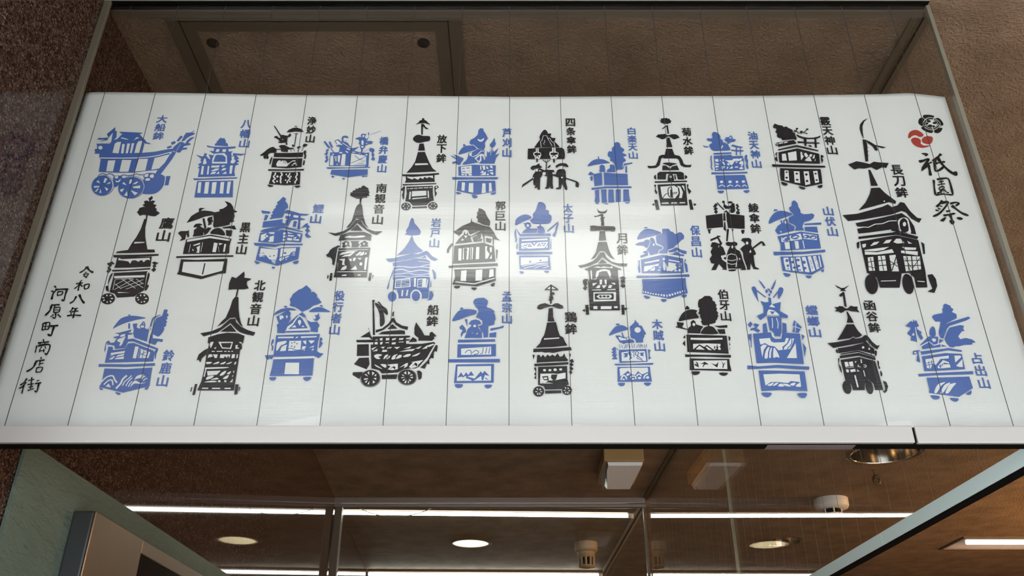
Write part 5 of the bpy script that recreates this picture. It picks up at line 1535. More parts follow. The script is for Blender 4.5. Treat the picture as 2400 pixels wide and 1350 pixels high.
W -3707 939 -3671 933 -3672 808 -3705 812
W -3659 914 -3579 890 -3577 812 -3655 812
W -3563 882 -3545 874 -3552 812 -3567 814
L 13 -3650 906 -3644 808
L 7 -3637 843 -3581 882
L 7 -3613 898 -3612 812
L 6 -3642 867 -3578 835
P -3507 890 -3478 921 -3474 902 -3483 859 -3479 800 -3487 804
V 6 -3509 882 -3500 906
P -4020 749 -3758 746 -3474 758 -3472 731 -3752 719 -4017 721
P -3954 702 -3747 695 -3493 712 -3481 518 -3721 451 -3961 510 -3948 559 -3953 643
D 14 -3949 563 -3911 612 -3858 624 -3827 582 -3799 552
D 13 -3921 533 -3889 574 -3854 578 -3833 529
W -3899 514 -3878 544 -3848 503
D 18 -3796 492 -3763 544 -3752 590 -3721 628
D 10 -3740 522 -3726 567 -3697 597 -3676 628
D 10 -3708 518 -3691 567 -3664 605
D 10 -3682 510 -3672 544 -3656 567
T -3638 582 -3625 620 -3593 635 -3561 635 -3580 605 -3619 593
T -3664 507 -3647 559 -3622 574 -3576 552 -3520 556 -3573 541 -3630 544
D 11 -3575 582 -3560 612 -3541 620
D 10 -3551 571 -3535 593 -3518 597
S -3959 503 -3921 488 -3929 477 -3948 484
S -3792 456 -3740 443 -3751 428 -3777 436
S -3522 495 -3487 510 -3495 484 -3512 481
M north_kannon_float k
P -2892 1575 -2898 1646 -2890 1693 -2881 1729 -2836 1711 -2810 1741 -2765 1792 -2755 1759 -2754 1717 -2711 1711 -2679 1705 -2692 1687 -2717 1676 -2716 1640 -2689 1593 -2733 1581 -2790 1581 -2793 1499 -2808 1499 -2805 1581 -2847 1581
P -2864 1274 -2843 1365 -2832 1458 -2808 1499 -2776 1487 -2755 1354 -2731 1262 -2705 1194 -2676 1149 -2712 1172 -2763 1240 -2775 1257 -2825 1251 -2877 1194 -2940 1152 -2901 1217 -2867 1257
P -2823 1240 -2769 1245 -2757 1206 -2699 1155 -2623 1116 -2547 1091 -2563 1054 -2636 1071 -2700 1093 -2745 1127 -2811 1194 -2868 1138 -2920 1093 -3053 1047 -3094 1082 -2983 1105 -2900 1149
P -2896 1099 -2808 1178 -2736 1099
P -3006 1038 -2917 1071 -2829 1088 -2718 1082 -2649 1054 -2651 972 -2666 972 -2653 917 -2669 895 -2663 474 -3016 474 -2993 563 -2985 711 -2994 851 -3031 808 -3038 765 -3030 803 -3059 797 -3077 786 -3068 851 -3026 895 -2981 922 -2975 972 -3000 972
W -2973 988 -2943 988 -2951 950 -2961 917 -2974 950
W -2898 988 -2753 988 -2761 911 -2851 917
P -2871 974 -2763 977 -2773 922 -2848 928
W -2931 917 -2909 933 -2910 911
W -2722 950 -2698 955 -2705 933 -2677 917 -2716 911
W -2698 985 -2663 985 -2670 966
V 9 -2945 884 -2915 884
V 9 -2896 884 -2841 884
V 9 -2821 884 -2801 884
V 9 -2786 884 -2767 884
V 9 -2752 884 -2737 884
W -2969 851 -2940 854 -2926 830 -2973 813
W -2930 851 -2880 851 -2884 813 -2904 813 -2917 835
W -2855 851 -2756 851 -2760 813 -2779 840 -2785 813 -2808 835 -2815 813 -2854 813
W -2742 851 -2710 854 -2711 813 -2740 810
W -2694 851 -2681 854 -2681 813 -2694 810
T -2975 770 -2926 770 -2933 754 -2971 749
T -2912 749 -2858 776 -2859 754
T -2843 749 -2789 776 -2804 749
T -2784 749 -2729 774 -2746 752
W -2699 770 -2685 774 -2687 746 -2705 743
T -2975 711 -2799 717 -2749 714 -2797 703 -2972 696
W -2954 674 -2822 679 -2854 637 -2893 632 -2941 626
T -2823 626 -2809 658 -2768 679 -2786 637
T -2758 648 -2723 674 -2733 642
W -2703 669 -2690 679 -2691 653
T -2948 584 -2939 616 -2882 626 -2897 600
T -2904 584 -2849 605 -2832 589
T -2789 595 -2764 621 -2736 632 -2750 595
W -2704 616 -2693 637 -2695 616
T -2963 558 -2892 574 -2843 568 -2861 558
T -2805 568 -2808 561 -2817 558 -2827 561 -2832 568 -2829 576 -2820 579 -2810 576
T -2748 568 -2751 561 -2758 558 -2767 561 -2772 568 -2770 576 -2762 579 -2753 576
W -2715 558 -2691 595 -2690 558
V 10 -2968 701 -2973 616
V 12 -2971 495 -2913 495
V 12 -2874 494 -2797 494
V 12 -2755 494 -2697 494
P -3047 540 -3025 540 -3030 426 -3053 426
P -3075 506 -3066 509 -3069 461 -3080 461
P -2658 537 -2625 534 -2625 433 -2654 430
P -2618 509 -2607 506 -2609 469 -2617 469
M ascetic_float b
P -2254 1467 -2239 1491 -2230 1524 -2204 1548 -2174 1577 -2142 1591 -2105 1629 -2076 1601 -2052 1577 -2045 1548 -2020 1553 -1983 1519 -1980 1491 -1956 1467 -1927 1429 -1971 1406 -2010 1392 -2048 1354 -2110 1322 -2147 1350 -2182 1373 -2226 1387 -2247 1392 -2239 1425
P -2394 1280 -2375 1322 -2329 1354 -2265 1368 -2206 1361 -2162 1340 -2236 1340 -2309 1322 -2363 1298
S -2304 1382 -2284 1390 -2266 1380 -2282 1370
S -2040 1322 -2007 1359 -1959 1376 -1908 1368 -1864 1345 -1829 1322 -1937 1323
S -1942 1387 -1928 1401 -1906 1382
P -2162 1275 -2110 1317 -2077 1284 -2050 1229 -2006 1206 -1949 1211 -1920 1174 -1933 1137 -1928 1094 -2002 1101 -2002 1137 -2018 1165 -2069 1257 -2139 1289 -2187 1211 -2230 1156 -2254 1119 -2253 1083 -2331 1087 -2334 1137 -2347 1174 -2329 1192 -2363 1266 -2291 1317 -2268 1331 -2262 1350 -2225 1312 -2227 1266 -2217 1247 -2234 1192
W -2334 1275 -2304 1284 -2284 1257 -2321 1229
W -2269 1275 -2254 1284 -2247 1257 -2258 1247
W -2167 1247 -2130 1284 -2113 1275 -2016 1146 -2010 1101 -2247 1096 -2238 1156 -2193 1192
P -2248 1106 -2012 1115 -2006 1096 -2246 1090
P -2226 1128 -2183 1178 -2151 1247 -2129 1271 -2101 1247 -2031 1137
T -2106 1206 -2108 1192 -2115 1183 -2125 1183 -2134 1192 -2139 1206 -2138 1220 -2130 1229 -2120 1229 -2111 1220
W -2196 1146 -2166 1174 -2147 1146
W -2098 1151 -2084 1169 -2065 1151
T -2111 1176 -2112 1171 -2116 1168 -2121 1171 -2124 1176 -2123 1181 -2118 1183 -2113 1181
S -1934 1252 -1937 1233 -1950 1221 -1967 1221 -1982 1233 -1990 1252 -1987 1272 -1974 1284 -1957 1284 -1941 1272
T -1967 1257 -1969 1244 -1977 1238 -1985 1244 -1990 1257 -1988 1270 -1981 1275 -1972 1270
P -1957 1284 -1940 1312 -1936 1275 -1922 1247 -1952 1238
P -2336 1060 -2105 1069 -1905 1074 -1915 975 -1913 886 -1887 868 -1846 861 -1889 811 -1915 828 -2333 828 -2345 798 -2363 811 -2392 793 -2419 842 -2335 846 -2333 948
W -2317 1042 -2159 1045 -2161 1029 -2315 1027
W -2144 1029 -2130 1045 -2114 1042 -2124 1029
W -2090 1047 -1931 1051 -1934 1038 -2088 1030
T -2316 970 -2290 988 -2226 997 -2238 966 -2276 948 -2292 912 -2313 890
W -2276 886 -2266 930 -2220 948 -2220 890
W -2274 935 -2217 957 -2215 943
W -2197 997 -2080 1000 -2076 895 -2196 890
P -2182 975 -2163 984 -2165 966
P -2155 984 -2136 993 -2141 970
P -2129 970 -2105 975 -2119 957
P -2182 939 -2159 952 -2165 932
P -2148 926 -2135 948 -2131 921
C 8 -2199 912 -2167 917 -2125 899 -2076 899
W -2063 997 -2032 1002 -2026 957 -2053 975
W -2011 1002 -1951 1003 -1953 988 -1979 966
W -2061 939 -2024 939 -2036 903 -2065 903
W -1971 895 -1949 921 -1950 895
W -1998 921 -1948 948 -1950 930
C 6 -2052 903 -2029 912 -2019 895
W -2052 899 -2036 903 -2031 892
W -2345 798 -2324 820 -1931 833 -1929 806 -2337 798
P -2329 799 -2073 806 -1935 811 -1929 628 -2341 624 -2330 719
W -2204 763 -2072 763 -2061 641 -2201 643
S -2339 608 -2275 608 -2291 577 -2327 581
S -2014 608 -1938 611 -1958 577 -1994 574
P -2370 1011 -2352 1015 -2353 975 -2366 957 -2348 939 -2346 895 -2362 895 -2359 930 -2375 957
P -1900 1029 -1885 1036 -1871 1015 -1889 997 -1866 975 -1889 921 -1899 917 -1899 975
M ship_float k
S -1390 1446 -1393 1437 -1402 1433 -1412 1437 -1417 1446 -1413 1456 -1404 1460 -1395 1456
P -1413 1434 -1397 1434 -1357 1062 -1379 1062
S -1386 1425 -1352 1413 -1311 1363 -1283 1281 -1273 1191 -1314 1159 -1326 1273 -1354 1355 -1380 1396
S -1360 1434 -1342 1434 -1306 1388 -1260 1351 -1248 1285 -1293 1322 -1320 1380
P -1202 1273 -1202 1314 -1188 1330 -1188 1269
P -1204 1248 -1183 1256 -1154 1203 -1094 1167 -1035 1155 -1040 1118 -1107 1139 -1160 1175 -1191 1211 -1224 1167 -1279 1118 -1349 1088 -1355 1118 -1294 1135 -1233 1191
P -1240 1128 -1193 1185 -1139 1133
P -1326 1070 -1292 1098 -1206 1110 -1105 1117 -1065 1110 -1059 1070
P -1381 1046 -1011 1056 -1010 1038 -1049 1030 -1049 1018 -1009 1015 -1012 1003 -1048 999 -1042 967 -1010 967 -995 718 -1361 702 -1392 959 -1367 959 -1369 983 -1531 983 -1540 1008 -1393 1011 -1379 1011
P -1503 1038 -1415 1102 -1432 1143 -1425 1139 -1401 1062 -1372 1015 -1394 1018 -1410 1038
W -1308 1026 -1279 1030 -1281 1003 -1303 1003
W -1247 1030 -1208 1030 -1210 1007 -1245 1003
W -1185 1022 -1146 1030 -1149 1015 -1184 1003
W -1117 1026 -1071 1030 -1077 1011 -1116 1008
W -1350 1011 -1328 1013 -1328 1005 -1349 1005
W -1355 983 -1326 987 -1324 959 -1353 961
W -1301 983 -1273 987 -1281 959 -1299 959
W -1247 983 -1208 984 -1207 975 -1247 973
W -1186 979 -1147 984 -1149 959 -1185 959
W -1119 987 -1069 991 -1068 983 -1118 981
P -1525 959 -1412 963 -1400 837 -1518 835
P -1494 814 -1399 818 -1386 748 -1410 693 -1538 747
P -1541 662 -1443 666 -1457 626 -1472 592 -1516 618 -1542 634
P -1389 957 -1010 963 -888 967 -771 987 -752 967 -824 826 -890 725 -938 702 -994 702 -1057 691 -1105 660 -1259 649 -1289 683 -1365 702
P -1261 634 -1107 641 -1114 592 -1254 590
W -1382 916 -1330 935 -1370 896
W -1369 884 -1321 912 -1323 888
W -1294 931 -1251 935 -1264 912
W -1228 912 -1222 928 -1179 931 -1193 916
W -1161 928 -1101 934 -1128 908
W -1270 900 -1227 900 -1226 880 -1275 877
W -1105 880 -1020 904 -949 912 -977 888 -1048 884
W -1064 912 -987 939 -1007 916
W -950 916 -887 943 -914 912
W -885 908 -830 951 -835 916
W -851 939 -781 967 -762 959 -815 931
T -1350 834 -1323 853 -1273 849 -1286 834 -1307 826 -1284 806 -1320 803
T -1255 799 -1241 841 -1209 849 -1228 818
T -1227 803 -1201 834 -1190 834 -1206 803
T -1177 799 -1159 841 -1117 853 -1137 834 -1142 803
T -1135 803 -1109 841 -1081 845 -1086 818
T -1066 830 -1025 853 -989 853 -1009 830 -1051 822
T -981 830 -932 857 -897 869 -931 837
T -1340 745 -1300 725 -1255 695 -1313 718
T -1280 745 -1230 745 -1221 718 -1235 710
W -1205 691 -1179 725 -1223 741 -1160 748 -1111 752 -1107 695 -1162 683
P -1191 695 -1151 725 -1130 718 -1135 691 -1157 710
W -1094 710 -1033 756 -1012 760 -1017 725 -1051 702 -1039 733
W -1002 718 -963 768 -991 768 -865 791 -912 741 -918 718 -980 702
P -974 718 -941 764 -919 748 -925 718 -947 741
V 10 -1400 963 -1375 702
V 11 -752 967 -824 818 -903 710
P -751 951 -730 947 -737 877 -752 888 -766 873 -766 806 -788 814 -808 795 -802 745 -828 752 -846 698 -889 710 -822 787
S -1272 610 -1274 570 -1294 536 -1328 513 -1370 507 -1411 518 -1444 544 -1461 581 -1460 621 -1441 656 -1406 679 -1364 686 -1322 674 -1289 647
T -1278 609 -1279 572 -1298 539 -1330 517 -1369 511 -1408 522 -1439 547 -1456 582 -1455 620 -1436 653 -1404 675 -1364 681 -1325 670 -1294 645
S -1279 611 -1280 573 -1299 540 -1330 519 -1369 513 -1408 523 -1438 549 -1455 584 -1454 621 -1436 655 -1404 676 -1365 682 -1326 672 -1295 646
S -919 609 -926 572 -950 543 -986 527 -1027 527 -1065 543 -1093 572 -1104 609 -1097 646 -1073 676 -1037 692 -996 692 -958 676 -930 646
T -923 609 -930 574 -953 547 -987 531 -1026 531 -1063 547 -1089 574 -1100 609 -1093 644 -1071 672 -1036 688 -996 688 -960 672 -934 644
S -925 609 -931 575 -954 548 -988 533 -1026 533 -1062 548 -1088 575 -1099 609 -1092 644 -1070 671 -1036 686 -997 686 -961 671 -935 644
W -1400 656 -1384 672 -1378 634
W -1355 668 -1329 653 -1350 627
W -1331 626 -1311 645 -1313 618
W -1336 599 -1308 603 -1310 580
W -1341 577 -1315 558 -1338 543
W -1390 535 -1373 569 -1373 535
W -1417 562 -1390 580 -1402 550
W -1426 596 -1388 599 -1391 588 -1425 580
W -1425 634 -1413 645 -1390 618
W -1048 653 -1026 672 -1020 637
W -1007 672 -981 653 -1003 634
W -990 622 -967 645 -959 630
W -985 607 -956 615 -959 596
W -995 592 -970 577 -983 562
W -1000 580 -989 550 -1001 547
W -1038 550 -1017 584 -1017 547
W -1057 577 -1025 596 -1043 569
W -1070 607 -1031 611 -1062 596
W -1063 641 -1035 622 -1060 626
P -972 1135 -958 1203 -895 1110 -867 1058 -817 1054 -815 1086 -794 1098 -748 1050 -777 1038 -765 1026 -789 999 -926 999 -924 1030 -957 1054 -969 1078 -968 1110
P -1008 999 -982 1038 -944 1015 -939 987 -1018 983
P -922 675 -895 679 -871 656 -873 596 -900 580
M bamboo_mengzong_float b
S -596 1218 -581 1267 -544 1325 -497 1349 -433 1352 -361 1337 -368 1298 -447 1272 -525 1236
P -528 1348 -509 1375 -485 1357 -505 1350
P -393 1433 -380 1465 -348 1479 -284 1483 -243 1447 -247 1415 -258 1375 -210 1357 -178 1334 -182 1312 -170 1285 -165 1241 -177 1214 -177 1179 -208 1170 -235 1161 -238 1039 -281 1035 -285 1082 -309 1117 -334 1161 -295 1179 -296 1223 -336 1254 -363 1258 -337 1321 -346 1357 -370 1384
P -474 1236 -448 1241 -444 1152 -457 1188
P -435 1183 -410 1223 -367 1236 -327 1223 -304 1188 -342 1179 -333 1135 -301 1100 -296 1030 -472 1030 -450 1091 -443 1126 -409 1161 -405 1179
T -358 1163 -361 1153 -371 1149 -382 1153 -386 1163 -382 1173 -372 1177 -362 1173
W -403 1082 -391 1091 -387 1082
W -360 1069 -340 1091 -340 1074
P -523 1152 -496 1180 -463 1135 -454 1095 -485 1082 -503 1035 -509 1074 -490 1117 -518 1130
P -215 1135 -129 1152 -82 1170 -86 1144 -215 1109
P -223 1082 -156 1095 -158 1039 -224 1039
P -534 1011 -167 1017 -167 991 -533 980
P -536 961 -159 963 -158 833 -536 818
W -500 914 -205 936 -204 850 -498 846
C 8 -460 867 -437 893 -406 893 -398 850
C 8 -390 867 -360 893 -329 884 -336 859 -374 850
C 8 -313 859 -290 867 -283 927
L 8 -259 859 -248 927
L 8 -228 859 -217 927
P -624 800 -119 804 -117 768 -623 766
P -545 745 -176 751 -178 554 -558 549
W -529 724 -203 728 -203 575 -532 571
P -529 604 -493 662 -469 624 -443 662 -423 633 -397 674 -366 629 -415 624 -430 616 -361 596 -332 633 -302 674 -286 649 -267 678 -217 624 -263 633 -277 579 -292 579 -297 624 -327 604 -353 583 -384 571 -395 583 -461 608 -491 616
T -441 612 -444 605 -451 602 -459 605 -462 612 -459 619 -452 622 -444 619
P -262 612 -220 579 -255 591
S -550 536 -475 536 -484 505 -530 501
S -263 530 -193 530 -211 501 -246 497
M chicken_float k
P 332 1577 398 1638 474 1582 469 1568 411 1574 334 1571
W 358 1583 391 1615 390 1583
W 407 1583 410 1615 445 1583
P 390 1577 406 1577 408 1544 425 1549 437 1524 419 1513 408 1519 420 1483 416 1461 404 1456 400 1415 382 1415 387 1445 370 1456 382 1478 376 1494 385 1505
P 253 1369 263 1396 292 1412 336 1421 378 1402 402 1396 436 1418 470 1418 489 1402 508 1396 521 1367 492 1358 454 1364 416 1380 402 1385 368 1378 320 1364 291 1350 261 1353
P 370 1361 411 1367 413 1262 427 1214 357 1213 361 1262
P 350 1200 439 1207 457 1114 474 1056 507 1036 528 979 546 948 406 932 233 925 276 973 295 1025 319 1062 335 1124
W 314 1025 469 1036 466 1024 319 1012
P 210 912 405 919 578 932 586 898 498 891 404 868 358 876 325 871 293 881 209 876
P 201 847 223 850 210 797
P 557 861 576 858 568 817
P 240 764 246 845 269 847 283 820 302 850 324 820 348 850 371 830 395 850 422 830 446 866 468 825 496 835 511 866 524 825 550 790 532 779 402 774
P 217 752 550 769 549 746 401 734 218 726
P 253 719 535 729 535 585 547 536 515 521 477 487 318 482 305 516 251 531
T 330 684 326 676 315 672 305 676 301 684 305 693 316 696 326 693
T 382 684 378 676 368 672 357 676 353 684 358 693 368 696 378 693
T 435 689 432 681 423 676 413 676 405 681 402 689 405 697 414 702 424 702 432 697
T 487 692 482 684 472 680 461 684 457 692 462 701 472 704 483 701
W 275 646 390 649 440 644 519 659 515 550 269 544
P 264 545 324 560 352 575 425 580 517 600 515 550 433 541 351 555
P 289 619 348 624 356 575 306 580
W 302 605 339 610 338 590 311 590
P 381 639 440 639 425 585 397 575 375 605
W 440 634 514 649 513 619 435 615
V 7 434 590 512 605
W 278 555 324 570 342 565 315 550
S 308 463 302 441 287 422 266 412 243 412 222 422 207 441 202 463 208 486 223 505 244 515 268 515 289 505 303 486
S 573 475 568 454 554 437 535 428 514 428 495 437 483 454 479 475 484 496 498 513 517 523 538 523 557 513 569 496
P 315 472 472 475 471 446 317 440
W 232 492 248 497 250 475
W 264 495 282 485 266 472
W 272 467 293 462 275 453
W 260 453 276 433 260 428
W 236 433 249 453 251 428
W 218 462 241 467 239 453
W 503 501 519 506 519 487
W 532 504 548 497 536 485
W 540 477 560 475 544 462
W 531 462 544 446 528 440
W 503 448 518 462 519 443
W 490 475 511 479 509 465
P 212 709 235 714 233 585 213 605 229 624 214 644 230 664
P 559 784 588 805 605 774 582 759 600 739 576 719 598 699 574 679 583 659 569 639 551 664 570 684 557 704 571 724 558 749 577 764
M goblin_tree_float b
P 1174 1154 1222 1201 1231 1235 1241 1211 1263 1191 1265 1171 1294 1164 1301 1141 1317 1104 1332 1077 1314 1068 1309 1045 1295 1019 1293 983 1224 979 1218 1019 1178 1032 1171 1071 1178 1085 1173 1124
T 1280 1119 1273 1101 1257 1090 1237 1090 1223 1101 1218 1119 1225 1137 1242 1148 1261 1148 1275 1137
S 962 1058 986 1104 1024 1151 1067 1170 1103 1170 1138 1152 1157 1128 1099 1108 1020 1081
S 1033 1174 1047 1190 1074 1186 1067 1174
P 1023 1057 1066 1058 1095 1038 1086 1091 1095 1094 1110 1042 1130 1032 1143 1046 1160 1042 1162 1019 1200 1009 1207 979 1120 976 1102 963 1085 976 1062 983 1054 1005
W 1050 1038 1071 1042 1094 1028 1124 1025 1134 1009 1069 1002
T 1159 1025 1155 1014 1146 1009 1138 1014 1136 1025 1140 1036 1148 1041 1157 1036
L 5 1054 960 1064 917
L 5 1078 956 1087 921
L 6 1102 917 1126 963
L 5 1123 921 1143 963
L 5 1155 963 1161 922
L 5 1179 966 1185 921
L 5 1209 966 1197 921
L 5 1223 924 1250 966
L 5 1247 924 1268 966
L 5 1259 921 1279 960
L 5 1279 956 1288 924
L 5 1300 960 1309 922
L 5 1324 966 1321 927
P 1051 901 1320 909 1321 776 1048 763 1046 862
P 979 908 1006 934 1051 901 1045 898 1014 921 1024 901 1012 888 1026 875 1010 862 1030 849 1014 833 1029 804 1018 799 971 801 996 820 977 843 995 859 973 875 994 888
W 1073 872 1174 888 1303 888 1310 782 1178 780 1070 779
P 1087 862 1113 866 1137 869 1128 824 1110 820 1086 804 1105 824 1085 837 1109 840
P 1138 875 1162 888 1171 849 1164 830 1177 811 1138 792 1158 824 1142 849
C 8 1186 888 1214 869 1206 849 1229 837 1221 811 1250 798 1278 782
C 8 1215 888 1243 869 1230 849 1240 824 1273 798
C 7 1173 882 1196 862 1188 837 1199 824
P 1255 869 1296 872 1283 849 1290 830 1258 837
P 1334 908 1366 895 1350 885 1346 830 1357 817 1341 798 1332 804 1338 837
P 992 744 1007 752 1164 750 1379 761 1368 741 1164 739 1012 735
P 1025 718 1162 718 1340 721 1339 671 1347 565 1016 563
W 1043 696 1056 706 1162 709 1319 710 1319 665 1274 646 1250 639 1220 674 1191 633 1163 639 1122 677 1081 639 1045 617
P 1039 614 1082 643 1122 677 1157 639 1191 633 1220 674 1261 633 1310 665 1343 570 1031 570
D 13 1049 583 1062 614 1081 627 1097 617 1107 589
T 1088 588 1084 583 1075 580 1066 583 1063 588 1067 593 1076 595 1085 593
T 1132 636 1127 627 1118 624 1109 627 1106 636 1111 645 1120 649 1129 645
T 1146 646 1143 641 1138 639 1134 641 1132 646 1134 650 1139 652 1144 650
D 13 1143 608 1161 621 1190 617 1194 589
T 1179 592 1175 586 1165 584 1155 586 1151 592 1156 599 1166 601 1176 599
D 13 1202 621 1227 643 1251 621
T 1247 602 1243 595 1234 591 1224 591 1215 595 1212 602 1216 608 1225 612 1236 612 1244 608
D 14 1270 595 1284 627 1314 646
T 1290 599 1306 621 1321 617 1319 595
S 1019 549 1086 549 1074 524 1039 519
S 1269 551 1335 552 1322 526 1290 521
M boya_float k
P 1879 1419 1895 1461 1926 1477 1958 1504 2010 1503 2033 1477 2030 1452 2057 1431 2055 1411 2069 1402 2055 1377 2067 1361 2057 1336 2073 1311 2063 1291 2072 1275 2059 1258 2053 1238 2037 1222 2034 1201 2004 1189 1967 1181 1968 1161 1954 1161 1951 1173 1922 1169 1897 1177 1896 1197 1883 1213 1899 1222 1894 1246 1885 1266 1891 1287 1868 1307 1884 1324 1882 1344 1892 1361 1879 1377
S 1669 1217 1684 1262 1718 1311 1765 1340 1817 1349 1866 1336 1850 1311 1873 1256 1821 1246 1739 1230
S 1747 1349 1754 1377 1770 1390 1784 1373 1788 1353
P 1646 1207 1715 1199 1713 1181 1696 1157 1702 1145 1748 1128 1756 1141 1784 1165 1784 1205 1812 1231 1832 1213 1836 1181 1906 1157 1881 1124 1865 1080 1743 1084 1747 1120 1694 1132 1630 1149 1635 1161 1649 1157
T 1827 1183 1825 1170 1817 1162 1807 1164 1801 1176 1803 1189 1812 1197 1822 1194
S 1879 1076 1891 1116 1920 1149 1965 1163 2007 1149 2031 1108 2038 1075
P 2012 1165 2081 1166 2147 1174 2145 1145 2064 1142
P 2040 1126 2116 1128 2117 1075 2056 1076
P 1729 1068 1925 1062 2126 1056 2123 859 1904 871 1720 877
W 1767 1032 1921 1030 2083 1032 2081 1014 1919 1006 1765 1012
W 1784 965 1915 971 2054 965 2050 902 1978 898 1780 906
P 1777 903 1846 961 1889 933 1920 955 1985 898
W 1804 906 1846 945 1893 902
W 1903 933 1918 937 1964 898 1928 900
S 2056 925 2047 908 2028 897 2006 897 1990 908 1985 925 1994 943 2013 954 2035 954 2051 943
T 2016 943 2012 936 2005 933 1998 936 1996 943 2000 949 2007 952 2014 949
T 2048 944 2043 937 2034 933 2025 937 2022 944 2027 952 2036 955 2045 952
T 2012 919 2008 912 2001 910 1994 912 1992 919 1996 926 2003 929 2010 926
T 2049 916 2044 905 2034 900 2025 905 2023 916 2028 927 2038 932 2046 927
P 1691 1032 1717 1064 1715 1027
P 1682 969 1709 1008 1705 937
P 2144 1056 2162 1032 2147 993 2140 1012
P 2142 985 2151 957 2139 941
P 2140 927 2146 922 2138 894
P 1691 855 1716 851 1901 847 2142 847 2139 818 2040 820 1899 828 1689 825 1698 839
P 1735 810 1896 804 2120 804 2120 746 2127 673 2023 677 1723 685
W 1770 785 2097 789 2089 696 1769 700
P 1778 754 1801 742 1787 777 1810 762 1816 712 1776 735
P 1832 748 1879 773 1915 746 1875 742 1854 712 1852 723 1866 750
P 1934 758 1982 742 2012 771 1996 716 1985 716 1960 739
P 2040 789 2057 750 2084 769 2063 742 2052 708 2042 708 2051 742
S 1739 668 1818 670 1805 643 1772 632 1748 639
S 2007 658 2088 656 2074 633 2045 624 2015 635
M mantis_float b
P 2527 1696 2556 1665 2588 1599 2576 1584 2552 1638
P 2713 1702 2693 1638 2655 1573 2644 1588 2680 1649
S 2448 1599 2477 1615 2495 1577 2493 1505 2495 1434 2474 1494 2454 1555
S 2701 1467 2706 1533 2725 1593 2751 1604 2769 1582 2750 1533
L 12 2496 1566 2577 1488
L 12 2651 1483 2715 1560
S 2606 1558 2602 1545 2595 1537 2588 1537 2583 1545 2583 1558 2587 1571 2594 1579 2601 1579 2606 1571
S 2648 1551 2645 1540 2638 1532 2631 1532 2626 1540 2625 1551 2629 1563 2636 1570 2643 1570 2648 1563
P 2602 1588 2628 1588 2630 1571 2617 1549 2616 1571
P 2604 1527 2631 1527 2613 1489
P 2600 1485 2627 1481 2623 1407 2601 1402 2599 1440
P 2516 1445 2561 1429 2601 1434 2601 1407 2625 1402 2645 1412 2720 1434 2695 1331 2768 1278 2759 1251 2708 1257 2667 1299 2576 1299 2485 1227 2459 1278 2530 1310 2536 1385
W 2593 1380 2625 1407 2654 1375 2644 1369
T 2564 1278 2580 1342 2607 1344 2643 1331 2678 1278
L 6 2569 1283 2678 1278
P 2592 1326 2644 1326 2614 1289
P 2559 1267 2700 1265 2677 1119 2671 1093 2658 1051 2601 1051 2598 1093 2562 1119
D 8 2604 1251 2601 1193 2592 1140
D 8 2648 1251 2655 1193 2644 1135
P 2502 1182 2538 1198 2540 1093 2492 1088
P 2704 1203 2737 1188 2727 1090 2682 1088
P 2391 1077 2574 1093 2585 1036 2663 1025 2682 1090 2854 1077 2841 749 2568 764 2382 759
V 9 2575 1098 2580 1046 2602 1025 2658 1025 2673 1077
W 2442 1020 2551 1030 2555 994 2581 979 2689 984 2711 1030 2738 1025 2711 973 2658 932 2658 901 2615 896 2584 937 2530 948 2496 973 2447 958
W 2444 932 2475 958 2512 953 2472 901 2446 820
T 2468 810 2482 871 2512 922 2532 927 2509 871 2497 815
T 2512 815 2525 881 2547 922 2555 917 2536 861 2530 820
T 2553 820 2573 922 2596 891 2613 820 2586 825
W 2667 901 2676 927 2720 968 2757 1025 2790 1025 2767 973 2730 912
C 9 2766 1025 2752 963 2702 912
W 2684 812 2795 973 2783 812
P 2350 1177 2384 1214 2401 1182 2370 1145
P 2406 1172 2423 1193 2467 1177 2441 1145 2430 1140 2467 1114 2442 1088 2404 1119 2365 1109 2378 1135 2427 1148
P 2798 1166 2822 1227 2885 1151 2842 1086 2783 1100 2804 1145
V 6 2797 1161 2877 1130
V 6 2837 1203 2811 1098
P 2342 1067 2375 1077 2356 922 2348 927 2354 994 2340 1025
P 2869 1072 2897 1051 2868 1004
P 2866 979 2892 922 2858 815
P 2289 734 2396 724 2583 739 2889 721 2879 689 2578 709 2393 699 2283 694
P 2390 681 2574 679 2834 671 2828 467 2570 477 2387 467
W 2430 639 2587 647 2779 639 2774 511 2435 511
P 2437 526 2492 560 2556 560 2655 550 2685 570 2766 560 2773 506 2429 506
T 2450 526 2500 550 2518 552 2491 521
T 2504 521 2536 550 2563 550 2532 526
T 2554 516 2585 545 2613 516
T 2603 543 2652 536 2676 513 2623 521
T 2671 536 2710 552 2727 545 2700 521
T 2722 516 2754 545 2773 541 2769 511
S 2390 451 2480 448 2461 414 2424 404 2392 424
S 2730 443 2815 445 2799 404 2766 397 2737 414
M west_valley_float k
P 3302 1635 3358 1597 3390 1597 3451 1630 3391 1576 3406 1558 3344 1562 3359 1581 3325 1601
P 3372 1551 3385 1544 3377 1378 3355 1383 3362 1507 3338 1494 3326 1502 3327 1517
P 3252 1378 3284 1375 3305 1389 3340 1381 3360 1360 3383 1360 3421 1393 3447 1381 3488 1381 3479 1354 3494 1313 3459 1326 3414 1328 3388 1339 3360 1339 3334 1323 3308 1308 3284 1326 3249 1328 3270 1349
P 3363 1326 3376 1323 3400 1256 3415 1199 3343 1199 3365 1256
P 3338 1182 3411 1182 3436 1113 3470 1062 3440 1042 3402 1032 3378 1047 3347 1027 3212 1007 3277 1093
P 3111 974 3212 987 3335 1012 3376 1037 3400 1022 3457 1032 3499 1064 3524 1052 3556 987 3593 947 3623 952 3586 904 3546 937 3506 1007 3483 982 3342 957 3160 922
P 3200 917 3340 942 3454 972 3498 992 3521 947 3559 912 3552 855 3403 897 3199 865
T 3465 927 3459 918 3450 914 3441 918 3440 927 3445 936 3455 940 3463 936
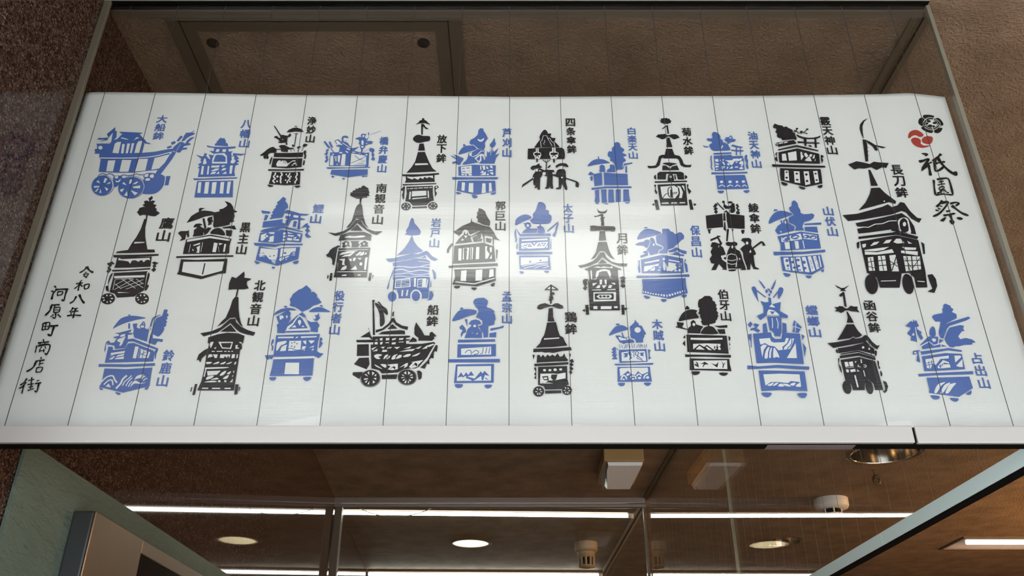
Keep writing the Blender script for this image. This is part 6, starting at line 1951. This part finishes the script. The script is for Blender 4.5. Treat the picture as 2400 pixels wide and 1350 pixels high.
T 3523 912 3518 904 3510 900 3503 904 3501 912 3506 921 3515 924 3522 921
P 3214 858 3398 893 3552 833 3545 824 3395 878 3218 848
P 3203 838 3397 868 3551 819 3547 789 3391 838 3205 809
P 3204 794 3393 824 3541 780 3547 678 3558 479 3479 477 3475 544 3438 582 3395 544 3378 477 3266 476 3261 534 3209 582 3211 687
V 9 3195 697 3206 591
W 3239 770 3270 773 3276 726 3239 718
W 3280 770 3321 777 3320 726 3284 724
W 3339 777 3360 780 3345 760
W 3238 692 3263 692 3264 663 3241 660
W 3278 689 3328 697 3330 670 3282 663
W 3345 692 3368 673 3345 670
V 4 3241 709 3323 716
V 11 3406 799 3403 760
C 7 3371 736 3360 721 3385 716
C 7 3417 741 3443 736 3439 716 3417 721
D 7 3372 741 3362 724 3386 718
D 7 3419 741 3444 734 3434 716 3417 721
V 14 3314 631 3319 506
V 8 3407 682 3410 618
S 3255 516 3252 486 3242 459 3226 442 3207 438 3190 446 3178 467 3172 495 3175 526 3186 552 3202 570 3220 575 3237 566 3250 545
S 3464 515 3462 484 3452 457 3438 440 3422 436 3408 446 3397 467 3392 497 3395 528 3404 555 3418 572 3434 576 3449 566 3460 544
P 3571 572 3602 563 3610 515 3586 463 3565 447 3547 468 3573 473 3579 515
S 3178 897 3193 907 3196 873 3182 868
S 3183 804 3198 809 3183 755 3194 716 3194 654 3180 687 3177 745
S 3560 893 3578 883 3567 843 3551 835
S 3563 789 3576 770 3568 736 3575 707 3559 697 3557 736
S 3570 682 3583 649 3572 620 3562 634
M fortune_float b
P 4356 1399 4381 1416 4428 1389 4426 1371 4448 1352 4423 1319 4463 1296 4455 1250 4343 1195 4307 1149 4247 1067 4230 1049 4239 1103 4275 1185 4286 1213 4233 1213 4217 1250 4213 1268 4234 1287 4287 1301 4325 1305 4336 1333 4330 1343 4349 1371
P 4232 1040 4322 1176 4361 1199 4576 1268 4592 1252 4548 1227 4360 1163 4327 1131 4264 1022
P 4276 1022 4318 1094 4355 1144 4469 1174 4507 1163 4488 1135 4497 1108 4468 1103 4417 1049 4430 1017 4490 1031 4550 1013 4575 984 4541 977 4532 959 4454 955 4402 941 4362 941 4342 928 4311 932 4287 968
S 4143 1058 4155 1121 4191 1158 4209 1131 4195 1054
P 4021 955 4067 995 4128 1049 4217 1044 4206 968 4281 941 4029 908 4036 932
W 4150 1022 4180 1026 4193 1013 4179 991 4159 988 4150 1004
V 10 4022 941 4115 991 4154 950 4240 973 4270 995
V 8 4233 1044 4197 964
P 4228 1022 4264 1004 4206 968
V 8 4227 968 4222 932
P 3922 1163 3987 1218 4005 1204 4019 1242 4023 1213 4043 1227 4048 1195 4057 1163 4029 1149 4032 1126 4069 1092 4053 1076 4067 1031 4041 1004 4025 1058 4017 1131 4004 986 3985 993 3939 1004 3953 1049 3920 1081 3951 1112 3971 1144
W 3958 1058 3987 1090 3988 1058
V 8 4017 1149 3996 915
P 3933 888 4000 899 4010 888 3986 888 3977 765 3945 782 3973 862 3924 848
W 3942 875 3966 879 3960 863 3941 862
P 4007 884 4258 915 4284 922 4415 897 4411 879 4278 897 4009 848
P 4009 831 4246 866 4405 857 4396 695 4121 678 3996 674
W 4034 800 4104 810 4104 791 4129 778 4087 739 4062 700 4028 708
L 7 4035 756 4121 778
L 7 4026 734 4106 752
L 7 4060 778 4055 704
L 7 4092 791 4085 730
W 4110 817 4272 839 4264 809 4183 804 4129 747 4111 739
W 4135 721 4204 791 4255 769 4261 713 4175 704 4135 704
P 4149 730 4213 765 4265 747 4251 756 4201 747 4159 704
V 6 4181 747 4168 708
V 6 4198 752 4188 708
W 4327 839 4389 839 4388 822 4318 765
W 4317 730 4395 800 4379 717 4345 717
P 3928 645 4115 656 4466 674 4462 642 4109 631 3931 618
P 4001 605 4183 609 4416 618 4420 498 4263 407 3987 449 3999 482
T 4039 452 4074 515 4112 545 4171 558 4113 515 4066 452
T 4097 448 4135 507 4166 537 4217 554 4174 507 4120 448
T 4144 449 4194 524 4222 541 4271 549 4229 507 4175 448
S 4001 424 4080 413 4062 385 4026 382 4005 393
S 4172 396 4254 391 4232 360 4201 362
S 4338 439 4398 473 4384 435 4358 427
M signature n
C 13 -4402 1850 -4420 1809 -4461 1773
C 16 -4402 1848 -4363 1803 -4318 1777
C 9 -4405 1777 -4386 1783
C 10 -4418 1755 -4365 1764 -4382 1720
C 11 -4410 1745 -4369 1713
C 9 -4413 1688 -4430 1669
C 11 -4463 1646 -4394 1656
C 12 -4425 1669 -4426 1606 -4423 1562
C 10 -4427 1641 -4444 1612 -4468 1587
C 10 -4419 1637 -4389 1612
C 11 -4377 1631 -4362 1581
C 11 -4377 1629 -4328 1641 -4328 1587
C 10 -4362 1583 -4329 1591
C 13 -4425 1500 -4437 1450 -4472 1417
C 15 -4400 1521 -4364 1463 -4322 1417
C 11 -4428 1373 -4433 1340 -4450 1322
C 9 -4436 1358 -4371 1361
C 9 -4429 1322 -4359 1332
C 9 -4431 1319 -4428 1285
C 11 -4464 1276 -4396 1285 -4319 1279
C 12 -4395 1358 -4399 1298 -4396 1249
C 12 -4678 1619 -4655 1600
C 13 -4692 1562 -4671 1550
C 14 -4666 1463 -4667 1531 -4651 1562
C 15 -4659 1575 -4601 1581 -4524 1581
C 13 -4539 1575 -4541 1519 -4540 1450 -4565 1463
C 10 -4625 1550 -4620 1506
C 10 -4628 1550 -4577 1553 -4578 1512
C 10 -4617 1509 -4579 1516
C 13 -4656 1395 -4609 1401 -4566 1401
C 15 -4649 1389 -4651 1334 -4685 1279
C 11 -4613 1395 -4617 1371
C 10 -4616 1364 -4607 1310
C 10 -4616 1364 -4558 1371 -4555 1316
C 8 -4610 1340 -4561 1343
C 9 -4606 1312 -4555 1316
C 10 -4585 1310 -4575 1249 -4605 1261
C 10 -4602 1291 -4627 1261
C 11 -4559 1291 -4519 1259
C 11 -4679 1195 -4671 1112
C 11 -4678 1191 -4616 1199 -4611 1120
C 9 -4669 1117 -4613 1127
C 7 -4672 1156 -4616 1159
C 9 -4650 1195 -4643 1117
C 14 -4600 1159 -4559 1165 -4521 1165
C 14 -4563 1159 -4563 1100 -4568 1056 -4604 1072
C 10 -4632 1017 -4619 988
C 11 -4674 974 -4617 982 -4566 988
C 10 -4677 947 -4671 866
C 12 -4665 943 -4552 955 -4552 854 -4576 866
C 8 -4646 978 -4652 953
C 8 -4607 982 -4600 955
C 8 -4626 935 -4634 906
C 8 -4595 939 -4578 912
C 8 -4630 889 -4584 895
C 8 -4637 906 -4630 871
C 8 -4598 908 -4588 871
C 10 -4599 823 -4599 802
C 12 -4646 774 -4607 785 -4556 791
C 13 -4639 768 -4650 711 -4705 666
C 9 -4599 785 -4597 728
C 9 -4600 751 -4558 757
C 9 -4614 711 -4610 660
C 9 -4613 709 -4559 713 -4562 664
C 9 -4607 660 -4563 666
C 11 -4677 598 -4695 554 -4724 526
C 10 -4676 559 -4695 515 -4725 493
C 11 -4688 526 -4684 438
C 9 -4660 576 -4601 587
C 9 -4633 610 -4622 532
C 9 -4653 532 -4594 543
C 8 -4635 504 -4592 515
C 9 -4617 532 -4615 487
C 9 -4636 471 -4581 493
C 9 -4576 571 -4552 578
C 11 -4584 543 -4524 552
C 11 -4549 548 -4546 460 -4570 471
"""
CAPTIONS = [
('大船鉾', 'b', -4011, 3811, -4005, 3563, 122),
('八幡山', 'b', -3036, 3736, -3014, 3459, 117),
('浄妙山', 'k', -2291, 3786, -2281, 3526, 103),
('橋弁慶山', 'b', -1445, 3495, -1440, 3108, 101),
('放下鉾', 'k', -791, 3520, -789, 3249, 111),
('芦刈山', 'b', -58, 3612, -57, 3327, 102),
('四条傘鉾', 'k', 668, 3761, 670, 3375, 107),
('白楽天山', 'b', 1358, 3636, 1354, 3291, 102),
('菊水鉾', 'k', 1982, 3624, 1980, 3357, 107),
('油天神山', 'b', 2726, 3569, 2715, 3172, 106),
('霰天神山', 'k', 3585, 3779, 3588, 3363, 117),
('長刀鉾', 'k', 4255, 3090, 4240, 2785, 132),
('鷹山', 'k', -3679, 2386, -3684, 2225, 146),
('黒主山', 'k', -2834, 2332, -2833, 2056, 109),
('鯉山', 'b', -2085, 2573, -2098, 2441, 119),
('南観音山', 'k', -1425, 2842, -1436, 2430, 116),
('岩戸山', 'b', -810, 2392, -817, 2135, 105),
('郭巨山', 'k', -124, 2612, -123, 2348, 110),
('太子山', 'b', 602, 2578, 603, 2321, 106),
('月鉾', 'k', 1157, 2193, 1157, 2051, 117),
('保昌山', 'b', 1942, 2295, 1931, 2019, 104),
('綾傘鉾', 'k', 2601, 2584, 2587, 2316, 110),
('山伏山', 'b', 3397, 2540, 3396, 2278, 110),
('鈴鹿山', 'b', -3361, 842, -3366, 572, 109),
('北観音山', 'k', -2579, 1626, -2586, 1220, 113),
('役行者山', 'b', -1752, 1507, -1765, 1121, 104),
('船鉾', 'k', -795, 1345, -798, 1216, 116),
('孟宗山', 'b', -52, 1497, -51, 1244, 100),
('鶏鉾', 'k', 590, 1263, 586, 1130, 120),
('木賊山', 'b', 1448, 1182, 1453, 938, 106),
('伯牙山', 'k', 2144, 1522, 2144, 1273, 104),
('蟷螂山', 'b', 3016, 1341, 3007, 1092, 120),
('函谷鉾', 'k', 3611, 1394, 3607, 1144, 116),
('占出山', 'b', 4543, 810, 4540, 549, 108)]

def catmull(p, closed, n=4):
    r = []
    m = len(p)
    for i in range(m if closed else m - 1):
        if closed: a, b, c, d = p[i - 1], p[i], p[(i + 1) % m], p[(i + 2) % m]
        else: a, b, c, d = p[max(i - 1, 0)], p[i], p[i + 1], p[min(i + 2, m - 1)]
        for k in range(n):
            t = k / n
            r.append(tuple(.5 * ((2 * b[q]) + (c[q] - a[q]) * t + (2 * a[q] - 5 * b[q] + 4 * c[q] - d[q]) * t * t + (3 * b[q] - a[q] - 3 * c[q] + d[q]) * t ** 3) for q in (0, 1)))
    if not closed: r.append(p[-1])
    return r

def ribbon(p, w, taper):
    n = len(p)
    L_, R_ = [], []
    for i in range(n):
        d = Vector(p[min(i + 1, n - 1)]) - Vector(p[max(i - 1, 0)])
        if d.length < 1e-6: d = Vector((1, 0))
        d.normalize(); nn = Vector((-d.y, d.x))
        k = 1.0
        if taper:
            t = i / max(1, n - 1)
            k = .72 + .45 * math.exp(-((t - .12) / .16) ** 2) + .28 * math.exp(-((t - .85) / .2) ** 2) - .55 * max(0, (t - .9) / .1)
        k *= 1.45 if taper else 1
        L_.append(Vector(p[i]) + nn * w * .5 * k); R_.append(Vector(p[i]) - nn * w * .5 * k)
    return L_, R_

class Print:
    """thin film of dye on the cloth, shapes laid over one another like a cut-paper stencil"""
    def __init__(self): self.bm = bmesh.new(); self.k = 0
    def put(self, x, z): return self.bm.verts.new((x * 1e-4, YC - .00012 - self.k * .000006, Z0 + z * 1e-4))
    def poly(self, pts, mi):
        v = [Vector((x, z, 0)) for x, z in pts]
        vs = [self.put(x, z) for x, z in pts]
        for t in tessellate_polygon([v]):
            if len(set(t)) < 3: continue
            try: f = self.bm.faces.new([vs[i] for i in t]); f.material_index = mi
            except ValueError: pass
        self.k += 1
    def line(self, pts, w, mi, taper=False):
        a, b = ribbon(pts, w, taper)
        va = [self.put(*q) for q in a]; vb = [self.put(*q) for q in b]
        for i in range(len(va) - 1):
            try: f = self.bm.faces.new((va[i], va[i + 1], vb[i + 1], vb[i])); f.material_index = mi
            except ValueError: pass
        self.k += 1
    def done(self, name, mats, label=None):
        for f in self.bm.faces:
            f.normal_update()
            if f.normal.y > 0: f.normal_flip()
        me = bpy.data.meshes.new(name)
        self.bm.to_mesh(me); self.bm.free()
        for m in mats: me.materials.append(m)
        o = bpy.data.objects.new(name, me); COL.objects.link(o)
        o.parent = cloth; o.location = (0, -YC, -Z0)
        if label: o['label'] = label
        return o

INK = {'b': M_BLUE, 'k': M_BLACK, 'n': M_INK, 'r': M_RED}
PLABEL = {
 'boat_float': 'blue print of a boat-shaped float on big spoked wheels', 'shrine_float': 'blue print of a shrine-topped float with striped skirt',
 'monk_umbrella_float': 'black print of a float with a lunging monk and umbrella', 'bridge_fight_float': 'blue print of a float with two figures on a bridge',
 'hoka_float': 'black print of a tall-roofed float under a cloud shape', 'reed_cutter_float': 'blue print of a float with umbrella, reeds and crescent on the tree',
 'parasol_dance_float': 'black print of a fringed parasol with three hatted figures', 'white_music_float': 'blue print of a plain block-sided float with umbrella and gate bar',
 'chrysanthemum_float': 'black print of a float topped by a chrysanthemum', 'oil_shrine_float': 'blue print of a float with a gate and blossom branch',
 'pine_torii_float': 'black print of a float with dark pine and curved gate', 'long_blade_float': 'largest black print, a float topped by a long blade',
 'mokko_crest': 'round black flower crest', 'tomoe_crest': 'round red comma crest', 'title': 'brush-written black title of three characters',
 'hawk_float': 'black print of a lattice-sided float with leafy pine top', 'poet_float': 'black print of a float with white pointed skirt',
 'carp_torii_float': 'blue print of a float with tall fir and gate', 'south_kannon_float': 'black print of a steep-roofed float under a round tree',
 'rock_door_float': 'blue print of a cone-roofed float topped by a fir', 'iron_pot_float': 'black print of a roofed float with a figure below a fir',
 'prince_float': 'blue print of a float with triangle frieze and round tree', 'moon_float': 'black print of a float topped by a crescent moon',
 'plum_thief_float': 'blue print of a float with dotted hem', 'ayagasa_float': 'black print of two boxes with a bird above three figures',
 'mountain_priest_float': 'blue print of a float with bent pine and patterned strips', 'suzuka_float': 'blue print of a float with small gate, umbrella and waves',
 'north_kannon_float': 'black print of a narrow tall float under a leafy top', 'ascetic_float': 'blue print of a float with two umbrellas under a broad tree',
 'ship_float': 'black print of a ship float with bird prow and flags', 'bamboo_mengzong_float': 'blue print of a float with mountain panel',
 'chicken_float': 'black print of a cone-roofed float topped by a triangle', 'goblin_tree_float': 'blue print of a float with a round hole in its tree',
 'boya_float': 'black print of a float with zigzag frieze and dark round tree', 'mantis_float': 'blue print of a float with a mantis on top',
 'west_valley_float': 'black print of a tilted roofed float topped by an upturned bow', 'fortune_float': 'blue print of a float with a seated fisher and slanting pine',
 'signature': 'brush-written black inscription of two columns'}
PNAME = {'mokko_crest': 'crest', 'tomoe_crest': 'crest', 'title': 'brush_title', 'signature': 'brush_inscription'}

cur = None
def finish():
    if cur: cur[0].done(PNAME.get(cur[1], 'float_picture'), [INK[cur[2]], M_CLOTH], PLABEL[cur[1]])
for ln in PRINTS.strip().split('\n'):
    t = ln.split()
    if t[0] == 'M':
        finish(); cur = (Print(), t[1], t[2]); continue
    v = [int(a) for a in t[1:]]
    P_, brush = cur[0], cur[2] == 'n'
    mi = 0 if t[0] in 'PSLC' else 1
    if t[0] in 'LVCD':
        w = v.pop(0)
    pts = list(zip(v[0::2], v[1::2]))
    if t[0] in 'PW': P_.poly(pts, mi)
    elif t[0] in 'ST': P_.poly(catmull(pts, True, 3), mi)
    elif t[0] in 'LV': P_.line(pts, w, mi)
    else: P_.line(catmull(pts, False, 5), w, mi, brush)
finish()

# captions: one column of characters beside every picture
glyphs = {}
def glyph(ch):
    if ch not in glyphs:
        c = bpy.data.curves.new('glyph', 'FONT'); c.body = ch; c.size = 1.0; c.resolution_u = 3
        o = bpy.data.objects.new('glyph', c); COL.objects.link(o)
        dg = bpy.context.evaluated_depsgraph_get(); dg.update()
        me = bpy.data.meshes.new_from_object(o.evaluated_get(dg))
        vs = [tuple(v.co[:2]) for v in me.vertices]; fs = [tuple(p.vertices) for p in me.polygons]
        x0, x1 = min(v[0] for v in vs), max(v[0] for v in vs); y0, y1 = min(v[1] for v in vs), max(v[1] for v in vs)
        glyphs[ch] = ([((x - (x0 + x1) / 2) / max(x1 - x0, .8), (y - (y0 + y1) / 2) / max(y1 - y0, .75)) for x, y in vs], fs)
        bpy.data.objects.remove(o); bpy.data.curves.remove(c); bpy.data.meshes.remove(me)
    return glyphs[ch]
for txt, col, ax, az, bx, bz, w in CAPTIONS:
    P_ = Print(); n = len(txt)
    pitch = math.hypot(bx - ax, bz - az) / (n - 1)
    for i, ch in enumerate(txt):
        vs, fs = glyph(ch)
        cx = ax + (bx - ax) * i / (n - 1); cz = az + (bz - az) * i / (n - 1)
        e = .016 * pitch                                    # heavy hand-cut lettering: the strokes are thickened all round
        for dx, dz in ((-e * 1.5, -e), (e * 1.5, -e), (-e * 1.5, e), (e * 1.5, e), (0, 0)):
            vv = [P_.put(cx + dx + x * w * .95, cz + dz + y * pitch * .86) for x, y in vs]
            for f in fs:
                try: P_.bm.faces.new([vv[k] for k in f])
                except ValueError: pass
            P_.k += .2
    P_.done('caption', [INK[col]])

# ------------------------------------------------------------------ left: slate pilaster and wall display
SY0, SY1, SZ = 0.8414, 2.05, 1.9372
bm = bmesh.new()
prism(bm, [(-.4937, SY0), (-.4937, SY1), (granite_x(SY1) + .001, SY1), (granite_x(SY0) + .001, SY0)], 0.001, SZ)
bmesh.ops.bevel(bm, geom=[e for e in bm.edges if all(abs(v.co.x + .4838) < 1e-5 for v in e.verts)], offset=.0025, segments=2, affect='EDGES')
tag(new_obj('stone_slab', bm, M_SLATE), 'grey-green rough slate slab standing against the dark granite wall at lower left', 'stone slab')

disp = tag(empty('wall_display', (-.4937, 1.25, 1.3)), 'brushed brown steel display case with black screen mounted on the green slate slab', 'display')
bx0, bx1, by0, by1, bz0, bz1 = -.4935, -.4680, .9664, 1.69, 1.05, 1.899
bm = bmesh.new(); box(bm, bx0, bx1 - .002, by0, by1, bz0, bz1, .002)
tag(new_obj('casing', bm, M_STEELD, disp), 'dark casing')
bm = bmesh.new()
sy0, sy1, sz0, sz1 = 1.1083, 1.63, 1.12, 1.8817
box(bm, bx1 - .0019, bx1, by0 + .0005, sy0, bz0, bz1 - .0005, .0008); box(bm, bx1 - .0019, bx1, sy1, by1, bz0, bz1 - .0005, .0008)
box(bm, bx1 - .0019, bx1, sy0, sy1, sz1, bz1 - .0005, .0008); box(bm, bx1 - .0019, bx1, sy0, sy1, bz0, sz0, .0008)
new_obj('face_frame', bm, M_STEEL, disp)
bm = bmesh.new(); box(bm, bx1 - .0019, bx1 - .0012, sy0, sy1, sz0, sz1)
new_obj('screen', bm, M_SCREEN, disp)

# ------------------------------------------------------------------ ceiling fittings
# long fluorescent lines
def strip(y0, y1, x0, x1, label):
    r = tag(empty('fluorescent_batten', ((x0 + x1) / 2, (y0 + y1) / 2, HC)), label, 'ceiling light')
    b_ = bmesh.new(); n = 2
    prism(b_, [(x0, y0 - .008), (x1, y1 - .008), (x1, y1 + .008), (x0, y0 + .008)], HC - .012, HC)
    new_obj('housing', b_, M_TRAY, r)
    b_ = bmesh.new(); tube(b_, [(x0 + .004, y0, HC - .022), (x1 - .02, y1, HC - .022)], .0068, 14)
    new_obj('tube', b_, M_TUBE, r, True)
    b_ = bmesh.new(); tube(b_, [(x1 - .0195, y1, HC - .022), (x1, y1, HC - .022)], .0098, 14)
    new_obj('tube_cap', b_, M_WHITE, r, True)
strip(3.105, 3.150, granite_x(3.1) + .004, .444, 'long lit fluorescent tube just behind the entrance head rail')
strip(4.255, 4.285, granite_x(4.27) + .004, .437, 'farther lit fluorescent tube low in the view, behind the downlight')
cb = [(-0.561, 2.4599), (-0.537, 2.4476), (-0.505, 2.4353), (-0.467, 2.4261), (-0.420, 2.4231), (-0.375, 2.4261), (-0.329, 2.4368), (-0.302, 2.4476), (-0.284, 2.4599)]
bm = bmesh.new(); tube(bm, [(x, 3.085, z) for x, z in cb], .0016, 6)
tag(new_obj('cable', bm, M_CABLE), 'thin pale cable sagging below the nearer fluorescent tube', 'cable')

# downlights
def downlight(c, lit, label, deep=.11):
    x, y, r = c
    t_ = tag(empty('downlight', (x, y, HC)), label, 'downlight')
    b_ = bmesh.new(); lathe(b_, [(r - .002, HC + .001), (r - .002, HC - .003), (r + .006, HC - .004), (r + .012, HC - .0005)], x, y, 48)
    new_obj('trim_ring', b_, M_CHROME if not lit else M_BRONZE2, t_, True)
    b_ = bmesh.new(); lathe(b_, [(r - .002, HC + .0005), (r * .97, HC + .3 * deep), (r * .82, HC + .7 * deep), (r * .5, HC + deep), (.001, HC + deep)], x, y, 48)
    new_obj('reflector', b_, M_WARM if lit else M_CHROME, t_, True)
    b_ = bmesh.new(); lathe(b_, [(.001, HC + .45 * deep), (.020, HC + .47 * deep), (.024, HC + .6 * deep), (.018, HC + .98 * deep)], x, y, 24)
    new_obj('bulb', b_, mat('lit_bulb', (1, .95, .85), emit=(1, .85, .6), estr=2.2) if lit else M_OPAL, t_, True)
    return t_
dl = downlight(DOWN_LIT, True, 'lit warm downlight with cream glow between the two fluorescent tubes')
downlight(DOWN_DIM, False, 'small unlit chrome downlight beyond the right-hand glass, behind the smoke detector')
downlight(DOWN_BIG, False, 'large chrome downlight partly hidden above the white bottom rail at right', .13)
def spot(x, y, power, color, size):
    ld = bpy.data.lights.new('downlight_lamp', 'SPOT'); ld.energy = power; ld.color = color; ld.spot_size = radians(size); ld.spot_blend = .6; ld.shadow_soft_size = .05
    lo = bpy.data.objects.new('downlight_lamp', ld); lo.location = (x, y, HC - .02); COL.objects.link(lo)
    return lo
SP = spot(DOWN_LIT[0], DOWN_LIT[1], 35, (1, .8, .55), 110)

# recessed fluorescent fitting at right
rx0, rx1, ry0, ry1 = REC
rf = tag(empty('recessed_light', ((rx0 + rx1) / 2, (ry0 + ry1) / 2, HC)), 'recessed lit fluorescent fitting in the warm brown ceiling at far lower right', 'ceiling light')
bm = bmesh.new()
box(bm, rx0 - .012, rx1 + .012, ry0 - .012, ry0 + .001, HC - .004, HC, .001); box(bm, rx0 - .012, rx1 + .012, ry1 - .001, ry1 + .012, HC - .004, HC, .001)
box(bm, rx0 - .012, rx0 + .001, ry0, ry1, HC - .004, HC, .001); box(bm, rx1 - .001, rx1 + .012, ry0, ry1, HC - .004, HC, .001)
new_obj('frame', bm, M_TRAY, rf)
bm = bmesh.new()
box(bm, rx0, rx1, ry0, ry1, HC + .06, HC + .065); box(bm, rx0, rx1, ry0, ry0 + .004, HC, HC + .06); box(bm, rx0, rx1, ry1 - .004, ry1, HC, HC + .06)
box(bm, rx0, rx0 + .004, ry0, ry1, HC, HC + .06); box(bm, rx1 - .004, rx1, ry0, ry1, HC, HC + .06)
new_obj('tray', bm, M_TRAY, rf)
bm = bmesh.new(); tube(bm, [(rx0 + .06, 3.705, HC + .006), (rx1 - .06, 3.705, HC + .006)], .0095, 14)
new_obj('tube', bm, M_TUBE, rf, True)

# assumed lamp over the viewer, unseen, added for the soft glare in the glass
ov = tag(empty('recessed_light', (0, .2, HC)), 'assumed recessed light over the viewer, unseen, added for soft glare on the glass', 'ceiling light')
x0, x1, y0, y1 = LOUV
bm = bmesh.new()
box(bm, x0, x1, y0, y1, HC + .07, HC + .075); box(bm, x0, x1, y0, y0 + .004, HC, HC + .07); box(bm, x0, x1, y1 - .004, y1, HC, HC + .07)
box(bm, x0, x0 + .004, y0, y1, HC, HC + .07); box(bm, x1 - .004, x1, y0, y1, HC, HC + .07)
new_obj('tray', bm, M_TRAY, ov)
bm = bmesh.new(); box(bm, x0 + .06, x1 - .02, .085, .195, HC - .008, HC + .03, .004)
new_obj('diffuser', bm, M_PANEL, ov)
bm = bmesh.new(); tube(bm, [(x0 + .02, .300, HC + .004), (x1 - .02, .300, HC + .004)], .010, 14)
new_obj('tube', bm, M_PANEL2, ov, True)

# emergency lamp
em = tag(empty('emergency_light', (.33, 2.56, HC)), 'beige box emergency light with pale wedge diffuser on the dark ceiling', 'emergency light')
bm = bmesh.new(); box(bm, .270, .388, 2.445, 2.69, HC - .040, HC, .004)
tag(new_obj('body', bm, M_BEIGE, em), 'aged beige body')
bm = bmesh.new()
v = [bm.verts.new(c) for c in ((.281, 2.452, HC - .0405), (.384, 2.452, HC - .0405), (.378, 2.685, HC - .0405), (.290, 2.685, HC - .0405),
                               (.283, 2.456, HC - .050), (.382, 2.456, HC - .050), (.372, 2.675, HC - .058), (.300, 2.675, HC - .058))]
for q in ((0, 1, 5, 4), (1, 2, 6, 5), (2, 3, 7, 6), (3, 0, 4, 7), (4, 5, 6, 7), (0, 3, 2, 1)): bm.faces.new([v[i] for i in q])
new_obj('diffuser', bm, M_OPAL, em)
bm = bmesh.new()  # sloping diffuser side, its shadow put into the brown colour
v = [bm.verts.new(c) for c in ((.277, 2.450, HC - .041), (.2725, 2.60, HC - .041), (.289, 2.69, HC - .060), (.2795, 2.450, HC - .041), (.275, 2.60, HC - .041), (.2915, 2.69, HC - .060))]
for q in ((0, 1, 2), (5, 4, 3), (0, 3, 4, 1), (1, 4, 5, 2), (2, 5, 3, 0)): bm.faces.new([v[i] for i in q])
tag(new_obj('shaded_side', bm, mat('shaded_diffuser_side', (.13, .085, .055), rough=.5), em), 'triangular diffuser side coloured dark as in shadow')

# detectors
def detector(x, y, r, label):
    t_ = tag(empty('smoke_detector', (x, y, HC)), label, 'detector')
    b_ = bmesh.new(); lathe(b_, [(r, HC), (r * 1.0, HC - r * .42), (r * .93, HC - r * .55), (r * .58, HC - r * .62)], x, y, 40, cap1=True)
    new_obj('base', b_, M_WHITE, t_, True)
    b_ = bmesh.new(); lathe(b_, [(r * .50, HC - r * .62), (r * .50, HC - r * .88)], x, y, 24)
    tag(new_obj('inner_chamber', b_, M_DARK, t_, True), 'dark sensing chamber')
    for k in range(6):
        a = 2 * pi * k / 6 + .35
        b_ = bmesh.new(); tube(b_, [(x + r * .53 * cos(a), y + r * .53 * sin(a), HC - r * .61), (x + r * .53 * cos(a), y + r * .53 * sin(a), HC - r * .90)], r * .05, 6)
        new_obj('cage_bar', b_, M_WHITE, t_)
    b_ = bmesh.new(); lathe(b_, [(r * .56, HC - r * .88), (r * .52, HC - r * .98), (.001, HC - r * 1.0)], x, y, 30, cap0=True)
    new_obj('cap', b_, M_WHITE, t_, True)
detector(1.124, 3.010, .0585, 'round white smoke detector on the brown ceiling beyond the right-hand glass')
def heat(x, y, r, label):
    t_ = tag(empty('smoke_detector', (x, y, HC)), label, 'detector')
    b_ = bmesh.new(); lathe(b_, [(r, HC), (r, HC - .030), (r * .95, HC - .036), (r * .78, HC - .040)], x, y, 36, cap1=True)
    new_obj('base', b_, M_BEIGE2, t_, True)
    b_ = bmesh.new(); lathe(b_, [(r * .78, HC - .040), (r * .74, HC - .060), (r * .62, HC - .062)], x, y, 36, cap1=True)
    new_obj('collar', b_, M_BEIGE2, t_, True)
    b_ = bmesh.new(); lathe(b_, [(r * .50, HC - .060), (r * .48, HC - .094)], x, y, 24)
    tag(new_obj('inner_chamber', b_, M_DARK, t_, True), 'dark sensing chamber')
    for k in range(10):
        a = 2 * pi * k / 10 + .15
        d = Vector((cos(a), sin(a)))
        b_ = bmesh.new(); tube(b_, [(x + d.x * r * .66, y + d.y * r * .66, HC - .060), (x + d.x * r * .62, y + d.y * r * .62, HC - .096)], r * .105, 6)
        new_obj('cage_bar', b_, M_BEIGE2, t_)
    b_ = bmesh.new(); lathe(b_, [(r * .70, HC - .093), (r * .68, HC - .099), (r * .3, HC - .104), (.001, HC - .105)], x, y, 30, cap0=True)
    new_obj('cap', b_, M_BEIGE2, t_, True)
heat(.312, 3.690, .0485, 'tan slotted smoke detector on the dark ceiling left of the glass corner')

# little brass pendant beside the big downlight
pd = tag(empty('ceiling_hook', (1.147, 2.66, HC)), 'tiny dark brass hook with ring hanging just below the large chrome downlight', 'hook')
bm = bmesh.new(); tube(bm, [(1.147, 2.66, HC), (1.147, 2.66, HC - .022)], .0022, 8)
new_obj('stem', bm, M_RUST, pd)
bm = bmesh.new()
tube(bm, [(1.151 + .010 * cos(a), 2.66, HC - .033 + .012 * sin(a)) for a in [2 * pi * k / 16 for k in range(17)]], .0052, 8)
new_obj('ring', bm, M_RUST, pd, True)

# assumed globe pendant, unseen further right, added to warm the brown ceiling there
gp = tag(empty('assumed_pendant_lamp', (2.55, 2.75, HC)), 'assumed warm globe pendant, unseen beyond the right-hand glass, added to warm the ceiling', 'assumed pendant lamp')
bm = bmesh.new(); tube(bm, [(2.55, 2.75, HC), (2.55, 2.75, HC - .16)], .003, 8)
new_obj('cord', bm, M_DARK, gp)
bm = bmesh.new(); lathe(bm, [(.001, HC - .15), (.022, HC - .15), (.024, HC - .185), (.001, HC - .186)], 2.55, 2.75, 24)
new_obj('socket', bm, M_RUST, gp, True)
bm = bmesh.new(); bmesh.ops.create_uvsphere(bm, u_segments=32, v_segments=18, radius=.075, matrix=Matrix.Translation((2.55, 2.75, HC - .255)))
new_obj('globe', bm, mat('assumed_lit_globe', (1, .9, .7), emit=(1.0, .53, .17), estr=240.0), gp, True)
